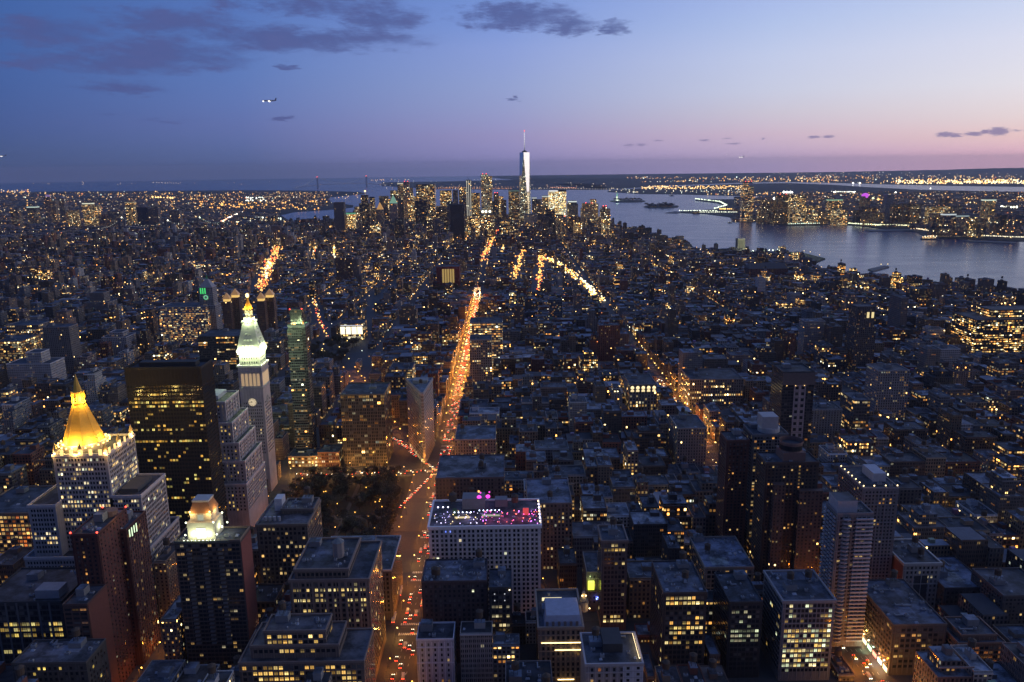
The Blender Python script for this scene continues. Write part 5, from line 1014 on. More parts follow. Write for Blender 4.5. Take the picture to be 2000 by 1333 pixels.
MID = [  # name, label, short, pl, pr, py, Y, depth, colour, par, dim, kw
    ('grey_apartment_slab', 'tall plain grey brown apartment slab standing alone at the far left', 'tall lone left slab', 83, 134, 640, 1330, 30, (.25, .22, .21), (.05, .1, .3), APT, {}),
    ('stepped_tower', 'stepped stone apartment tower rising behind the tall lone slab', 'stepped stone tower', 163, 210, 592, 1950, 50, (.27, .24, .23), (.04, .1, .4), APT, dict(tiers=[(.2, .8, .2, .8, 573)])),
    ('white_stepped_block', 'white stepped apartment block below the tall lone slab', 'white stepped block', 12, 98, 712, 1180, 40, (.52, .50, .52), (.08, .1, .5), APT, dict(tiers=[(.4, .75, .2, .8, 690)])),
    ('flat_office_block', 'flat office block with one row of small lit windows at the far left', 'lit rowed flat block', 12, 75, 636, 1480, 50, (.24, .22, .22), (.35, .9, .3), OFF, {}),
    ('stepped_white_tower', 'pale stepped apartment tower behind the black glass slab', 'pale stepped tower', 198, 246, 660, 1420, 40, (.46, .44, .47), (.05, .1, .2), APT, dict(tiers=[(.25, .8, .2, .8, 650)])),
    ('dark_office_block', 'wide dark office block with lit bands just left of the clock tower', 'dark banded office', 386, 468, 658, 1290, 60, (.07, .07, .075), (.22, .9, .2), (.85, .5, .5), dict(bay=3, fl=4)),
    ('arch_lit_block', 'orange lit low block with bright roof lamps at the far left', 'orange lit far block', -10, 40, 668, 1330, 60, (.28, .2, .13), (.6, .2, .5), OFF, {}),
    ('brick_tower_block', 'dark brick tower block left of the great lit boulevard', 'dark brick boulevard tower', 560, 583, 592, 1800, 24, (.17, .10, .09), (.08, .1, .6), APT, {}),
    ('brick_slab_block', 'broad dark brick slab block with scattered lit windows in the middle distance', 'broad dark brick slab', 655, 686, 505, 2450, 22, (.16, .10, .085), (.14, .1, .3), APT, {}),
    ('brick_slab_block', 'pale edged brick slab beside the broad dark brick slab', 'pale edged brick slab', 687, 700, 507, 2450, 40, (.26, .19, .17), (.08, .1, .7), APT, {}),
    ('blue_glass_tower', 'blue grey glass apartment building with a pale blank upper floor', 'blue grey glass block', 1073, 1098, 586, 1750, 22, (.16, .22, .30), (.12, .2, .6), (.85, .7, .5), {}),
    ('cube_block', 'squat brown apartment cube near the far diagonal avenue', 'squat brown cube', 1170, 1190, 542, 2250, 30, (.26, .20, .18), (.05, .1, .2), APT, {}),
    ('green_lit_store', 'low office with a green lit top row in the right middle distance', 'green topped office', 1393, 1424, 627, 1900, 40, (.22, .19, .18), (.45, .7, .1), OFF, {}),
    ('lit_department_store', 'long stone department store with a lit curved roof strip', 'long lit roofed store', 1348, 1452, 742, 1090, 60, (.22, .20, .19), (.35, .85, .3), OFF, dict(bay=3.4, fl=4.2)),
    ('cream_loft_block', 'pale gridded apartment block with a plain parapet in the right middle distance', 'pale gridded block', 1716, 1777, 725, 1010, 36, (.36, .33, .33), (.13, .15, .7), (.45, .52, .5), {}),
    ('brown_slab_tower', 'slim brown slab tower right of the slim stepped brick tower', 'slim brown slab', 1762, 1775, 583, 1500, 50, (.26, .21, .19), (.03, .1, .8), APT, {}),
    ('dark_lit_slab', 'dark slab with amber windows near the river on the right', 'amber dotted dark slab', 1783, 1822, 565, 1800, 30, (.10, .085, .08), (.30, .1, .4), APT, {}),
    ('lit_corner_store', 'small office with three bright yellow rows at the right', 'three rowed office', 1669, 1700, 783, 930, 40, (.16, .14, .13), (.4, .95, .1), (.6, .55, .5), dict(fl=4.4)),
    ('white_loft_block', 'white gridded loft block with a flat roof at the right', 'white gridded loft', 1838, 1876, 683, 1230, 30, (.60, .58, .58), (.03, .1, .1), (.6, .55, .4), {}),
    ('gridded_office_block', 'dark gridded office block left of the wedge shaped tower', 'dark gridded office', 664, 750, 772, 868 + 20, 52, (.14, .115, .105), (.20, .3, .8), (.6, .7, .5), dict(bay=4.2, fl=4)),
    ('shop_terrace', 'low lit shop terrace facing the leafless square', 'lit shop terrace', 562, 620, 893, 888, 30, (.28, .22, .17), (.75, .6, .3), (.6, .6, .7), dict(bay=4, fl=4.5)),
    ('shop_terrace', 'low brick shop terrace with a red lit sign facing the leafless square', 'red signed shop terrace', 620, 662, 885, 888, 30, (.26, .13, .1), (.4, .3, .5), (.5, .5, .6), dict(bay=4, fl=4)),
    ('avenue_loft', 'stone loft with yellow lit rows behind the wedge shaped tower', 'yellow rowed loft', 760, 805, 722, 1150, 40, (.3, .26, .22), (.75, .4, .4), (.55, .5, .7), {}),
    ('mansion_block', 'pale gridded hotel with arched top windows right of the avenue', 'pale arched hotel', 897, 953, 795, 1040, 34, (.40, .36, .36), (.04, .1, .2), (.5, .55, .4), {}),
    ('courtyard_building', 'pale courtyard office with a dark roof right of the avenue', 'pale courtyard office', 888, 968, 860, 850, 50, (.32, .27, .25), (.14, .3, .35), (.5, .55, .5), dict(roofc=(.14, .17, .24))),
    ('flat_topped_office', 'wide dark flat topped office behind the pale rooftop bar block', 'wide flat topped office', 850, 985, 935, 690, 60, (.12, .10, .105), (.03, .2, .15), (.5, .55, .5), dict(clutter=(8, 2), roofc=(.16, .17, .21))),
    ('arcaded_loft', 'brown arcaded loft with a blue grey roof right of the rooftop bar block', 'brown arcaded loft', 1030, 1118, 985, 634, 56, (.22, .17, .15), (.20, .6, .3), (.5, .6, .5), dict(clutter=(6, 2), roofc=(.18, .2, .27))),
    ('cream_tower_loft', 'tall cream loft with a dark recessed court left of the red brick tower', 'tall cream loft', 1324, 1381, 838, 860, 50, (.38, .32, .28), (.10, .3, .3), (.45, .5, .6), dict(clutter=(3, 1))),
]
for i, (nm, lb, sh, a, c_, py, Y, dp, col, par, dim, kw) in enumerate(MID):
    block(nm, lb, 'building', sh, a, c_, py, Y, dp, col, par, dim, seed=200 + i, **kw)

# triumphal arch at the end of the avenue
b = Bld('triumphal_arch', 'floodlit white marble arch at the far end of the avenue', 'arch', -84, 2168)
ax, ay = atY(932, 570, 2165)[0], 2165
mb = MB(); mb.box(ax - 8.8, ay, ax - 4.6, ay + 6, 2.2, 17, c=(.6, .58, .54), top=0); mb.box(ax + 4.6, ay, ax + 8.8, ay + 6, 2.2, 17, c=(.6, .58, .54), top=0); b.part(mb, 'pier', M['marble'])
mb = MB(); n = 10; P = [(-8.8, 17), (-8.8, 25), (8.8, 25), (8.8, 17)] + [(4.6 * cos(pi * i / n), 14.4 + 4.6 * sin(pi * i / n) - (2 if i in (0, n) else 0)) for i in range(n + 1)]
mb.face([(ax + u, ay, zz) for u, zz in P], 0, (.6, .58, .54)); mb.box(ax - 9.4, ay - .5, ax + 9.4, ay + 6.5, 20.5, 21.3, c=(.6, .58, .54), top=0, bottom=True); mb.box(ax - 8.8, ay + .1, ax + 8.8, ay + 6, 21.3, 25, c=(.6, .58, .54), top=0); b.part(mb, 'attic', M['marble'])
for q in (-7, 0, 7): lamp_light(b.root, (ax + q - b.loc.x, ay - 7 - b.loc.y, 9 - b.loc.z), (1, .82, .5), 9000, .5)
reg(b, 930, 570, 'marble arch', (ax - 10, ay - 2, ax + 10, ay + 8))

# ------------------------------------------------------------------ downtown skyline
LITY = (.62, .5); BRONZE = (.16, .13, .11); SLATE = (.15, .15, .18); PALE = (.34, .32, .34); BLUEG = (.10, .12, .15)
sd_ = [0]
def tower(label, pl, pr, py, Y, col=SLATE, lit=.2, row=.3, tiers=None, crown=None, red=0, bay=3.4, fl=4.0, dim=(.6, .62, .85), hue=0.05, name='skyscraper', cat='skyscraper', depth=None, short=None, group='skyscrapers at the tip of the island'):
    sd_[0] += 1; w = atY(pr, py, Y)[0] - atY(pl, py, Y)[0]
    b = block(name, label, cat, short, pl, pr, py, Y, depth or max(22, w * .8), col, (lit, row, (sd_[0] * .137) % 1, hue), dim, bay, fl, ROOFD, tiers, None, foot=True if Y < 5200 else False, group=group)
    x0, y0, x1, y1, _, z = b.T[-1]
    if short is None: LAND.pop() if Y < 5200 else None
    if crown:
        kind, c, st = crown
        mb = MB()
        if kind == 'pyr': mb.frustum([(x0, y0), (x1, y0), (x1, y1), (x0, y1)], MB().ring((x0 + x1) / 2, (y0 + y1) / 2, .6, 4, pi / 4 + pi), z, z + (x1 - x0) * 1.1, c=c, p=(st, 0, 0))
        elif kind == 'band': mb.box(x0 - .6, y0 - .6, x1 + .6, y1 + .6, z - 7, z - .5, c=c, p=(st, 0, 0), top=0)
        elif kind == 'dome':
            mb.ball((x0 + x1) / 2, (y0 + y1) / 2, z, (x1 - x0) / 2, c=c, p=(st, 0, 0), sz=.8)
        elif kind == 'strips':
            for u in (.06, .42, .80):
                if mb.f: b.part(mb, 'light_strip', M['glow']); mb = MB()
                mb.box(x0 + (x1 - x0) * u, y0 - .8, x0 + (x1 - x0) * (u + .10), y0, z * .25, z - 3, c=c, p=(st, 0, 0), top=0)
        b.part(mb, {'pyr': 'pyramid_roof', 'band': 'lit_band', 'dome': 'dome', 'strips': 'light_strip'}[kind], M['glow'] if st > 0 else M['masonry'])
    for i in range(red): beacon(b, x0 + (x1 - x0) * (i + .5) / red, y0, z + 4, 2.0)
    return b
V1 = atY(1024.5, 300, 4700); wx, wy = V1[0], 4700
b = Bld('tapered_glass_tower', 'tallest glass tower on the skyline, tapering facets and a lit mast', 'skyscraper', wx, wy, 2)
ph = radians(-13); rot = lambda u, v: (wx + u * cos(ph) - v * sin(ph), wy + u * sin(ph) + v * cos(ph))
hb_ = 29.5; B4 = [rot(*q) for q in ((-hb_, -hb_), (hb_, -hb_), (hb_, hb_), (-hb_, hb_))]; T4 = [rot(*q) for q in ((0, -hb_), (hb_, 0), (0, hb_), (-hb_, 0))]
zt = atY(1025, 298, wy)[1]; zb_ = 58
mb = MB(); mb.prism(B4, 2, zb_, c=(.3, .32, .34), p=(.3, .8, .3), d=(.8, .6, .4), bay=3, fl=4); b.part(mb, 'podium', M['facade'])
g1 = MB(); g2 = MB()
for i in range(4):
    j = (i + 1) % 4
    f = [(*B4[i], zb_), (*B4[j], zb_), (*T4[i], zt)]
    g2.face(f, 0, (.20, .23, .24), (.5, .6, .21 + i * .1, .32), (.86, .62, .45), [(0, 0), (16, 0), (8, 88)])
    g1.face([(*B4[j], zb_), (*T4[j], zt), (*T4[i], zt)], 0)
b.part(g2, 'glass_wall', M['facade']); b.part(g1, 'mirror_facet', M['mirror'])
mb = MB(); mb.face([(*q, zt) for q in T4], 0, ROOFD); b.part(mb, 'roof', M['roofing'])
mb = MB(); mb.cyl(wx, wy, 15, 15, zt, zt + 7, 20, c=(.12, .12, .14)); mb.cyl(wx, wy, 10, 4, zt + 7, zt + 12, 14, c=(.14, .14, .16)); b.part(mb, 'communications_ring', M['masonry'])
zm = atY(1024, 256, wy)[1]
mb = MB(); mb.cyl(wx, wy, 2.6, .9, zt + 10, zm, 8, c=(.45, .45, .48)); ms = b.part(mb, 'mast', M['masonry'])
for k in range(11):
    mb = MB(); zz = zt + 16 + k * (zm - zt - 20) / 11; mb.ball(wx, wy, zz, 2.7, c=(.95, .95, 1), p=(1.1, 0, 0), n=6, m=4, sz=1.3); b.part(mb, 'mast_light', M['glow'], ms)
mb = MB(); mb.ball(wx, wy, zm, 2.6, c=(1, .08, .05), p=(5, 0, 0), n=6, m=4); b.part(mb, 'beacon', M['glow'], ms)
reg(b, 1025, 380, 'tallest tapered tower', (wx - 40, wy - 40, wx + 40, wy + 40))
# the skyline round it: pixel span, top, distance
tower('broad brown windowless slab at the left end of the skyline', 651, 671, 396, 4300, (.25, .20, .19), .02, dim=(.3, .9, .3), short='broad brown windowless slab')
tower('yellow lit mid rise with a green top beside the broad brown slab', 676, 692, 416, 4320, (.2, .17, .1), .75, .2, crown=('band', (.3, 1, .5), .35))
tower('dark stepped brick tower right of the broad brown slab', 701, 721, 398, 4250, (.10, .075, .07), .18, tiers=[(.2, .85, .2, .9, 382)])
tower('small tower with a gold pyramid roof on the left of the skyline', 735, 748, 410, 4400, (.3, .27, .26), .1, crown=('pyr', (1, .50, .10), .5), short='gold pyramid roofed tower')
tower('dark blocky tower behind the gold pyramid roofed tower', 740, 757, 384, 4850, (.12, .12, .13), .2)
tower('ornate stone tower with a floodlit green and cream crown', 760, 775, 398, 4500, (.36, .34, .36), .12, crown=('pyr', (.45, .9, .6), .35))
tower('squat lit tower at the foot of the pink striped pair', 762, 777, 373, 4950, (.2, .16, .12), .5, .6)
tower('tall tower with white lights at its head, left of the pink striped pair', 776, 787, 358, 5000, (.2, .2, .23), .35, .4, crown=('band', (1, .92, .7), .6))
tower('tallest pink striped slab with red beacons, left part of the skyline', 787, 799, 356, 4980, (.34, .26, .27), .25, .2, red=2, short='pink striped slab')
tower('slim grey tower close behind the pink striped slab', 799, 806, 368, 5050, SLATE, .3)
tower('wide dark office slab with lit bands between the pink striped slab and the yellow tower', 812, 848, 361, 4950, (.09, .09, .10), .42, .75, fl=4.5, short='wide dark banded slab')
tower('black square tower in front of the wide dark banded slab', 810, 835, 393, 4500, (.05, .05, .06), .08)
tower('glowing yellow office tower in the middle of the skyline', 859, 881, 373, 4900, (.2, .16, .08), .62, .75, dim=(.6, .6, .6), hue=.05, short='glowing yellow tower')
tower('plain black windowless tower, wide and flat topped', 879, 906, 400, 3950, (.055, .05, .06), .0, dim=(.2, .9, .2), short='black windowless tower')
tower('slender pale twin ribbed tower behind the black windowless tower', 884, 894, 372, 4900, PALE, .1)
tower('bronze tower behind the black windowless tower, with lit upper floors', 896, 910, 367, 4950, BRONZE, .45, .6)
tower('slender rippled tower with bright vertical light strips', 910, 920, 352, 4600, (.3, .3, .33), .2, crown=('strips', (1, .96, .75), .6), short='rippled striped tower')
tower('dark red tower with orange lit floors right of the rippled tower', 920, 937, 378, 4900, (.13, .07, .06), .45, .5)
b = tower('unfinished tall tower with bright work lights and red lamps at its top', 939, 961, 345, 4750, (.22, .24, .23), .5, .3, hue=.12, crown=('strips', (.85, 1, .72), .75), red=2, tiers=[(.0, .66, .1, .9, 341)], short='unfinished work lit tower')
for u in (.1, .4, .75):
    mb = MB(); x0, y0, x1, y1, _, z = b.T[0]; mb.ball(x0 + (x1 - x0) * u, y0 - 4, 95, 7, c=(.95, 1, .85), p=(3, 0, 0), n=8, m=5); b.part(mb, 'work_light', M['glow'])
tower('slim grey tower with two red lamps right of the unfinished tower', 964, 974, 378, 4800, SLATE, .2, red=2)
tower('boxy yellow lit tower just left of the tallest tapered tower', 993, 1014, 372, 4560, (.22, .18, .10), .5, .7, dim=(.6, .55, .5), hue=.08, crown=('band', (.5, .9, .7), .12), short='boxy yellow tower')
tower('small dark tower with a white cap just right of the tallest tapered tower', 1039, 1048, 386, 4800, BLUEG, .2, crown=('band', (.9, 1, 1), .5))
tower('low glassy white building at the foot of the tallest tapered tower', 1024, 1049, 419, 4450, (.42, .44, .46), .35, .1, dim=(.8, .5, .3))
tower('left stepped shoulder tower beside the bright golden tower', 1059, 1073, 383, 4560, (.2, .18, .14), .3, .5, crown=('band', (.9, 1, .95), .5))
b = tower('bright golden glass tower with a white lit roof edge', 1072, 1106, 375, 4520, (.46, .40, .22), .97, .2, dim=(.92, .7, .5), hue=.24, fl=4.2, short='bright golden tower')
x0, y0, x1, y1, _, z = b.T[0]; mb = MB(); mb.box(x0 + 1, y0 + 2, x0 + (x1 - x0) * .52, y0 + 20, z, z + 8, c=(1, 1, .92), p=(.9, 0, 0), top=0); b.part(mb, 'lit_roof_edge', M['glow']); mb = MB(); mb.box(x0 + (x1 - x0) * .56, y0 + 4, x1, y1, z, z + 10, c=(.1, .1, .11), top=0); b.part(mb, 'plant_room', M['masonry'])
tower('dark round headed tower in front of the bright golden tower', 1065, 1084, 410, 4200, (.06, .06, .07), .1)
b = tower('tower with a white lit stepped pyramid top right of the golden tower', 1108, 1129, 399, 4550, (.2, .2, .21), .15, .3, crown=('band', (.9, 1, .95), .8), tiers=[(.12, .88, .1, .9, 393)])
b = tower('broad stone tower with a mansard head and red lamps on its corners', 1136, 1165, 408, 4100, (.30, .24, .20), .55, .35, dim=(.5, .5, .4), red=2, tiers=[(.08, .92, .1, .9, 398)], short='mansard headed tower')
tower('slim stepped brick tower at the right end of the skyline', 1171, 1191, 424, 4050, (.20, .12, .10), .3, .2, tiers=[(.12, .85, .1, .9, 412), (.25, .75, .2, .8, 404)], red=2, short='right end brick tower')
tower('grey lit office block below the black windowless tower', 914, 936, 427, 3800, (.17, .14, .12), .55, .85)
tower('wide lit office block under the unfinished work lit tower', 938, 965, 420, 4000, (.2, .19, .17), .4, .7)
tower('low dark office block with a white sign in front of the boxy yellow tower', 976, 1004, 432, 3900, (.08, .08, .08), .35, .8)
tower('brick apartment block left of the mansard headed tower', 1084, 1100, 420, 4000, (.13, .09, .08), .2)
tower('pale slab with a red lamp between golden and mansard headed towers', 1098, 1108, 424, 4050, (.36, .34, .36), .06, red=1)
tower('brown apartment tower just left of the mansard headed tower', 1110, 1133, 425, 4150, (.16, .11, .09), .2)
for i in range(52):
    pl = [690, 722, 748, 770, 800, 826, 846, 866, 905, 930, 955, 975, 1002, 1046, 1060, 1085, 1120, 1150, 1178][i % 19] + R.uniform(-7, 7); w = R.uniform(9, 20)
    far = i % 52 < 33
    tower(['slate', 'brown', 'grey', 'tan'][(i + i // 20) % 4] + ' ' + ['slim', 'boxy', 'stepped', 'broad', 'plain'][i % 5] + ' block ' + ('deep in' if far else 'at the foot of') + ' the skyline, ' + ['below the pink striped slab', 'by the gold pyramid roofed tower', 'near the wide dark banded slab', 'by the black windowless tower', 'near the rippled striped tower', 'by the boxy yellow tower', 'near the bright golden tower', 'by the mansard headed tower', 'near the broad brown windowless slab'][i % 9], pl, pl + w, R.uniform(384, 414) if far else R.uniform(422, 440), R.uniform(4650, 5000) if far else R.uniform(3700, 4150), [SLATE, BRONZE, (.2, .2, .2), TAN][i % 4], R.choice([.1, .2, .3, .6]), R.random(), tiers=[(.2, .8, .2, .8, 390)] if far and i % 5 == 2 else None)
# ------------------------------------------------------------------ towers across the river
GJ = 'towers on the far side of the river'
def jc(label, pl, pr, py, base, col, lit, row=.3, **k):
    X, Y = at((pl + pr) / 2, base, 2.2); return tower(label, pl, pr, py, Y, col, lit, row, name='riverside_tower', cat='tower', group=GJ, depth=k.pop('depth', 40), **k)
b = jc('tallest tower across the river, dark head and lit lower floors', 1451, 1473, 366, 434, (.2, .22, .22), .5, .9, tiers=[(.1, .9, .1, .9, 356)], dim=(.8, .5, .45), red=3, short='tallest tower across the river')
x0, y0, x1, y1, _, z = b.T[-1]; mb = MB(); mb.box(x0 + (x1 - x0) * .5, y0 - .5, x1 + .5, y0 + 5, z - 22, z - 3, c=(.62, .58, .62), top=0); b.part(mb, 'pale_panel', M['masonry'])
JT = [(1518, 1541, 381, 437, (.10, .08, .08), .25, .3, 'dark brick pair with a red lamp right of the tallest tower across the river', dict(red=2)), (1545, 1575, 381, 438, (.14, .16, .14), .5, .9, 'broad green grey office tower with lit bands across the river', {}), (1490, 1514, 392, 437, (.1, .09, .09), .3, .2, 'dark apartment block between the two tall riverside towers', {}),
 (1619, 1646, 390, 433, (.13, .15, .12), .5, .8, 'office tower with a pale green lit top band across the river', dict(crown=('band', (.5, 1, .6), .45))), (1629, 1657, 411, 440, (.28, .24, .14), .6, .9, 'wide low tan office lit in yellow bands on the far bank', {}), (1673, 1688, 411, 438, (.06, .06, .08), .1, .3, 'plain navy block left of the magenta crowned tower', {}),
 (1685, 1701, 384, 436, (.2, .18, .19), .25, .2, 'slim tower with a magenta glowing crown across the river', dict(crown=('dome', (.75, .1, .9), .9), short='magenta crowned tower')), (1688, 1728, 416, 441, (.15, .09, .08), .35, .2, 'broad brick apartment block below the magenta crowned tower', {}), (1703, 1715, 406, 437, (.14, .11, .11), .25, .2, 'narrow brown block right of the magenta crowned tower', {}),
 (1732, 1746, 381, 438, (.40, .40, .44), .03, .2, 'pale blank faced slab standing alone across the river', dict(short='pale blank slab')), (1746, 1766, 400, 440, (.11, .09, .1), .2, .2, 'dark apartment tower just right of the pale blank slab', {}), (1766, 1786, 398, 441, (.19, .15, .14), .12, .2, 'brown twin apartment tower, left one of the pair', {}), (1787, 1805, 399, 442, (.24, .18, .13), .35, .2, 'tan twin apartment tower, right one of the pair', {}),
 (1806, 1813, 405, 443, (.5, .5, .52), .1, .2, 'small white block right of the tan twin tower', {}), (1815, 1857, 404, 445, (.30, .26, .13), .85, .8, 'wide yellow lit office block across the river', dict(short='wide yellow office', dim=(.7, .5, .5))), (1840, 1856, 388, 440, (.16, .14, .14), .15, .2, 'brown block behind the wide yellow office', {}), (1823, 1845, 418, 462, (.09, .1, .12), .25, .3, 'blue black tower in front of the wide yellow office', {}),
 (1845, 1868, 418, 463, (.10, .12, .16), .3, .3, 'blue glass tower with a white lit roof line on the far bank', dict(crown=('band', (.9, 1, 1), .6))), (1869, 1893, 421, 463, (.2, .21, .22), .3, .3, 'grey glass tower with a pale lit cap on the far bank', dict(crown=('band', (.8, 1, .95), .3))), (1896, 1911, 425, 463, (.26, .25, .16), .4, .7, 'olive lit block right of the pale capped tower', {}), (1926, 1946, 390, 452, (.22, .26, .16), .55, .3, 'slim green lit tower with a white cap at the right', dict(crown=('band', (.85, 1, .8), .7), short='slim green lit tower')),
 (1913, 1928, 428, 464, (.15, .13, .12), .25, .2, 'brown block left of the slim green lit tower', {}), (1944, 1957, 423, 463, (.17, .17, .19), .25, .2, 'grey block right of the slim green lit tower', {}), (1957, 1975, 420, 463, (.14, .13, .13), .2, .2, 'dark block in the last row before the right edge', {}), (1978, 1998, 418, 465, (.2, .21, .25), .2, .2, 'grey blue tower cut by the right edge across the river', {}), (1575, 1600, 402, 438, (.22, .20, .16), .5, .8, 'tan office block right of the green grey office tower', {}), (1600, 1618, 412, 438, (.12, .12, .12), .3, .3, 'low dark block left of the green banded tower', {}), (1860, 1880, 402, 440, (.2, .19, .18), .25, .3, 'far grey block right of the wide yellow office', {}), (1482, 1490, 410, 436, (.15, .12, .1), .4, .3, 'narrow lit block at the foot of the tallest tower across the river', {})]
for pl, pr, py, ba, col, lit, row, lab, k in JT: jc(lab, pl, pr, py, ba, col, lit * .8, row, **k)
# ------------------------------------------------------------------ towers beyond the east river
GB = 'towers across the river on the far left'
for pl, pr, py, ba, col, lit, lab, k in [(160, 178, 397, 445, (.2, .2, .17), .5, 'pale lit tower with a white glowing top at the far left', dict(crown=('band', (1, 1, .75), .8), short='white topped far left tower')), (179, 190, 402, 446, (.24, .22, .17), .45, 'lit tower beside the white topped far left tower', {}), (211, 234, 413, 446, (.26, .24, .25), .15, 'grey block with a flat head at the far left', {}), (243, 260, 395, 444, (.13, .12, .1), .4, 'dark tower with lit crown floors at the far left', dict(crown=('band', (1, .8, .4), .25))), (266, 288, 406, 447, (.07, .06, .08), .05, 'dark plain slab left of the pearl lit bridge', {}), (288, 308, 408, 447, (.17, .14, .15), .08, 'brown slab left of the pearl lit bridge', {}), (52, 70, 404, 440, (.2, .19, .17), .2, 'tower with a greenish lit head near the left edge', dict(crown=('band', (.8, 1, .85), .7))), (85, 96, 385, 432, (.2, .17, .19), .15, 'slim tower with a violet tip near the left edge', dict(crown=('dome', (.6, .35, .9), .3))), (97, 107, 392, 438, (.22, .2, .18), .2, 'narrow pale tower near the left edge', {}), (114, 124, 388, 436, (.24, .22, .24), .1, 'slim stone tower with a domed top near the left edge', dict(crown=('dome', (.4, .36, .4), 0))), (128, 148, 412, 446, (.2, .17, .12), .4, 'tan lit block at the far left', {}), (20, 34, 410, 444, (.16, .14, .14), .2, 'brown block close to the left edge', {}), (192, 205, 420, 447, (.3, .14, .12), .1, 'red brick block right of the white topped far left tower', {}), (330, 350, 412, 442, (.2, .18, .19), .1, 'grey slab behind the pearl lit bridge', {}), (520, 540, 424, 447, (.09, .06, .06), .25, 'cluster block of dark brick by the far left water', {})]:
    X, Y = at((pl + pr) / 2, ba, 2.2); tower(lab, pl, pr, py, Y, col, lit, .4, name='far_tower', cat='tower', group=GB, depth=40, **k)
# ------------------------------------------------------------------ bridges
def bridge(name, label, P0, Ta, Tb, P1, htow, zdeck, zmid, lc, lst, col, step, rad, grp=None):
    mx, my = (Ta[0] + Tb[0]) / 2, (Ta[1] + Tb[1]) / 2
    b = Bld(name, label, 'bridge', mx, my, 0, group=grp); d = Vector((Tb[0] - Ta[0], Tb[1] - Ta[1], 0)).normalized(); n = Vector((-d.y, d.x, 0)) * 14
    for T_ in (Ta, Tb):
        mb = MB()
        for s_ in (-1, 1):
            a = Vector((T_[0], T_[1], 0)) + n * s_; mb.box(a.x - 5, a.y - 5, a.x + 5, a.y + 5, -1, htow, c=col, top=0)
        a = Vector((T_[0], T_[1], 0)) + n; c_ = Vector((T_[0], T_[1], 0)) - n
        for zz in (htow - 4, zdeck + (htow - zdeck) * .45): mb.bar((a.x, a.y, zz), (c_.x, c_.y, zz), 3.2, c=col)
        b.part(mb, 'pylon', M['masonry'])
        mb = MB(); mb.ball(T_[0], T_[1], htow + 3, rad * 2.2, c=(1, .1, .06) if lst < .6 else lc, p=(2.5, 0, 0), n=6, m=4); b.part(mb, 'beacon', M['glow'])
    mb = MB()
    def quad(A, B, w=13):
        A = Vector(A); B = Vector(B); e = Vector((B.x - A.x, B.y - A.y, 0)).normalized(); q = Vector((-e.y, e.x, 0)) * w
        mb.face([tuple(A - q), tuple(B - q), tuple(B + q), tuple(A + q)], 0, col); mb.face([tuple(A - q - Vector((0, 0, 5))), tuple(B - q - Vector((0, 0, 5))), tuple(B - q), tuple(A - q)], 0, col); mb.face([tuple(A + q - Vector((0, 0, 5))), tuple(B + q - Vector((0, 0, 5))), tuple(B + q), tuple(A + q)], 0, col)
    quad((*P0, 4), (*Ta, zdeck)); quad((*Ta, zdeck), (*Tb, zdeck)); quad((*Tb, zdeck), (*P1, 4)); b.part(mb, 'deck', M['masonry'])
    cb = MB(); lt = MB(); lo = MB()
    def span(A, B, f, nn):
        pts = []
        for i in range(nn + 1):
            t_ = i / nn; pts.append(Vector((A[0] + (B[0] - A[0]) * t_, A[1] + (B[1] - A[1]) * t_, f(t_))))
        for s_ in (-1, 1):
            for i in range(nn): cb.bar(tuple(pts[i] + n * s_), tuple(pts[i + 1] + n * s_), rad * .35, c=col)
        L = (pts[-1] - pts[0]).length; k = max(2, int(L / step))
        for i in range(k):
            t_ = (i + .5) / k; x_, y_ = A[0] + (B[0] - A[0]) * t_, A[1] + (B[1] - A[1]) * t_
            lt.octa(x_, y_, f(t_) + 1, rad, c=lc, p=(lst, 0, 0)); lo.octa(x_ + d.x * step * .5, y_ + d.y * step * .5, (zdeck if f(0) > zdeck + 20 and f(1) > zdeck + 20 else zdeck * .7) + 3, rad * .8, c=(1, .62, .25), p=(lst * .5, 0, 0))
    e0 = (P0[0] * .25 + Ta[0] * .75, P0[1] * .25 + Ta[1] * .75) if False else P0
    span(P0, Ta, lambda t_: zdeck * .3 + (htow - zdeck * .3) * t_ ** 1.7, 14); span(Ta, Tb, lambda t_: zmid + (htow - zmid) * (2 * t_ - 1) ** 2, 22); span(Tb, P1, lambda t_: zdeck * .3 + (htow - zdeck * .3) * (1 - t_) ** 1.7, 14)
    b.part(cb, 'cables', M['masonry']); b.part(lt, 'cable_lights', M['glow'], kind='stuff'); b.part(lo, 'deck_lights', M['glow'], kind='stuff')
    return b
def hgt(px, py, P): return EYE + ray(px, py).z * (P[1] / ray(px, py).y)
A0, Aa, Ab, A1 = at(196, 449), at(241, 455), at(331, 463), at(470, 470)
bridge('suspension_bridge', 'suspension bridge with pearl lights strung along drooping cables at the far left', A0, Aa, Ab, A1, hgt(241, 426, Aa), 42, 52, (1, .95, .72), 1.1, (.12, .12, .14), 34, 2.1, 'pearl lit bridges at the far left')
B0, Ba, Bb, B1 = at(345, 446), at(392, 446), at(438, 455), at(500, 462)
bridge('suspension_bridge', 'shorter suspension bridge with greenish cable lights ending by the lit piers', B0, Ba, Bb, B1, hgt(392, 426, Ba), 40, 48, (.80, 1, .70), 1.1, (.16, .14, .13), 34, 2.1, 'pearl lit bridges at the far left')
VB, VS = (-3699, 15778), (-2898, 16717); dv = (VS[0] - VB[0], VS[1] - VB[1])
bridge('suspension_bridge', 'huge pale blue suspension bridge far off on the horizon', (VB[0] - dv[0] * .45, VB[1] - dv[1] * .45), VB, VS, (VS[0] + dv[0] * .45, VS[1] + dv[1] * .45), 213, 70, 85, (.75, .85, 1), .55, (.34, .34, .40), 45, 5.5)
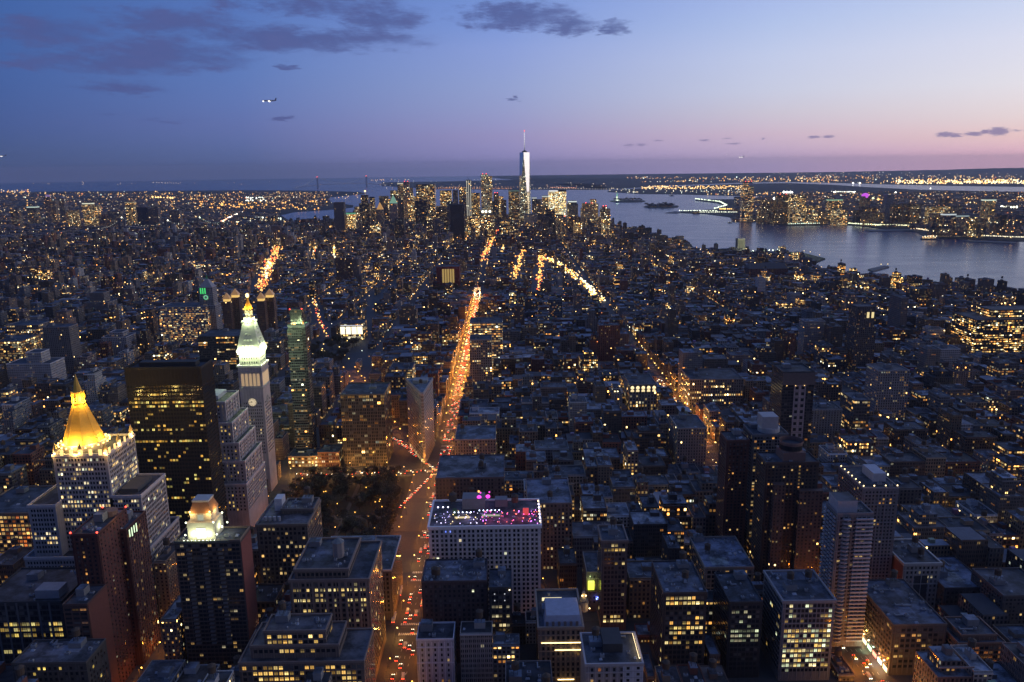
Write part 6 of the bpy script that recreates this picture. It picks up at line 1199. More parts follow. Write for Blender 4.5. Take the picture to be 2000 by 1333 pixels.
# ------------------------------------------------------------------ islands and river things
sx_, sy_ = at(1205, 392)
b = Bld('harbour_statue', 'green robed statue with raised torch on a stone pedestal on the small island', 'statue', sx_, sy_, 2.5)
mb = MB(); mb.cyl(sx_, sy_, 30, 30, 2.5, 10, 11, c=(.3, .28, .25)); mb.frustum(MB().ring(sx_, sy_, 14, 4, pi / 4), MB().ring(sx_, sy_, 9.5, 4, pi / 4), 10, 47, c=(.4, .36, .3)); b.part(mb, 'pedestal', M['masonry'])
mb = MB(); mb.cyl(sx_, sy_, 6.8, 3.6, 47, 76, 10, c=(.25, .5, .40)); mb.cyl(sx_, sy_, 3.6, 1.6, 76, 79, 10, c=(.25, .5, .4)); mb.ball(sx_, sy_, 81, 2.6, c=(.25, .5, .4), sz=1.25)
for i in range(7): a = i * pi / 6; mb.bar((sx_ + 2 * cos(a), sy_ - 1, 82 + 2 * sin(a)), (sx_ + 4.6 * cos(a), sy_ - 1, 82 + 4.6 * sin(a)), .35, c=(.25, .5, .4))
mb.bar((sx_ - 2.6, sy_, 75), (sx_ - 5.2, sy_, 92), 1.1, c=(.25, .5, .4), n=6); mb.bar((sx_ + 2.6, sy_, 74), (sx_ + 4.2, sy_ - 2, 63), 1.2, c=(.25, .5, .4), n=6); mb.box(sx_ + 3, sy_ - 3.4, sx_ + 5.6, sy_ - 2.2, 60, 69, c=(.25, .5, .4), top=0); b.part(mb, 'robed_figure', M['masonry'])
mb = MB(); mb.ball(sx_ - 5.4, sy_, 94.5, 2.2, c=(1, .75, .3), p=(2, 0, 0), n=6, m=4, sz=1.4); b.part(mb, 'torch', M['glow'])
lamp_light(b.root, (0, -45, 20), (.75, 1, .8), 250000, 2, 'floodlight')
def hall(px, py, w, dp, h_, label, col=(.3, .2, .15), name='island_hall', cat='building', lit=.1):
    X, Y = at(px, py); b = Bld(name, label, cat, X, Y, 2.6); mb = MB(); mb.box(X - w / 2, Y, X + w / 2, Y + dp, 2.6, h_, c=col, p=(lit, .3, .3), d=(.5, .5, .5), bay=5, fl=5); b.part(mb, 'wall', M['facade'])
    mb = MB(); mb.frustum([(X - w / 2 - 1, Y - 1), (X + w / 2 + 1, Y - 1), (X + w / 2 + 1, Y + dp + 1), (X - w / 2 - 1, Y + dp + 1)], [(X - w / 2 + 6, Y + dp / 2 - .5), (X + w / 2 - 6, Y + dp / 2 - .5), (X + w / 2 - 6, Y + dp / 2 + .5), (X - w / 2 + 6, Y + dp / 2 + .5)], h_, h_ + dp * .3, c=(.1, .09, .09)); b.part(mb, 'roof', M['masonry']); return b
hall(1300, 404, 110, 30, 18, 'long dark brick hall on the wooded island in the bay'); hall(1275, 404.5, 60, 24, 13, 'small dark hall at the left end of the wooded island')
hall(1500, 546, 120, 50, 36, 'large dark red brick warehouse with a green roof near the river', (.19, .07, .06), 'brick_warehouse', 'warehouse', .1)
hall(1360, 417, 50, 16, 14, 'small lit terminal hall on the far pier', (.3, .28, .2), 'terminal_hall', 'terminal', .6)
vx, vy = at(1447, 492); b = Bld('ventilation_tower', 'lone square brick ventilation tower on the river pier', 'tower', vx, vy, 2)
vz = atY(1447, 468, vy)[1]; mb = MB(); mb.box(vx - 15, vy, vx + 15, vy + 30, 1, vz, c=(.24, .2, .17)); 
for i in range(5): mb.box(vx - 13 + i * 5.6, vy - .6, vx - 10 + i * 5.6, vy, 10, vz - 4, c=(.13, .11, .1), top=0)
b.part(mb, 'wall', M['masonry']); mb = MB(); mb.box(vx - 16, vy - 1, vx + 16, vy + 31, vz, vz + 2.5, c=(.3, .25, .22), top=0, bottom=True); b.part(mb, 'cornice', M['masonry']); mb = MB(); mb.ball(vx + 4, vy - 2, 14, 2.2, c=(1, .72, .25), p=(3, 0, 0), n=6, m=4); b.part(mb, 'lamp', M['glow'])
def pier(pts, name, label, z=3.5, col='concrete'):
    o = poly_sheet(name, [at(*q) for q in pts], z, M[col]); return tag(o, label, 'pier', kind='thing')
pier([(1380, 493), (1490, 489), (1492, 492), (1400, 497)], 'river_pier', 'long low pier running out beside the ventilation tower')
pier([(1470, 497), (1560, 492), (1612, 505), (1590, 514), (1500, 512)], 'sports_pier', 'broad floodlit sports pier glowing green by the river', col='leaf')
pier([(1695, 526), (1728, 519), (1737, 521), (1705, 530)], 'small_pier', 'small pier with two lamps on the near bank')
pier([(1690, 449), (1790, 448), (1795, 450), (1700, 452)], 'far_pier', 'dark far pier reaching out from the opposite bank')
pier([(1880, 470), (1985, 473), (1975, 475), (1890, 472)], 'far_pier', 'thin dark pier at the right edge of the opposite bank')
pier([(1300, 416), (1320, 413), (1330, 415), (1322, 416.6)], 'far_pier', 'tapering pier tip left of the tallest tower across the river')
for (px, py, k) in ((1432, 494.5, 4), (1438, 494.5, 4), (1443, 494.5, 4), (1470, 492, 3), (1478, 491.8, 3), (1486, 491.5, 3), (1494, 491.2, 3), (1502, 491, 3), (1509, 490.6, 3), (1518, 490.2, 3), (1525, 490, 3), (1532, 489.6, 3), (1570, 493, 2), (1582, 495, 2), (1600, 501, 2), (1720, 520.5, 2), (1733, 520, 2)):
    X, Y = at(px, py + 6, 3.5); lm = thing('floodlight_mast', 'floodlight mast on the riverside sports pier' if px < 1700 else 'lamp on the small near pier', 'floodlight', (X, Y, 3.5), 'floodlight masts along the river piers')
    mb = MB(); mb.bar((0, 0, 0), (0, 0, 16), .3, c=(.2, .2, .2)); mb.build('mast', M['masonry'], lm)
    mb = MB(); mb.ball(0, 0, 17, 1.5, c=(.92, 1, .8) if k > 2 else (1, .75, .3), p=(k, 0, 0), n=6, m=4); mb.build('lamp_head', M['glow'], lm); 
    if k > 2: lamp_light(lm, (0, 0, 15), (.85, 1, .6), 160000, 1)
def boat(px, py, L, label, lit, rz=0):
    X, Y = at(px, py, 0); t_ = thing('ferry', label, 'boat', (X, Y, 0), rz=rz)
    mb = MB(); w = L * .13; lo = [(-L / 2, -w), (L * .32, -w), (L / 2, 0), (L * .32, w), (-L / 2, w)]; mb.frustum([(a * .94, c_ * .8) for a, c_ in lo], lo, -.5, L * .07, c=(.09, .1, .14)); mb.build('hull', M['masonry'], t_)
    mb = MB(); mb.box(-L * .4, -w * .8, L * .25, w * .8, L * .07, L * .16, c=(.5, .5, .5), p=(.9 * lit, .2, .5), d=(.8, .6, .9 * lit), bay=2.5, fl=2.6, top=0); mb.box(-L * .1, -w * .6, L * .15, w * .6, L * .16, L * .22, c=(.55, .55, .55), p=(.9 * lit, .2, .7), d=(.8, .6, .9 * lit), bay=2.5, fl=2.6, top=0); mb.build('deckhouse', M['facade'], t_)
    mb = MB()
    for i in range(5 if lit else 1): mb.ball(-L * .38 + i * L * .16, -w, L * .19, L * .022, c=(1, .98, .75), p=(3, 0, 0), n=6, m=4)
    mb.build('deck_lamps', M['glow'], t_); return t_
boat(1817, 468, 85, 'brightly lit white ferry moored at the opposite bank', 1)
boat(1425, 436, 30, 'small ferry crossing in front of the tallest tower across the river', .4, 2.6); boat(1312, 383, 60, 'tiny dark vessel in the bay beyond the wooded island', 0)
# aircraft over the city
def plane(px, py, Y, label, rz):
    X, Z = atY(px, py, Y); t_ = thing('airliner', label, 'aeroplane', (X, Y, Z), 'airliners in the evening sky', rz)
    mb = MB(); mb.frustum(MB().ring(0, 0, 1.2, 8), MB().ring(0, 0, 2, 8), 0, 4); mb.v = [(z - 20, x, y) for x, y, z in mb.v]; q = MB(); q.frustum(MB().ring(0, 0, 2, 8), MB().ring(0, 0, 2, 8), 4, 34); q.frustum(MB().ring(0, 0, 2, 8), MB().ring(0, 0, .5, 8), 34, 42); q.v = [(z - 20, x, y) for x, y, z in q.v]
    for f, c_ in zip(q.f, q.c): mb.face([q.v[i] for i in f], 0, (.6, .6, .62))
    mb.build('fuselage', M['masonry'], t_)
    for s_ in (-1, 1): mb = MB(); mb.face([(-4, 2 * s_, -.5), (4, 2 * s_, -.5), (8, 19 * s_, .6), (5, 19 * s_, .6)], 0, (.5, .5, .52)); mb.face([(-4, 2 * s_, -.1), (5, 19 * s_, .9), (8, 19 * s_, .9), (4, 2 * s_, -.1)], 0, (.5, .5, .52)); mb.build('wing', M['masonry'], t_)
    mb = MB(); mb.face([(16, 0, 1), (21, 0, 1), (22, 0, 8), (19, 0, 8)], 0, (.5, .5, .55)); mb.build('tail_fin', M['masonry'], t_)
    for u, v in ((-18, 0), (0, 5), (0, -5)): mb = MB(); mb.ball(u, v, -1.4, 2.6, c=(1, .93, .85), p=(2.2, 0, 0), n=6, m=4); mb.build('landing_light', M['glow'], t_)
plane(526, 197, 2500, 'airliner with white lights below the cloud bank at the upper left', .05); plane(3, 305, 3800, 'airliner with white lights cut by the left edge', .1); plane(1448, 307, 5000, 'airliner with its lights on above the far towns', .6); plane(1420, 302, 14000, 'tiny distant airliner left of the lower one', .6)
# construction crane on the skyline
cx_, cz_ = atY(925, 358, 4800); b = Bld('tower_crane', 'thin tower crane rising behind the rippled striped tower', 'crane', cx_, 4800, 2)
mb = MB(); mb.bar((cx_, 4800, 2), (cx_, 4800, cz_ - 8), 1.6, c=(.1, .1, .11)); b.part(mb, 'mast', M['masonry']); mb = MB(); mb.bar((cx_ + 6, 4800, cz_ - 14), (cx_ - 38, 4800, cz_ + 34), .9, c=(.1, .1, .11)); b.part(mb, 'jib', M['masonry'])

# ------------------------------------------------------------------ street plan
AVE = [-2300, -2050, -1800, -1560, -1310, -1070, -860, -660, -520, -390, -250, -80, 250, 525, 800, 1080, 1350, 1620]
def stY(n): return 586 + (26.5 - n) * 80.5
BWAY = [(95, 400), (-85, 870), (-150, 985), (-285, 1356), (-300, 1600), (-350, 2000), (-345, 2600), (-250, 3400), (-150, 4100), (-90, 4700)]
def pl_(pts): return [at(px, py) for px, py in pts]
LINES = [  # lit roads seen in the photograph: points, half width, colour of the lamps, density, kind
    ('boulevard', pl_([(507, 572), (515, 545), (527, 513), (545, 484)]), 20), ('avenue', pl_([(1176, 590), (1140, 555), (1095, 520), (1070, 506)]), 15), ('avenue', pl_([(1053, 575), (1055, 540), (1058, 500)]), 13), ('avenue', pl_([(1003, 550), (1012, 520), (1020, 490)]), 13),
    ('avenue', pl_([(936, 516), (955, 485), (970, 450)]), 14), ('avenue', pl_([(612, 508), (616, 484)]), 10), ('avenue', pl_([(651, 515), (653, 482)]), 10), ('avenue', pl_([(905, 480), (912, 462)]), 10), ('avenue', pl_([(978, 500), (985, 480)]), 10),
    ('diagonal', pl_([(612, 585), (625, 630), (640, 660)]), 11)]
def seg_dist(x, y, a, b):
    dx, dy = b[0] - a[0], b[1] - a[1]; t_ = max(0, min(1, ((x - a[0]) * dx + (y - a[1]) * dy) / (dx * dx + dy * dy + 1e-9))); return sqrt((x - a[0] - dx * t_) ** 2 + (y - a[1] - dy * t_) ** 2)
def near_line(x, y, pts, w): return any(seg_dist(x, y, pts[i], pts[i + 1]) < w for i in range(len(pts) - 1))
def inside(x, y, P):
    c = False; j = len(P) - 1
    for i in range(len(P)):
        if (P[i][1] > y) != (P[j][1] > y) and x < (P[j][0] - P[i][0]) * (y - P[i][1]) / (P[j][1] - P[i][1]) + P[i][0]: c = not c
        j = i
    return c
PARKS = [(-238, 634, -97, 860), (-385, 1360, -292, 1588), (-245, 2175, -5, 2330), (-640, 1270, -540, 1330), (150, 2240, 190, 2290)]
def in_park(x0, y0, x1, y1): return any(x0 < p[2] and x1 > p[0] and y0 < p[3] and y1 > p[1] for p in PARKS)
PLAZA = (-131, 868, -65, 893)

# pavements with kerbs round the nearer blocks, road markings on the avenue
pv = MB()
for n in range(31, 14, -1):
    y0, y1 = stY(n) + 6, stY(n - 1) - 6
    for i in range(7, 14):
        x0, x1 = AVE[i] + 9.5, AVE[i + 1] - 9.5
        if x1 < -.75 * y1 or x0 > .75 * y1: continue
        if AVE[i] in (-250, -80) and n in (26, 25, 24) and AVE[i] == -250: y1_ = y1
        q = [(x0, y0), (x1, y0), (x1, y1), (x0, y1)]
        cut = [(cx, cy) for cx, cy in [((x0 + x1) / 2, (y0 + y1) / 2)] ]
        bx_ = [BWAY[k][0] + (BWAY[k + 1][0] - BWAY[k][0]) * ((y0 + y1) / 2 - BWAY[k][1]) / (BWAY[k + 1][1] - BWAY[k][1]) for k in range(len(BWAY) - 1) if BWAY[k][1] <= (y0 + y1) / 2 < BWAY[k + 1][1]]
        if bx_ and x0 + 6 < bx_[0] < x1 - 6:
            sl = 30
            if bx_[0] - 10 - x0 > 30: pv.box(x0, y0, bx_[0] - 26, y1, MAN_Z, MAN_Z + .15, c=(.075, .07, .066), top=0)
            if x1 - bx_[0] - 10 > 30: pv.box(bx_[0] + 26, y0, x1, y1, MAN_Z, MAN_Z + .15, c=(.075, .07, .066), top=0)
        else: pv.box(x0, y0, x1, y1, MAN_Z, MAN_Z + .15, c=(.075, .07, .066), top=0)
tag(pv.build('pavement', M['masonry']), kind='structure')
mk = MB()
def mark(x0, y0, x1, y1): mk.face([(x0, y0, MAN_Z + .006), (x1, y0, MAN_Z + .006), (x1, y1, MAN_Z + .006), (x0, y1, MAN_Z + .006)], 0, (.65, .65, .62))
for n in range(31, 15, -1):
    for off in (-8.2, 5.2):
        if n == 23: continue
        for k in range(12): mark(-86.6 + k * 1.5, stY(n) + off, -85.8 + k * 1.5, stY(n) + off + 3)
    for off in (-8.2, 5.2):
        for k in range(12): mark(241.4 + k * 1.5, stY(n) + off, 242.2 + k * 1.5, stY(n) + off + 3)
for lane in (-81.8, -78.2, -74.6, 245, 248.5, 252, 255.5):
    for k in range(150):
        y = 400 + k * 9
        if any(abs(y - stY(n)) < 13 for n in range(32, 10, -1)): continue
        mark(lane - .09, y, lane + .09, y + 3)
for k in range(26): mark(-245 + k * 6, 876, -242 + k * 6, 876.3)
for k in range(30): mark(-128 + k * 1.5, 858, -127.2 + k * 1.5, 862)
tag(mk.build('road_marking', M['paint']), kind='structure')

# leafless square: lawn, paths and trees
lw = MB()
for (a, c_, d, e) in ((-234, 640, -172, 742), (-168, 640, -118, 742), (-234, 752, -172, 855), (-168, 752, -112, 855)):
    lw.box(a, c_, d, e, MAN_Z + .15, MAN_Z + .3, c=(.02, .02, .012), top=0)
tag(lw.build('lawn', M['masonry']), kind='structure')
TREE = []
def tree_protos():
    for k in range(4):
        r = random.Random(90 + k); tr = MB(); H_ = 6.0
        tr.cyl(0, 0, .42, .26, 0, H_, 7)
        tips = []
        for i in range(9):
            a = r.random() * 6.28; L = r.uniform(3.5, 6.5); p0 = (0, 0, r.uniform(3.6, H_)); p1 = (L * .55 * cos(a), L * .55 * sin(a), p0[2] + L * .6); p2 = (L * cos(a + .3), L * sin(a + .3), p0[2] + L * 1.1)
            tr.bar(p0, p1, .13); tr.bar(p1, p2, .07); tips += [p1, p2, ((p1[0] + p2[0]) / 2, (p1[1] + p2[1]) / 2, (p1[2] + p2[2]) / 2)]
            for j in range(3):
                b2 = a + r.uniform(-1, 1); p3 = (p1[0] + 2.2 * cos(b2), p1[1] + 2.2 * sin(b2), p1[2] + r.uniform(.8, 2.4)); tr.bar(p1, p3, .045); tips.append(p3)
        cr_ = MB()
        for i in range(820):
            t_ = r.choice(tips); x, y, z = (t_[0] + r.gauss(0, 1.25), t_[1] + r.gauss(0, 1.25), t_[2] + r.gauss(0, 1.0)); s_ = r.uniform(.12, .34)
            u = Vector((r.gauss(0, 1), r.gauss(0, 1), r.gauss(0, 1))).normalized(); w = u.orthogonal().normalized() * s_; u = u * s_ * 1.7; P = Vector((x, y, z)); g = r.uniform(.6, 1.3)
            cr_.face([tuple(P - u - w), tuple(P + u - w), tuple(P + u + w), tuple(P - u + w)], 0, (.075 * g, .062 * g, .034 * g))
        a = tr.build('trunk', M['bark']); b_ = cr_.build('crown', M['masonry']); TREE.append((a.data, b_.data)); bpy.data.objects.remove(a); bpy.data.objects.remove(b_)
tree_protos()
def tree(x, y, z, s_, label, grp):
    k = R.randrange(4); t_ = thing('street_tree', label, 'tree', (x, y, z), grp, R.random() * 6.28); t_.scale = (s_, s_, s_ * R.uniform(.9, 1.15))
    for nm, me in zip(('trunk', 'crown'), TREE[k]): o = bpy.data.objects.new(nm, me); COL.objects.link(o); o.parent = t_
PLAMP = [(R.uniform(-228, -122), R.uniform(650, 852)) for _ in range(34)]
for i in range(11):
    for j in range(17):
        x = -231 + i * 12.4 + R.uniform(-3.5, 3.5); y = 644 + j * 12.8 + R.uniform(-3.5, 3.5)
        if x > -112 - (y - 640) * .06 or abs(x + 170) < 2.5 or abs(y - 747) < 2.5 or R.random() < .08 or any(abs(x - q[0]) < 5.5 and -3 < q[1] - y + 4 < 11 for q in PLAMP): continue
        tree(x, y, MAN_Z + .2, R.uniform(.85, 1.35), 'bare winter tree in the dark square beside the lit avenue', 'bare trees of the dark square')
for i in range(46):
    tree(R.uniform(-380, -296), R.uniform(1365, 1580), MAN_Z, R.uniform(.9, 1.4), 'dark tree in the far square below the dazzling glass store', 'trees of the far square')
for i in range(40): tree(R.uniform(-240, -10), R.uniform(2182, 2325), MAN_Z, R.uniform(.9, 1.3), 'dark tree in the park around the marble arch', 'trees around the marble arch')
for (px, py) in [(1262 + 4 * i, 402 + (i % 3) * 1.4) for i in range(14)] + [(1200 + 4 * i, 391.6 + (i % 2)) for i in range(14)]:
    X, Y = at(px, py + .8, 3); tree(X, Y, 2.5, R.uniform(1.8, 2.6), 'dark tree on one of the two small islands in the bay', 'trees of the bay islands')

# ------------------------------------------------------------------ street lamps
LAMPM = {}
def lamp_protos():
    mb = MB(); mb.cyl(0, 0, .16, .1, 0, 8.2, 6, c=(.12, .12, .12)); mb.bar((0, 0, 8.1), (1.9, 0, 8.7), .07, c=(.12, .12, .12)); o = mb.build('pole', M['masonry']); LAMPM['pole'] = o.data; bpy.data.objects.remove(o)
    for k, c_ in (('amber', (1, .50, .07)), ('yellow', (1, .66, .18)), ('white', (.9, 1, .72))):
        for r_, st_ in ((.55, 4.5), (1.0, 4.0), (1.7, 4.5)):
            mb = MB(); mb.ball(1.9, 0, 8.6, r_, c=c_, p=(st_, 0, 0), n=6, m=4, sz=.75); o = mb.build('lamp_head', M['glow']); LAMPM[(k, r_)] = o.data; bpy.data.objects.remove(o)
lamp_protos()
NL = [0]
LIGHTD = {}
def slamp(x, y, rz, label, grp, col='amber', light=0, size=.55):
    NL[0] += 1
    t_ = thing('street_lamp', label, 'street lamp', (x, y, MAN_Z + .15), grp, rz)
    for nm, me in (('pole', LAMPM['pole']), ('lamp_head', LAMPM[(col, size)])): o = bpy.data.objects.new(nm, me); COL.objects.link(o); o.parent = t_
    if light:
        k = (col, light)
        if k not in LIGHTD: d = bpy.data.lights.new('lamp', 'POINT'); d.energy = light; d.color = {'amber': (1, .31, .03), 'yellow': (1, .46, .09), 'white': (.9, 1, .75)}[col]; d.shadow_soft_size = .4; LIGHTD[k] = d
        o = bpy.data.objects.new('lamp', LIGHTD[k]); COL.objects.link(o); o.parent = t_; o.location = (2.6, 0, 7.9)
EL = 5000
for k in range(46):
    y = 420 + k * 38
    far = y > 1150
    for sx2, rz in ((-88.5 if y < 800 else -90.5, 0), (-66 if y < 800 else -70.5, pi)):
        if 868 < y < 960 and sx2 < -80: continue
        slamp(sx2, y + (12 if sx2 > -80 else 0), rz, 'amber street lamp along the bright straight avenue', 'street lamps of the straight avenue', 'amber' if k % 3 else 'yellow', EL * (4.5 if far else 1), 1.0 if far else .55)
for i in range(len(BWAY) - 1):
    (xa, ya), (xb, yb) = BWAY[i], BWAY[i + 1]
    if i > 2: break
    n_ = int(sqrt((xb - xa) ** 2 + (yb - ya) ** 2) / 32); 
    for k in range(n_):
        f = (k + .5) / n_
        for s_ in (-1, 1):
            x, y = xa + (xb - xa) * f + s_ * 12, ya + (yb - ya) * f
            if taken(x - 1, y - 1, x + 1, y + 1, .5) : continue
            slamp(x, y, 0 if s_ < 0 else pi, 'amber street lamp along the slanting avenue that crosses the straight one', 'street lamps of the slanting avenue', 'amber', EL * (.7 if y > 780 else .22), .55 if y < 1000 else 1.0)
for k in range(9): slamp(-255 + k * 22, 876 if k % 2 else 861, pi / 2, 'yellow street lamp along the cross street at the end of the square', 'street lamps of the cross street', 'yellow', 7000)
for k in range(10): slamp(-236 + R.uniform(0, 1), 640 + k * 24, 0, 'amber lamp along the left edge of the square', 'lamps along the square edge', 'amber', 2500)
for k in range(10): slamp(-106 - R.uniform(0, 1), 640 + k * 22, pi, 'amber lamp along the right edge of the square', 'lamps along the right square edge', 'amber', 3000)
for q in PLAMP: slamp(q[0], q[1], R.random() * 6, 'small amber lamp among the bare trees of the square', 'lamps inside the square', 'amber', 420, .55)
for k in range(34):
    y = 420 + k * 34
    for sx2, rz in ((239.5, 0), (260.5, pi)): slamp(sx2, y, rz, 'yellow street lamp along the avenue at the lower right', 'street lamps of the right avenue', 'yellow' if k % 2 else 'amber', 8000 if y < 600 else (10000 if 960 < y < 1250 else 900), .55 if y < 900 else 1.0)
for k in range(8): slamp(-262, 430 + k * 30, 0, 'amber street lamp in the dark gap left of the crowned brick block', 'street lamps of the left side avenue', 'amber', 2200)
for k in range(16): slamp(-380 + R.uniform(0, 90), 1362 + k * 14, 0, 'yellow lamp in the far square', 'lamps of the far square', 'yellow', 0, 1.0)

# ------------------------------------------------------------------ traffic
CARS = {}
def car_proto(kind, col):
    if kind == 'bus': L, w, h0, h1 = 12, 1.3, .5, 3.1
    elif kind == 'van': L, w, h0, h1 = 5.6, 1.0, .4, 2.3
    else: L, w, h0, h1 = 4.7, .92, .35, .95
    mb = MB(); lo = [(-w, -L / 2), (w, -L / 2), (w, L / 2), (-w, L / 2)]; hi = [(-w * .95, -L / 2 + .12), (w * .95, -L / 2 + .12), (w * .95, L / 2 - .12), (-w * .95, L / 2 - .12)]
    mb.frustum(lo, hi, h0, h1, c=col)
    if kind in ('sedan', 'taxi'):
        mb.frustum([(-w * .9, -L * .36), (w * .9, -L * .36), (w * .9, L * .22), (-w * .9, L * .22)], [(-w * .72, -L * .22), (w * .72, -L * .22), (w * .72, L * .08), (-w * .72, L * .08)], h1, 1.48, c=(.03, .03, .035)); mb.box(-w * .7, -L * .2, w * .7, L * .06, 1.48, 1.52, c=col, top=0)
        if kind == 'taxi': mb.box(-.35, -L * .08, .35, L * -.03, 1.52, 1.72, c=(.9, .8, .4), top=0)
    else: mb.box(-w * .97, L * .30, w * .97, L * .5, h1 * .5, h1 * .86, c=(.03, .03, .035), top=0)
    for sx2 in (-1, 1):
        for fy in (-.3, .3):
            n = 8; mb.face([(sx2 * (w + .01), L * fy + .34 * cos(2 * pi * i / n), .34 + .34 * sin(2 * pi * i / n)) for i in range(n)], 0, (.015, .015, .015))
    ob = mb.build('body', M['masonry']); parts = [('body', ob.data)]; bpy.data.objects.remove(ob)
    for nm, yy, c_, st_ in (('tail_light', -L / 2, (1, .05, .02), 5.5), ('headlight', L / 2, (1, .88, .62), 7)):
        for sx2 in (-1, 1):
            q = MB(); q.ball(sx2 * w * .72, yy, .78, .36, c=c_, p=(st_, 0, 0), n=6, m=4); o = q.build(nm, M['glow']); parts.append((nm, o.data)); bpy.data.objects.remove(o)
    q = MB()
    for a in mb.f: pass
    return parts
for k, c_ in (('sedan', (.04, .04, .05)), ('taxi', (.62, .40, .03)), ('van', (.55, .55, .55)), ('bus', (.5, .52, .55))): CARS[k] = car_proto(k, c_)
BIGT = {}
def far_car():
    for k, cc in (('red', (1, .07, .02)), ('white', (1, .75, .42))):
        mb = MB(); mb.frustum([(-.95, -2.3), (.95, -2.3), (.95, 2.3), (-.95, 2.3)], [(-.9, -2.2), (.9, -2.2), (.9, 2.2), (-.9, 2.2)], .3, .95, c=(.04, .04, .05)); mb.frustum([(-.85, -1.6), (.85, -1.6), (.85, 1.1), (-.85, 1.1)], [(-.65, -1), (.65, -1), (.65, .4), (-.65, .4)], .95, 1.5, c=(.03, .03, .03))
        for sx2 in (-.7, .7): mb.ball(sx2, -2.3, .9, .62, mi=1, c=cc, p=(4.5, 0, 0), n=6, m=4)
        o = mb.build('car', [M['masonry'], M['glow']]); BIGT[k] = o.data; bpy.data.objects.remove(o)
far_car()
NAMES = {'sedan': ('sedan', 'dark car'), 'taxi': ('taxi', 'yellow taxi'), 'van': ('van', 'white van'), 'bus': ('bus', 'pale bus')}
def vehicle(x, y, rz, road, kind=None, away=True):
    if y > 1300:
        away = away and R.random() < .68
        o = bpy.data.objects.new('car', BIGT['red' if away else 'white']); COL.objects.link(o); o.location = (x, y, MAN_Z); o.rotation_euler = (0, 0, rz)
        return tag(o, ('dark car with red lights on ' if away else 'dark car with bright lights on ') + road, 'car', ('red lit' if away else 'bright lit') + ' far traffic on ' + road)
    kind = kind or R.choice(['sedan', 'sedan', 'taxi', 'taxi', 'van'])
    nm, ds = NAMES[kind]
    t_ = thing(nm, ds + (' with red tail lights on ' if away else ' with white headlights on ') + road, {'sedan': 'car', 'taxi': 'taxi', 'van': 'van', 'bus': 'bus'}[kind], (x, y, MAN_Z + .01), ds + 's on ' + road, rz + (0 if away else pi))
    for n_, me in CARS[kind]: o = bpy.data.objects.new(n_, me); COL.objects.link(o); o.parent = t_
def flow(xs, ya, yb, gap, road, away=True, slope=0, x0=0, keep=1.0, rz=0):
    for lx in xs:
        y = ya + R.uniform(0, gap)
        while y < yb:
            if R.random() < keep: vehicle(x0 + lx + slope * (y - ya) + R.uniform(-.3, .3), y, rz, road, None, away)
            y += max(7.5, R.gauss(gap, gap * .4))
flow((-83.6, -80, -76.4, -72.8), 430, 860, 22, 'the straight avenue', keep=.85); flow((-69.6,), 590, 740, 10, 'the straight avenue', keep=.8)
flow((-85, -81.7, -78.3, -75), 870, 1200, 34, 'the straight avenue'); flow((-84.5, -81, -77.5), 1200, 2130, 14, 'the straight avenue')
for k in range(24): f = (k + R.random()) / 24; vehicle(-85 - 65 * f + R.uniform(-5, 5), 872 + 113 * f, atan2(65, 113), 'the slanting avenue left of the wedge tower', None, R.random() < .75)
for k in range(14): f = (k + R.random()) / 14; vehicle(-112 + 27 * f - 3.5, 770 + 90 * f, -.1, 'the slanting avenue beside the square', None, True)
for k in range(26): vehicle(-246 + k * 7.6 + R.uniform(-2, 2), 866 + R.choice((-4, 0, 4)), pi / 2, 'the cross street by the square', None, k % 2 == 0)
flow((243.5, 247, 250.5, 254), 440, 620, 20, 'the avenue at the lower right', away=False, keep=.8); flow((243.5, 247, 250.5, 254), 960, 1260, 24, 'the avenue at the lower right', away=False)
flow((-250,), 430, 540, 18, 'the narrow avenue left of the crowned brick block', keep=.8)
vehicle(-93, 560, 0, 'the straight avenue', 'bus'); vehicle(-93.2, 600, 0, 'the straight avenue', 'bus')

# ------------------------------------------------------------------ the rest of the city, lot by lot
LIM = [  # pixel span, lowest allowed picture row for roof tops, only for lots nearer than
    (-60, 135, 1262, 440), (135, 520, 1290, 470), (495, 745, 1300, 440), (760, 846, 1340, 470), (826, 915, 1325, 472), (835, 1062, 1195, 548), (1062, 1150, 1270, 470), (1140, 1300, 1225, 540), (1150, 1262, 1300, 430), (1280, 1400, 1290, 474), (1400, 1520, 1215, 474), (1505, 1650, 1333, 474), (1640, 1760, 1320, 560), (1700, 2010, 1215, 480), (1750, 1850, 1205, 556),
    (60, 300, 1062, 548), (225, 420, 1035, 650), (395, 530, 1045, 712), (520, 660, 1030, 640), (640, 850, 1052, 630), (555, 660, 935, 885), (660, 760, 905, 885), (545, 612, 880, 900), (600, 720, 700, 1600), (300, 480, 668, 1560), (385, 470, 700, 1285), (430, 540, 640, 1530), (1560, 1720, 1060, 570), (1460, 1610, 1120, 588), (1520, 1600, 850, 768), (1380, 1470, 1050, 640), (1170, 1230, 1200, 540),
    (1225, 1290, 800, 1030), (1340, 1460, 790, 1088), (1655, 1720, 790, 1295), (1870, 2010, 690, 1395), (1710, 1780, 790, 1008), (910, 985, 690, 1270), (75, 140, 740, 1325), (1310, 1390, 925, 858), (880, 975, 920, 845), (1040, 1125, 1065, 632), (915, 945, 580, 2160), (845, 900, 552, 2325)]
BPX = pl_([(1210, 740), (1230, 680)])
ZONES = [((.30, .22, .15), 1), (TAN, 3), (BROWN, 3), (RED, 3), (GREY, 2), (STONE, 2), (PINK, 1), (WHITE, .8), ((.19, .14, .12), 3), ((.10, .085, .08), 3), ((.24, .20, .18), 2)]
ZC = [z[0] for z in ZONES]; ZW = [z[1] for z in ZONES]
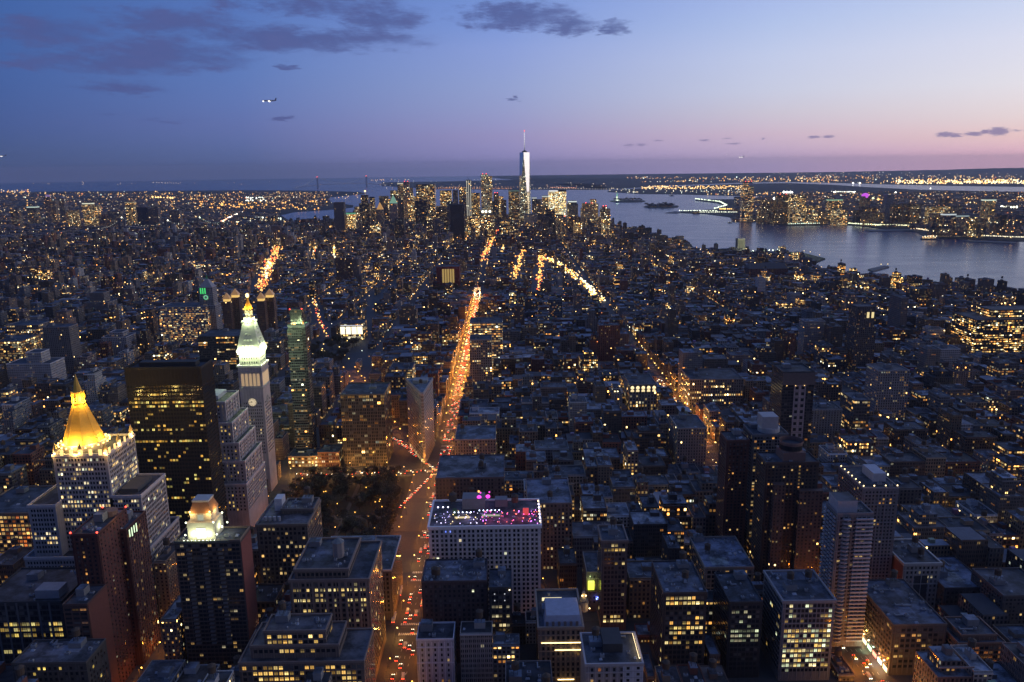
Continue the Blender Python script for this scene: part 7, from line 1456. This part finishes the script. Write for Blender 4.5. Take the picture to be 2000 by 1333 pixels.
CN = {0: 'ochre', 1: 'tan', 2: 'brown', 3: 'red brick', 4: 'grey', 5: 'stone', 6: 'pinkish', 7: 'white', 8: 'dull brown', 9: 'sooty', 10: 'drab'}
def height(x, y, r):
    if y < 640: h_ = r.uniform(20, 46) if x > -60 else r.uniform(24, 58)
    elif y < 1120:
        h_ = r.triangular(18, 62, 34)
        if x > 260: h_ = r.triangular(14, 48, 24) + (r.uniform(20, 40) if r.random() < .06 else 0)
        elif x < -300: h_ = r.triangular(16, 60, 30) + (r.uniform(20, 45) if r.random() < .09 else 0)
    elif y < 1620: h_ = r.triangular(12, 52, 22) + (r.uniform(18, 45) if r.random() < .075 else 0)
    elif y < 2450: h_ = r.triangular(10, 28, 14) + (r.uniform(15, 42) if r.random() < .085 else 0)
    elif y < 3300: h_ = r.triangular(12, 32, 19) + (r.uniform(15, 40) if r.random() < .06 else 0)
    elif y < 3900: h_ = r.triangular(14, 46, 22) + (r.uniform(10, 40) if r.random() < .10 else 0)
    else: h_ = r.triangular(16, 62, 28)
    if x < -900 and r.random() < .10: h_ += r.uniform(18, 36)
    if x > 700 and y > 1500: h_ = min(h_, 45)
    return h_
LOTS = []
rr = random.Random(77)
n = 31; ys = []
while stY(n) < 5400: ys.append(stY(n)); n -= 1 if stY(n) < 1590 else .93
for k in range(len(ys) - 1):
    y0, y1 = ys[k] + 8.5, ys[k + 1] - 8.5
    for i in range(len(AVE) - 1):
        bx0, bx1 = AVE[i] + 15, AVE[i + 1] - 15
        if bx1 < -.72 * y1 - 40 or bx0 > .72 * y1 + 40: continue
        ym = (y0 + y1) / 2 + rr.uniform(-2, 2)
        for row, (ra, rb) in enumerate(((y0, ym - .4), (ym + .4, y1))):
            x = bx0
            while x < bx1 - 6:
                w = rr.choice((7.5, 12, 15, 15, 22, 22, 30, 38)) if y0 < 1700 else rr.choice((8, 8, 12, 15, 20, 30))
                if y0 > 2600: w *= 1.35
                xe = min(bx1, x + w)
                if bx1 - xe < 6: xe = bx1
                a, c_ = x + .15, xe - .15; x = xe
                ya, yb = ra, rb - (rr.uniform(0, 6) if row == 0 else 0); ya += rr.uniform(0, 6) if row == 1 else rr.uniform(0, .8)
                if abs((a + c_) / 2) > .70 * yb + 30: continue
                if in_park(a, ya, c_, yb): continue
                if taken(a, ya, c_, yb, .4):
                    w5, d5 = (c_ - a) * .48, (yb - ya) * .48; ok = None
                    for q in ((a, ya, a + w5, yb), (c_ - w5, ya, c_, yb), (a, ya, c_, ya + d5), (a, yb - d5, c_, yb), (a, ya, a + w5, ya + d5), (c_ - w5, ya, c_, ya + d5), (a, yb - d5, a + w5, yb), (c_ - w5, yb - d5, c_, yb)):
                        if q[2] - q[0] > 4.5 and q[3] - q[1] > 6 and not taken(*q, .3): ok = q; break
                    if ok is None: continue
                    a, ya, c_, yb = ok
                cxm, cym = (a + c_) / 2, (ya + yb) / 2; hw = (c_ - a) / 2
                if near_line(cxm, cym, BWAY, 13 + hw * .8) or any(near_line(cxm, cym, L_, w_ * 1.5 + hw * .8) for _, L_, w_ in LINES): continue
                if -131 < cxm < -60 and 862 < cym < 966: continue
                if y1 > 1500 and not (inside(a, yb, MAN) and inside(c_, ya, MAN) and inside(c_ + 12, yb + 10, MAN)): continue
                h_ = height(cxm, ya, rr)
                if c_ - a < 9: h_ = min(h_, rr.uniform(14, 24))
                pa, pb = proj(a, ya, h_), proj(c_, ya, h_)
                if not pa or not pb: continue
                zmax = h_
                for (l0, l1, lr, ly) in LIM:
                    if ya < ly and pa[0] < l1 and pb[0] > l0:
                        zz = min(atY((pa[0] + pb[0]) / 2, lr, ya)[1], atY((pa[0] + pb[0]) / 2, lr, yb)[1]); zmax = min(zmax, zz)
                if zmax < h_: zmax *= rr.uniform(.86, 1)
                if zmax < 8: zmax = rr.uniform(7, 12)
                ci = rr.choices(range(len(ZC)), ZW)[0]
                LOTS.append([a, ya, c_, yb, zmax, ci, rr.random()])
# picture-plane painter's pass: how much of each building shows
import numpy as np
GW, GH = 1000, 667
ids = np.full((GH, GW), -1, np.int32)
def fillpoly(P, v):
    xs = [p[0] * .5 for p in P]; ysx = [p[1] * .5 for p in P]
    x0, x1 = max(0, int(min(xs))), min(GW - 1, int(max(xs)) + 1); y0, y1 = max(0, int(min(ysx))), min(GH - 1, int(max(ysx)) + 1)
    if x1 < x0 or y1 < y0: return
    gx, gy = np.meshgrid(np.arange(x0, x1 + 1) + .5, np.arange(y0, y1 + 1) + .5); m_ = np.ones(gx.shape, bool)
    ar = sum(xs[i] * ysx[(i + 1) % len(P)] - xs[(i + 1) % len(P)] * ysx[i] for i in range(len(P))); s_ = 1 if ar > 0 else -1
    for i in range(len(P)):
        j = (i + 1) % len(P); m_ &= s_ * ((xs[j] - xs[i]) * (gy - ysx[i]) - (ysx[j] - ysx[i]) * (gx - xs[i])) >= 0
    ids[y0:y1 + 1, x0:x1 + 1][m_] = v
def paint(b_, v):
    x0, y0, x1, y1, z1 = b_
    C_ = {}
    for kx, x in enumerate((x0, x1)):
        for ky, y in enumerate((y0, y1)):
            for kz, z in enumerate((2.2, z1)):
                q = proj(x, y, z)
                if q is None: return
                C_[(kx, ky, kz)] = q
    if x0 > 0: fillpoly([C_[0, 0, 0], C_[0, 1, 0], C_[0, 1, 1], C_[0, 0, 1]], v)
    if x1 < 0: fillpoly([C_[1, 0, 0], C_[1, 1, 0], C_[1, 1, 1], C_[1, 0, 1]], v)
    fillpoly([C_[0, 0, 1], C_[1, 0, 1], C_[1, 1, 1], C_[0, 1, 1]], v)
    fillpoly([C_[0, 0, 0], C_[1, 0, 0], C_[1, 0, 1], C_[0, 0, 1]], v)
ALL = [(L_[1], L_[:5], i) for i, L_ in enumerate(LOTS)] + [(f[1], [f[0], f[1], f[2], f[3], f[4] if len(f) > 4 else 60], -2) for f in FOOT]
ALL.sort(key=lambda q: -q[0])
for _, b_, v in ALL: paint(b_, v)
cnt = np.bincount(ids[ids >= 0].ravel(), minlength=len(LOTS))
cen = {}
yy_, xx_ = np.nonzero(ids >= 0); vv = ids[yy_, xx_]; sx_c = np.bincount(vv, xx_, len(LOTS)); sy_c = np.bincount(vv, yy_, len(LOTS))
def kind_of(L_):
    h_, w = L_[4], L_[2] - L_[0]
    if h_ > 52: return 'apartment_tower'
    if h_ < 22 or w < 11: return 'row_house'
    return 'office_building' if L_[6] < .42 else 'loft_building'
order = sorted(range(len(LOTS)), key=lambda i: -cnt[i]); IND = []; per = {}
CAPS = {'apartment_tower': 120, 'row_house': 230, 'office_building': 280, 'loft_building': 298}
for i in order:
    if cnt[i] < 14: break
    k = kind_of(LOTS[i])
    if per.get(k, 0) >= CAPS[k]: continue
    per[k] = per.get(k, 0) + 1; IND.append(i)
INDS = set(IND)
def looks(L_, i):
    r = random.Random(i * 7 + 1); k = kind_of(L_); y = L_[1]; a = r.random()
    if k == 'office_building': lit, row = (r.uniform(.2, .5), .85) if a < .40 else (r.uniform(.03, .10), .4)
    elif k == 'apartment_tower': lit, row = r.uniform(.05, .14), .05
    elif k == 'row_house': lit, row = r.uniform(.04, .16), 0
    else: lit, row = (r.uniform(.18, .4), .7) if a < .16 else (r.uniform(.02, .09), .1)
    wd = {'office_building': (.62, .56), 'apartment_tower': (.42, .5), 'row_house': (.40, .52), 'loft_building': (.52, .58)}[k]
    bright = r.uniform(.4, .75) * (1 if y < 1600 else 1.5)
    q_ = random.Random(int(L_[0] // 260) * 91 + int(L_[1] // 260) * 17).uniform(.35, 2.0); lit = min(.6, lit * q_)
    bay = r.uniform(2.6, 3.6) if k != 'row_house' else 2.4; fl = r.uniform(3.5, 4.1) if k in ('office_building', 'loft_building') else 3.05
    g = r.uniform(.75, 1.25); col = tuple(c * g for c in ZC[L_[5]])
    rc = r.choice((ROOFD, ROOFD, ROOFD, ROOFB, ROOFB, (.11, .10, .10), (.14, .15, .18), (.20, .22, .27), ROOFL, (.36, .38, .43)))
    return r, k, (lit, row, r.random()), (wd[0], wd[1], bright), bay, fl, col, rc
# ordinal wording: each building is named from the landmark it stands nearest to in the picture
ORD = ['first', 'second', 'third', 'fourth', 'fifth', 'sixth', 'seventh', 'eighth', 'ninth', 'tenth', 'eleventh', 'twelfth', 'thirteenth', 'fourteenth', 'fifteenth', 'sixteenth', 'seventeenth', 'eighteenth', 'nineteenth', 'twentieth']
LANDP = [l for l in LAND if l[2] and -20 < l[0] < 2020 and l[1] < 1345]
buckets = {}
for i in IND:
    px, py = 2 * sx_c[i] / cnt[i], 2 * sy_c[i] / cnt[i]
    best = sorted(LANDP, key=lambda l: (l[0] - px) ** 2 + (1.6 * (l[1] - py)) ** 2)[0]
    dx, dy = px - best[0], py - best[1]
    d_ = ('right of' if dx > 0 else 'left of') if abs(dx) > abs(dy) * 1.3 else ('below' if dy > 0 else 'above')
    buckets.setdefault((best[2], d_), []).append((dx * dx + dy * dy, i))
LABEL = {}
KW = {'apartment_tower': 'tower', 'row_house': 'low house', 'office_building': 'office block', 'loft_building': 'loft'}
for (sh, d_), lst in buckets.items():
    lst.sort(); per_k = {}
    for _, i in lst:
        k = kind_of(LOTS[i]); cnm = CN[LOTS[i][5]]; key = (k, cnm); per_k[key] = per_k.get(key, 0) + 1; n_ = per_k[key]
        lit = looks(LOTS[i], i)[2]
        st_ = 'brightly lit ' if lit[0] > .18 else ('dark ' if lit[0] < .05 else '')
        LABEL[i] = (st_ + cnm + ' ' + KW[k] + ', ' + (ORD[n_ - 1] + ' such ' if n_ > 1 else 'nearest such ') + d_ + ' the ' + sh)
rest = MB(); restr = MB()
def add_lot(w, rf, L_, i, z0, dx=0, dy=0, ind=False):
    r, k, par, dim, bay, fl, col, rc = looks(L_, i); x0, y0, x1, y1, z = L_[:5]; x0 -= dx; x1 -= dx; y0 -= dy; y1 -= dy
    set_ = []
    if z > 44 and r.random() < .55 and x1 - x0 > 13: f = r.uniform(.12, .25); set_ = [(x0 + (x1 - x0) * f, y0 + (y1 - y0) * f, x1 - (x1 - x0) * f, y1 - (y1 - y0) * f, z * r.uniform(.7, .86))]
    zt = set_[0][4] if set_ else z
    w.box(x0, y0, x1, y1, z0, zt, c=col, p=par, d=dim, bay=bay, fl=fl)
    t = .4
    ph = r.uniform(.5, 1.3)
    rf.face([(x0 + t, y0 + t, zt), (x1 - t, y0 + t, zt), (x1 - t, y1 - t, zt), (x0 + t, y1 - t, zt)], 0, rc)
    pt_ = MB()
    if ind and not set_ and x1 - x0 > 9:
        for q in range(r.choice((0, 1, 1, 2))):
            fx, fy = r.uniform(.08, .5), r.uniform(.08, .5); gx, gy = r.uniform(.2, .42), r.uniform(.2, .42); g_ = r.uniform(.4, 2.6); W_, D_ = x1 - x0, y1 - y0; zz = zt + .02 + .02 * q
            pt_.face([(x0 + W_ * fx, y0 + D_ * fy, zz), (x0 + W_ * (fx + gx), y0 + D_ * fy, zz), (x0 + W_ * (fx + gx), y0 + D_ * (fy + gy), zz), (x0 + W_ * fx, y0 + D_ * (fy + gy), zz)], 0, tuple(min(.5, c * g_) for c in rc))
    cc = tuple(min(1, q * 1.15) for q in col)
    for (a, b_, c_, d_) in ((x0, y0, x1, y0 + t), (x0, y1 - t, x1, y1), (x0, y0 + t, x0 + t, y1 - t), (x1 - t, y0 + t, x1, y1 - t)): w.box(a, b_, c_, d_, zt - .02, zt + ph, c=cc, top=0) if ind else None
    if not ind: w.face([(x0, y0, zt), (x1, y0, zt), (x1, y0, zt + ph), (x0, y0, zt + ph)], 0, cc)
    if set_:
        a = set_[0]; w.box(*a[:4], zt, z, c=col, p=par, d=dim, bay=bay, fl=fl); (pt_ if ind else rf).face([(a[0], a[1], z), (a[2], a[1], z), (a[2], a[3], z), (a[0], a[3], z)], 0, rc); x0, y0, x1, y1 = a[:4]
    return r, x0, y0, x1, y1, z, col, pt_
for i in IND:
    L_ = LOTS[i]; k = kind_of(L_); cx_, cy_ = (L_[0] + L_[2]) / 2, (L_[1] + L_[3]) / 2
    b = Bld(k, LABEL[i], {'apartment_tower': 'apartment tower', 'row_house': 'house', 'office_building': 'office building', 'loft_building': 'loft building'}[k], cx_, cy_, MAN_Z + .1, {'apartment_tower': 'apartment towers', 'row_house': 'row houses', 'office_building': 'office blocks', 'loft_building': 'masonry loft buildings'}[k] + ' of the street grid')
    w, rf = MB(), MB(); r, x0, y0, x1, y1, z, col, pt_ = add_lot(w, rf, L_, i, MAN_Z + .1, ind=True)
    b.part(w, 'wall', M['facade']); b.part(rf, 'roof', M['roofing'])
    if pt_.f: b.part(pt_, 'upper_roof' if len(pt_.f) == 1 and z != L_[4] else 'roof_patches', M['roofing'])
    big = cnt[i] > 60
    if x1 - x0 > 7.5 and big or r.random() < .4: roof_clutter(b, x0 + .4, y0 + .4, x1 - .4, y1 - .4, z, r, r.choice((4, 6, 8, 10)) if cnt[i] > 260 else (r.choice((1, 2, 3)) if cnt[i] > 110 else (1 if big else 0)), 1 if r.random() < (.6 if k in ('loft_building', 'office_building') else .25) else 0, col)
    if big and L_[1] < 1100 and r.random() < .7:
        mb = MB(); zt = L_[4]; mb.box(L_[0] - .1, L_[1] - .7, L_[2] + .1, L_[1], z - 1.1 if z == zt else 8, (z - .1) if z == zt else 9, c=tuple(min(1, q * 1.3) for q in col), top=0, bottom=True); b.part(mb, 'cornice', M['masonry'])
for i, L_ in enumerate(LOTS):
    if i in INDS: continue
    r, x0, y0, x1, y1, z, col, _p = add_lot(rest, rest, L_, i, MAN_Z + .1)
    if x1 - x0 > 8 and r.random() < .5:
        bx_ = r.uniform(x0 + 1, x1 - 6); by_ = r.uniform(y0 + 2, max(y0 + 2.1, y1 - 6)); h_ = r.uniform(2.5, 5); rest.box(bx_, by_, bx_ + 4.5, by_ + 4, z, z + h_, c=tuple(q * r.uniform(.8, 1.8) for q in GREY), top=0)
for q in range(len(rest.f)):
    pass
ro = rest.build('city_buildings', [M['facade']]); tag(ro, 'dense mass of smaller buildings filling the street grid behind the nearer ones', 'buildings', kind='stuff')
print('LOTS', len(LOTS), 'IND', len(IND), per)

# ------------------------------------------------------------------ far districts and their lights
rf_ = random.Random(5)
def spill(name, label, n_, gen, hmin, hmax):
    mb = MB()
    for i in range(n_):
        px, py = gen(); X, Y = at(px, py, 2.3); s_ = rf_.uniform(14, 40) * (1 + Y / 9000); h_ = rf_.uniform(hmin, hmax); c = rf_.choice([(.2, .17, .15), (.14, .11, .1), (.24, .23, .24), (.3, .26, .23), (.1, .09, .1)])
        mb.box(X - s_ / 2, Y, X + s_ / 2, Y + s_ * .8, 2.2, h_, c=c, p=(rf_.uniform(.04, .2), .2, rf_.random()), d=(.5, .5, 1.0), bay=4, fl=4, top=0, topc=(.12, .12, .14))
    tag(mb.build(name, M['facade']), label, 'buildings', kind='stuff')
def gb():
    x = rf_.uniform(-60, 640); lo = 470 if x < 200 else (470 - (x - 200) * .095); lo = min(lo, 432 if x > 540 else 999) if not 545 < x < 690 else (410 - (x - 545) * .06)
    return x, rf_.uniform(377, lo - 1)
spill('far_left_district', 'low roofs of the district beyond the river on the far left', 2600, gb, 8, 24)
def gj():
    x = rf_.uniform(1440, 2060); top = 386 if x < 1560 else 375 + (2000 - x) * .004; lo = 432 + max(0, (x - 1600)) * .09
    return x, rf_.uniform(top + 1, min(465, lo))
spill('far_bank_district', 'low roofs of the towns on the far bank of the river', 2000, gj, 8, 26)
AMB = [(1, .42, .07), (1, .52, .12), (1, .60, .2), (1, .72, .36), (1, .9, .7), (.85, 1, .8), (1, .3, .08)]
LW = [6, 8, 6, 4, 2.2, 1.2, .7]
def lights(name, label, items, k=.00058, zb=8):
    mb = MB()
    for it in items:
        px, py = it[0], it[1]; X, Y = at(px, py, 2.3); d = sqrt(X * X + Y * Y); c = it[2] if len(it) > 2 and it[2] else rf_.choices(AMB, LW)[0]; s_ = d * k * (it[3] if len(it) > 3 else rf_.triangular(.55, 1.7, .8)); mb.octa(X, Y, zb + s_, s_, c=c, p=(it[4] if len(it) > 4 else rf_.triangular(.5, 3.2, .9), 0, 0))
    tag(mb.build(name, M['glow']), label, 'lights', kind='stuff')
def cl(x0, x1, y0, y1, n_, cols=None, s_=None, st=None): return [(rf_.uniform(x0, x1), rf_.uniform(y0, y1), rf_.choice(cols) if cols else None, s_ or rf_.triangular(.6, 1.7, .9), st or rf_.triangular(.6, 3.4, 1.1)) for _ in range(n_)]
def row(xa, ya, xb, yb, n_, c=None, s_=1.0, st=2.2): return [(xa + (xb - xa) * i / max(1, n_ - 1) + rf_.uniform(-1, 1), ya + (yb - ya) * i / max(1, n_ - 1), c, s_ * rf_.uniform(.8, 1.2), st * rf_.uniform(.7, 1.3)) for i in range(n_)]
Lb = []
for i in range(560): x, y = gb(); Lb.append((x, y))
Lb += cl(0, 640, 376, 388, 150) + cl(285, 640, 385, 404, 130, None, 1.2) + cl(380, 640, 396, 412, 100, [AMB[0], AMB[1]], 1.6, 2.4) + cl(480, 520, 388, 396, 30, [(.95, 1, .85)], 1.5, 2.6) + row(298, 388, 338, 390, 8, (1, .62, .2), 2.0, 3.2) + cl(440, 700, 376, 390, 90, [(1, .5, .2), (1, .66, .3)], .9)
Lb += [(75, 431, (1, 1, .85), 4, 5), (206, 435, (1, .4, .1), 3, 2), (209, 430, (1, .5, .15), 3, 3), (208, 440, (1, .35, .08), 3, 2), (713, 376.5, (1, .7, .3), 2.2, 4)] + cl(0, 60, 372.5, 378, 30) + row(462, 437, 520, 433, 30, (1, .95, .62), 1.3, 2.4) + row(500, 428, 548, 430, 18, (.92, 1, .8), 1.5, 3) + row(548, 432, 575, 441, 16, (.85, 1, .75), 1.2, 1.6) + row(432, 436, 462, 423, 26, (1, .45, .25), 1.5, 3) + row(445, 430, 463, 422, 10, (1, .85, .7), 1.8, 4)
lights('far_left_street_lights', 'scattered amber street lights beyond the river on the far left', Lb)
Lj = []
for i in range(520): x, y = gj(); Lj.append((x, y))
Lj += cl(1250, 1450, 365, 371, 170, [AMB[1], AMB[2], AMB[3]], 1.2, 2.6) + cl(1190, 1460, 369, 379, 90, [(1, .8, .5), (.95, 1, .8)], 1.0) + cl(1500, 2000, 338, 347, 70, [(1, .95, .8), (1, .7, .4)], .8) + cl(1220, 1640, 347, 357, 280) + cl(1560, 1990, 344, 360, 260) + cl(1750, 2000, 353, 361, 260, [AMB[1], AMB[2], AMB[3], (1, .85, .5)], 1.3, 3.2) + row(1850, 357, 2000, 360, 34, (1, .82, .45), 1.2, 3.4) + cl(1550, 2000, 379, 400, 200) + cl(1380, 1620, 377, 383, 70)
Lj += row(1358, 390.5, 1405, 396, 22, (.85, 1, .7), 1.2, 2.6) + row(1405, 396, 1419, 403, 14, (.85, 1, .7), 1.3, 2.6) + row(1419, 403, 1395, 410, 14, (.85, 1, .7), 1.3, 2.6) + row(1328, 414, 1400, 414.5, 26, (.9, 1, .75), 1.1, 2.2) + row(1405, 411, 1450, 411, 22, (1, .6, .15), 1.4, 3) + row(1362, 417, 1448, 417, 34, (.95, 1, .75), 1.0, 2)
Lj += row(1490, 432, 1600, 435, 40, None, 1.0, 1.6) + row(1540, 440.5, 1600, 439, 26, (.75, 1, .8), 1.0, 1.6) + row(1625, 437.5, 1720, 443, 50, (.92, 1, .6), 1.2, 2.2) + row(1720, 442, 1785, 444, 30, (1, .95, .55), 1.1, 2) + row(1790, 450, 1822, 455, 18, (1, .8, .5), 1.2, 2.4) + row(1835, 455, 1870, 456, 20, (1, .9, .6), 1.3, 2.8) + row(1870, 462, 2000, 467, 60, (1, .9, .62), 1.0, 1.8) + row(1895, 452, 1960, 453, 24, (1, .4, .12), 1.2, 1.8)
Lj += [(1660 + i * 5, 378 + (i % 2), (1, .98, .8), 1.8, 4) for i in range(3)] + row(1624, 378, 1668, 379, 12, (1, .97, .78), 1.9, 4.5) + row(1530, 379, 1546, 379, 6, (1, 1, .9), 2.2, 5) + [(1666, 361, (1, 1, .9), 2.2, 4), (1679, 361, (1, 1, .9), 2.2, 4), (1512, 392, (1, 1, .85), 3, 4), (1749, 380, (1, 1, .85), 2.4, 3.5), (1705, 392, (1, 1, .5), 3, 2), (1817, 371, (1, 1, .85), 1.6, 3), (1715, 394, (1, .6, .2), 3, 2)] + row(1955, 408, 1990, 409, 8, (1, .98, .75), 2.2, 4)
lights('far_bank_street_lights', 'glittering lights of the docks and towns across the river', Lj)
Ls = cl(740, 1190, 358, 370, 60, [(1, .6, .3), (1, .8, .6)], .9) + row(850, 369, 1000, 370, 46, (1, .42, .16), .9, 1.6) + row(860, 367.5, 1010, 367, 26, (1, .5, .2), .9, 1.6) + row(1075, 368, 1125, 369, 18, (1, .4, .2), 1.0, 2) + row(1030, 369.5, 1190, 371, 30, (1, .8, .5), .8, 1.6) + cl(735, 1200, 352, 360, 36, [(1, .95, .8)], .8) + cl(740, 800, 351, 353, 14, None, .8, 1.6) + row(300, 358, 345, 359, 9, (1, .75, .5), .9, 1.6) + cl(50, 560, 356, 362, 20, [(1, .7, .45)], .8, 1.3) + row(725, 353.5, 750, 353, 7, (1, .6, .35), 1, 1.8)
lights('horizon_lights', 'thin line of tiny lights along the far shores and the horizon', Ls, k=.0005)
# lamps and traffic of the farther streets on the island
Lc = []
def road(pts, n_, cols, s_, st, jit=6):
    L = pl_(pts); out = []
    for i in range(n_):
        f = rf_.random() * (len(L) - 1); k = min(int(f), len(L) - 2); f -= k; x = L[k][0] + (L[k + 1][0] - L[k][0]) * f + rf_.gauss(0, jit); y = L[k][1] + (L[k + 1][1] - L[k][1]) * f; out.append((x, y, rf_.choice(cols), s_ * rf_.uniform(.7, 1.3), st * rf_.uniform(.6, 1.4)))
    return out
HOT = [(1, .12, .03), (1, .36, .06), (1, .5, .1), (1, .62, .18), (1, .85, .5)]
W_ = road([(1733, 788), (1765, 806), (1802, 833)], 46, HOT[1:], .55, 3, 4) + road([(507, 572), (515, 545), (527, 513), (545, 484)], 190, HOT[:4], 1.25, 2.3, 11) + road([(515, 545), (527, 513)], 26, [(1, .7, .35)], 1.5, 3.5, 5) + road([(1176, 590), (1140, 555), (1095, 520), (1070, 506)], 190, HOT[1:], 1.2, 3.2, 8) + road([(1160, 575), (1140, 550)], 36, [(1, .82, .45)], 1.2, 4, 4) + road([(1053, 575), (1055, 540), (1058, 500)], 110, HOT[:4], 1.1, 2.8, 7) + road([(1003, 550), (1012, 520), (1020, 490)], 90, HOT[1:4], 1.1, 2.6, 7) + road([(936, 516), (955, 485), (970, 450)], 90, HOT[:4], 1.0, 2.6, 6) + road([(612, 508), (616, 484)], 22, HOT, 1.0, 2.6, 4) + road([(651, 515), (653, 482)], 30, HOT[2:], 1.1, 3, 3) + road([(905, 480), (912, 462)], 16, HOT, .9, 2.4, 4) + road([(978, 500), (985, 480)], 16, HOT[2:], 1.0, 2.4, 4) + road([(612, 585), (625, 630), (640, 660)], 46, HOT, .9, 3, 3) + road([(932, 560), (925, 590), (915, 640)], 60, HOT[:3], .8, 2.2, 5)
mb = MB()
for (x, y, c, s_, st) in W_:
    d = sqrt(x * x + y * y); mb.octa(x, y, 6, d * .00085 * s_, c=c, p=(st, 0, 0))
tag(mb.build('far_traffic_lights', M['glow']), 'strings of red and amber lights along the far avenues of the island', 'lights', kind='stuff')
mb = MB()
for k in range(len(ys) - 1):
    for i in range(len(AVE)):
        if abs(AVE[i]) > .7 * ys[k] + 30 or AVE[i] == -80 and ys[k] < 2200: continue
        for _ in range(2 if ys[k] > 1300 else 1):
            x = AVE[i] + rf_.choice((-9, 9)) ; y = ys[k] + rf_.uniform(-40, 40)
            if not inside(x, y, MAN) or in_park(x, y, x, y): continue
            d = sqrt(x * x + y * y); mb.octa(x, y, 9, max(.4, d * .00055 * rf_.uniform(.7, 1.5)), c=rf_.choices(AMB, LW)[0], p=(rf_.uniform(1, 3.2), 0, 0))
        if ys[k] > 900:
            for q in range(3):
                x = AVE[i] + rf_.uniform(20, 240); y = ys[k] + rf_.choice((-6, 6))
                if inside(x, y, MAN) and abs(x) < .7 * y and rf_.random() < .5: d = sqrt(x * x + y * y); mb.octa(x, y, rf_.uniform(8, 22), d * .0005 * rf_.uniform(.7, 1.6), c=rf_.choices(AMB, LW)[0], p=(rf_.uniform(1, 3), 0, 0))
# lamps on roofs and terraces over the whole grid
for L_ in LOTS:
    if L_[1] > 1100 and rf_.random() < .22:
        x = rf_.uniform(L_[0], L_[2]); y = L_[1] - .6; d = sqrt(x * x + y * y); mb.octa(x, y, rf_.uniform(.3, 1) * L_[4] + 2, d * .00045 * rf_.uniform(.6, 1.6), c=rf_.choices(AMB, LW)[0], p=(rf_.triangular(.5, 4, 1), 0, 0))
tag(mb.build('city_street_lights', M['glow']), 'scattered street lights between the smaller buildings of the street grid', 'lights', kind='stuff')
# ------------------------------------------------------------------ evening air
hz = MB(); hz.box(-37000, -37000, 37000, 37000, -2.5, 610, top=0, bottom=True)
hm = bpy.data.materials.new('evening_haze'); hm.use_nodes = True; ht = hm.node_tree
for q in list(ht.nodes): ht.nodes.remove(q)
ho = nd(ht, 'ShaderNodeOutputMaterial'); hp = nd(ht, 'ShaderNodeVolumePrincipled'); ht.links.new(hp.outputs[0], ho.inputs['Volume'])
hp.inputs['Color'].default_value = (.80, .86, 1.0, 1); hp.inputs['Density'].default_value = 2.1e-5; hp.inputs['Anisotropy'].default_value = .2
ha = hz.build('haze', hm); tag(ha, kind='stuff')
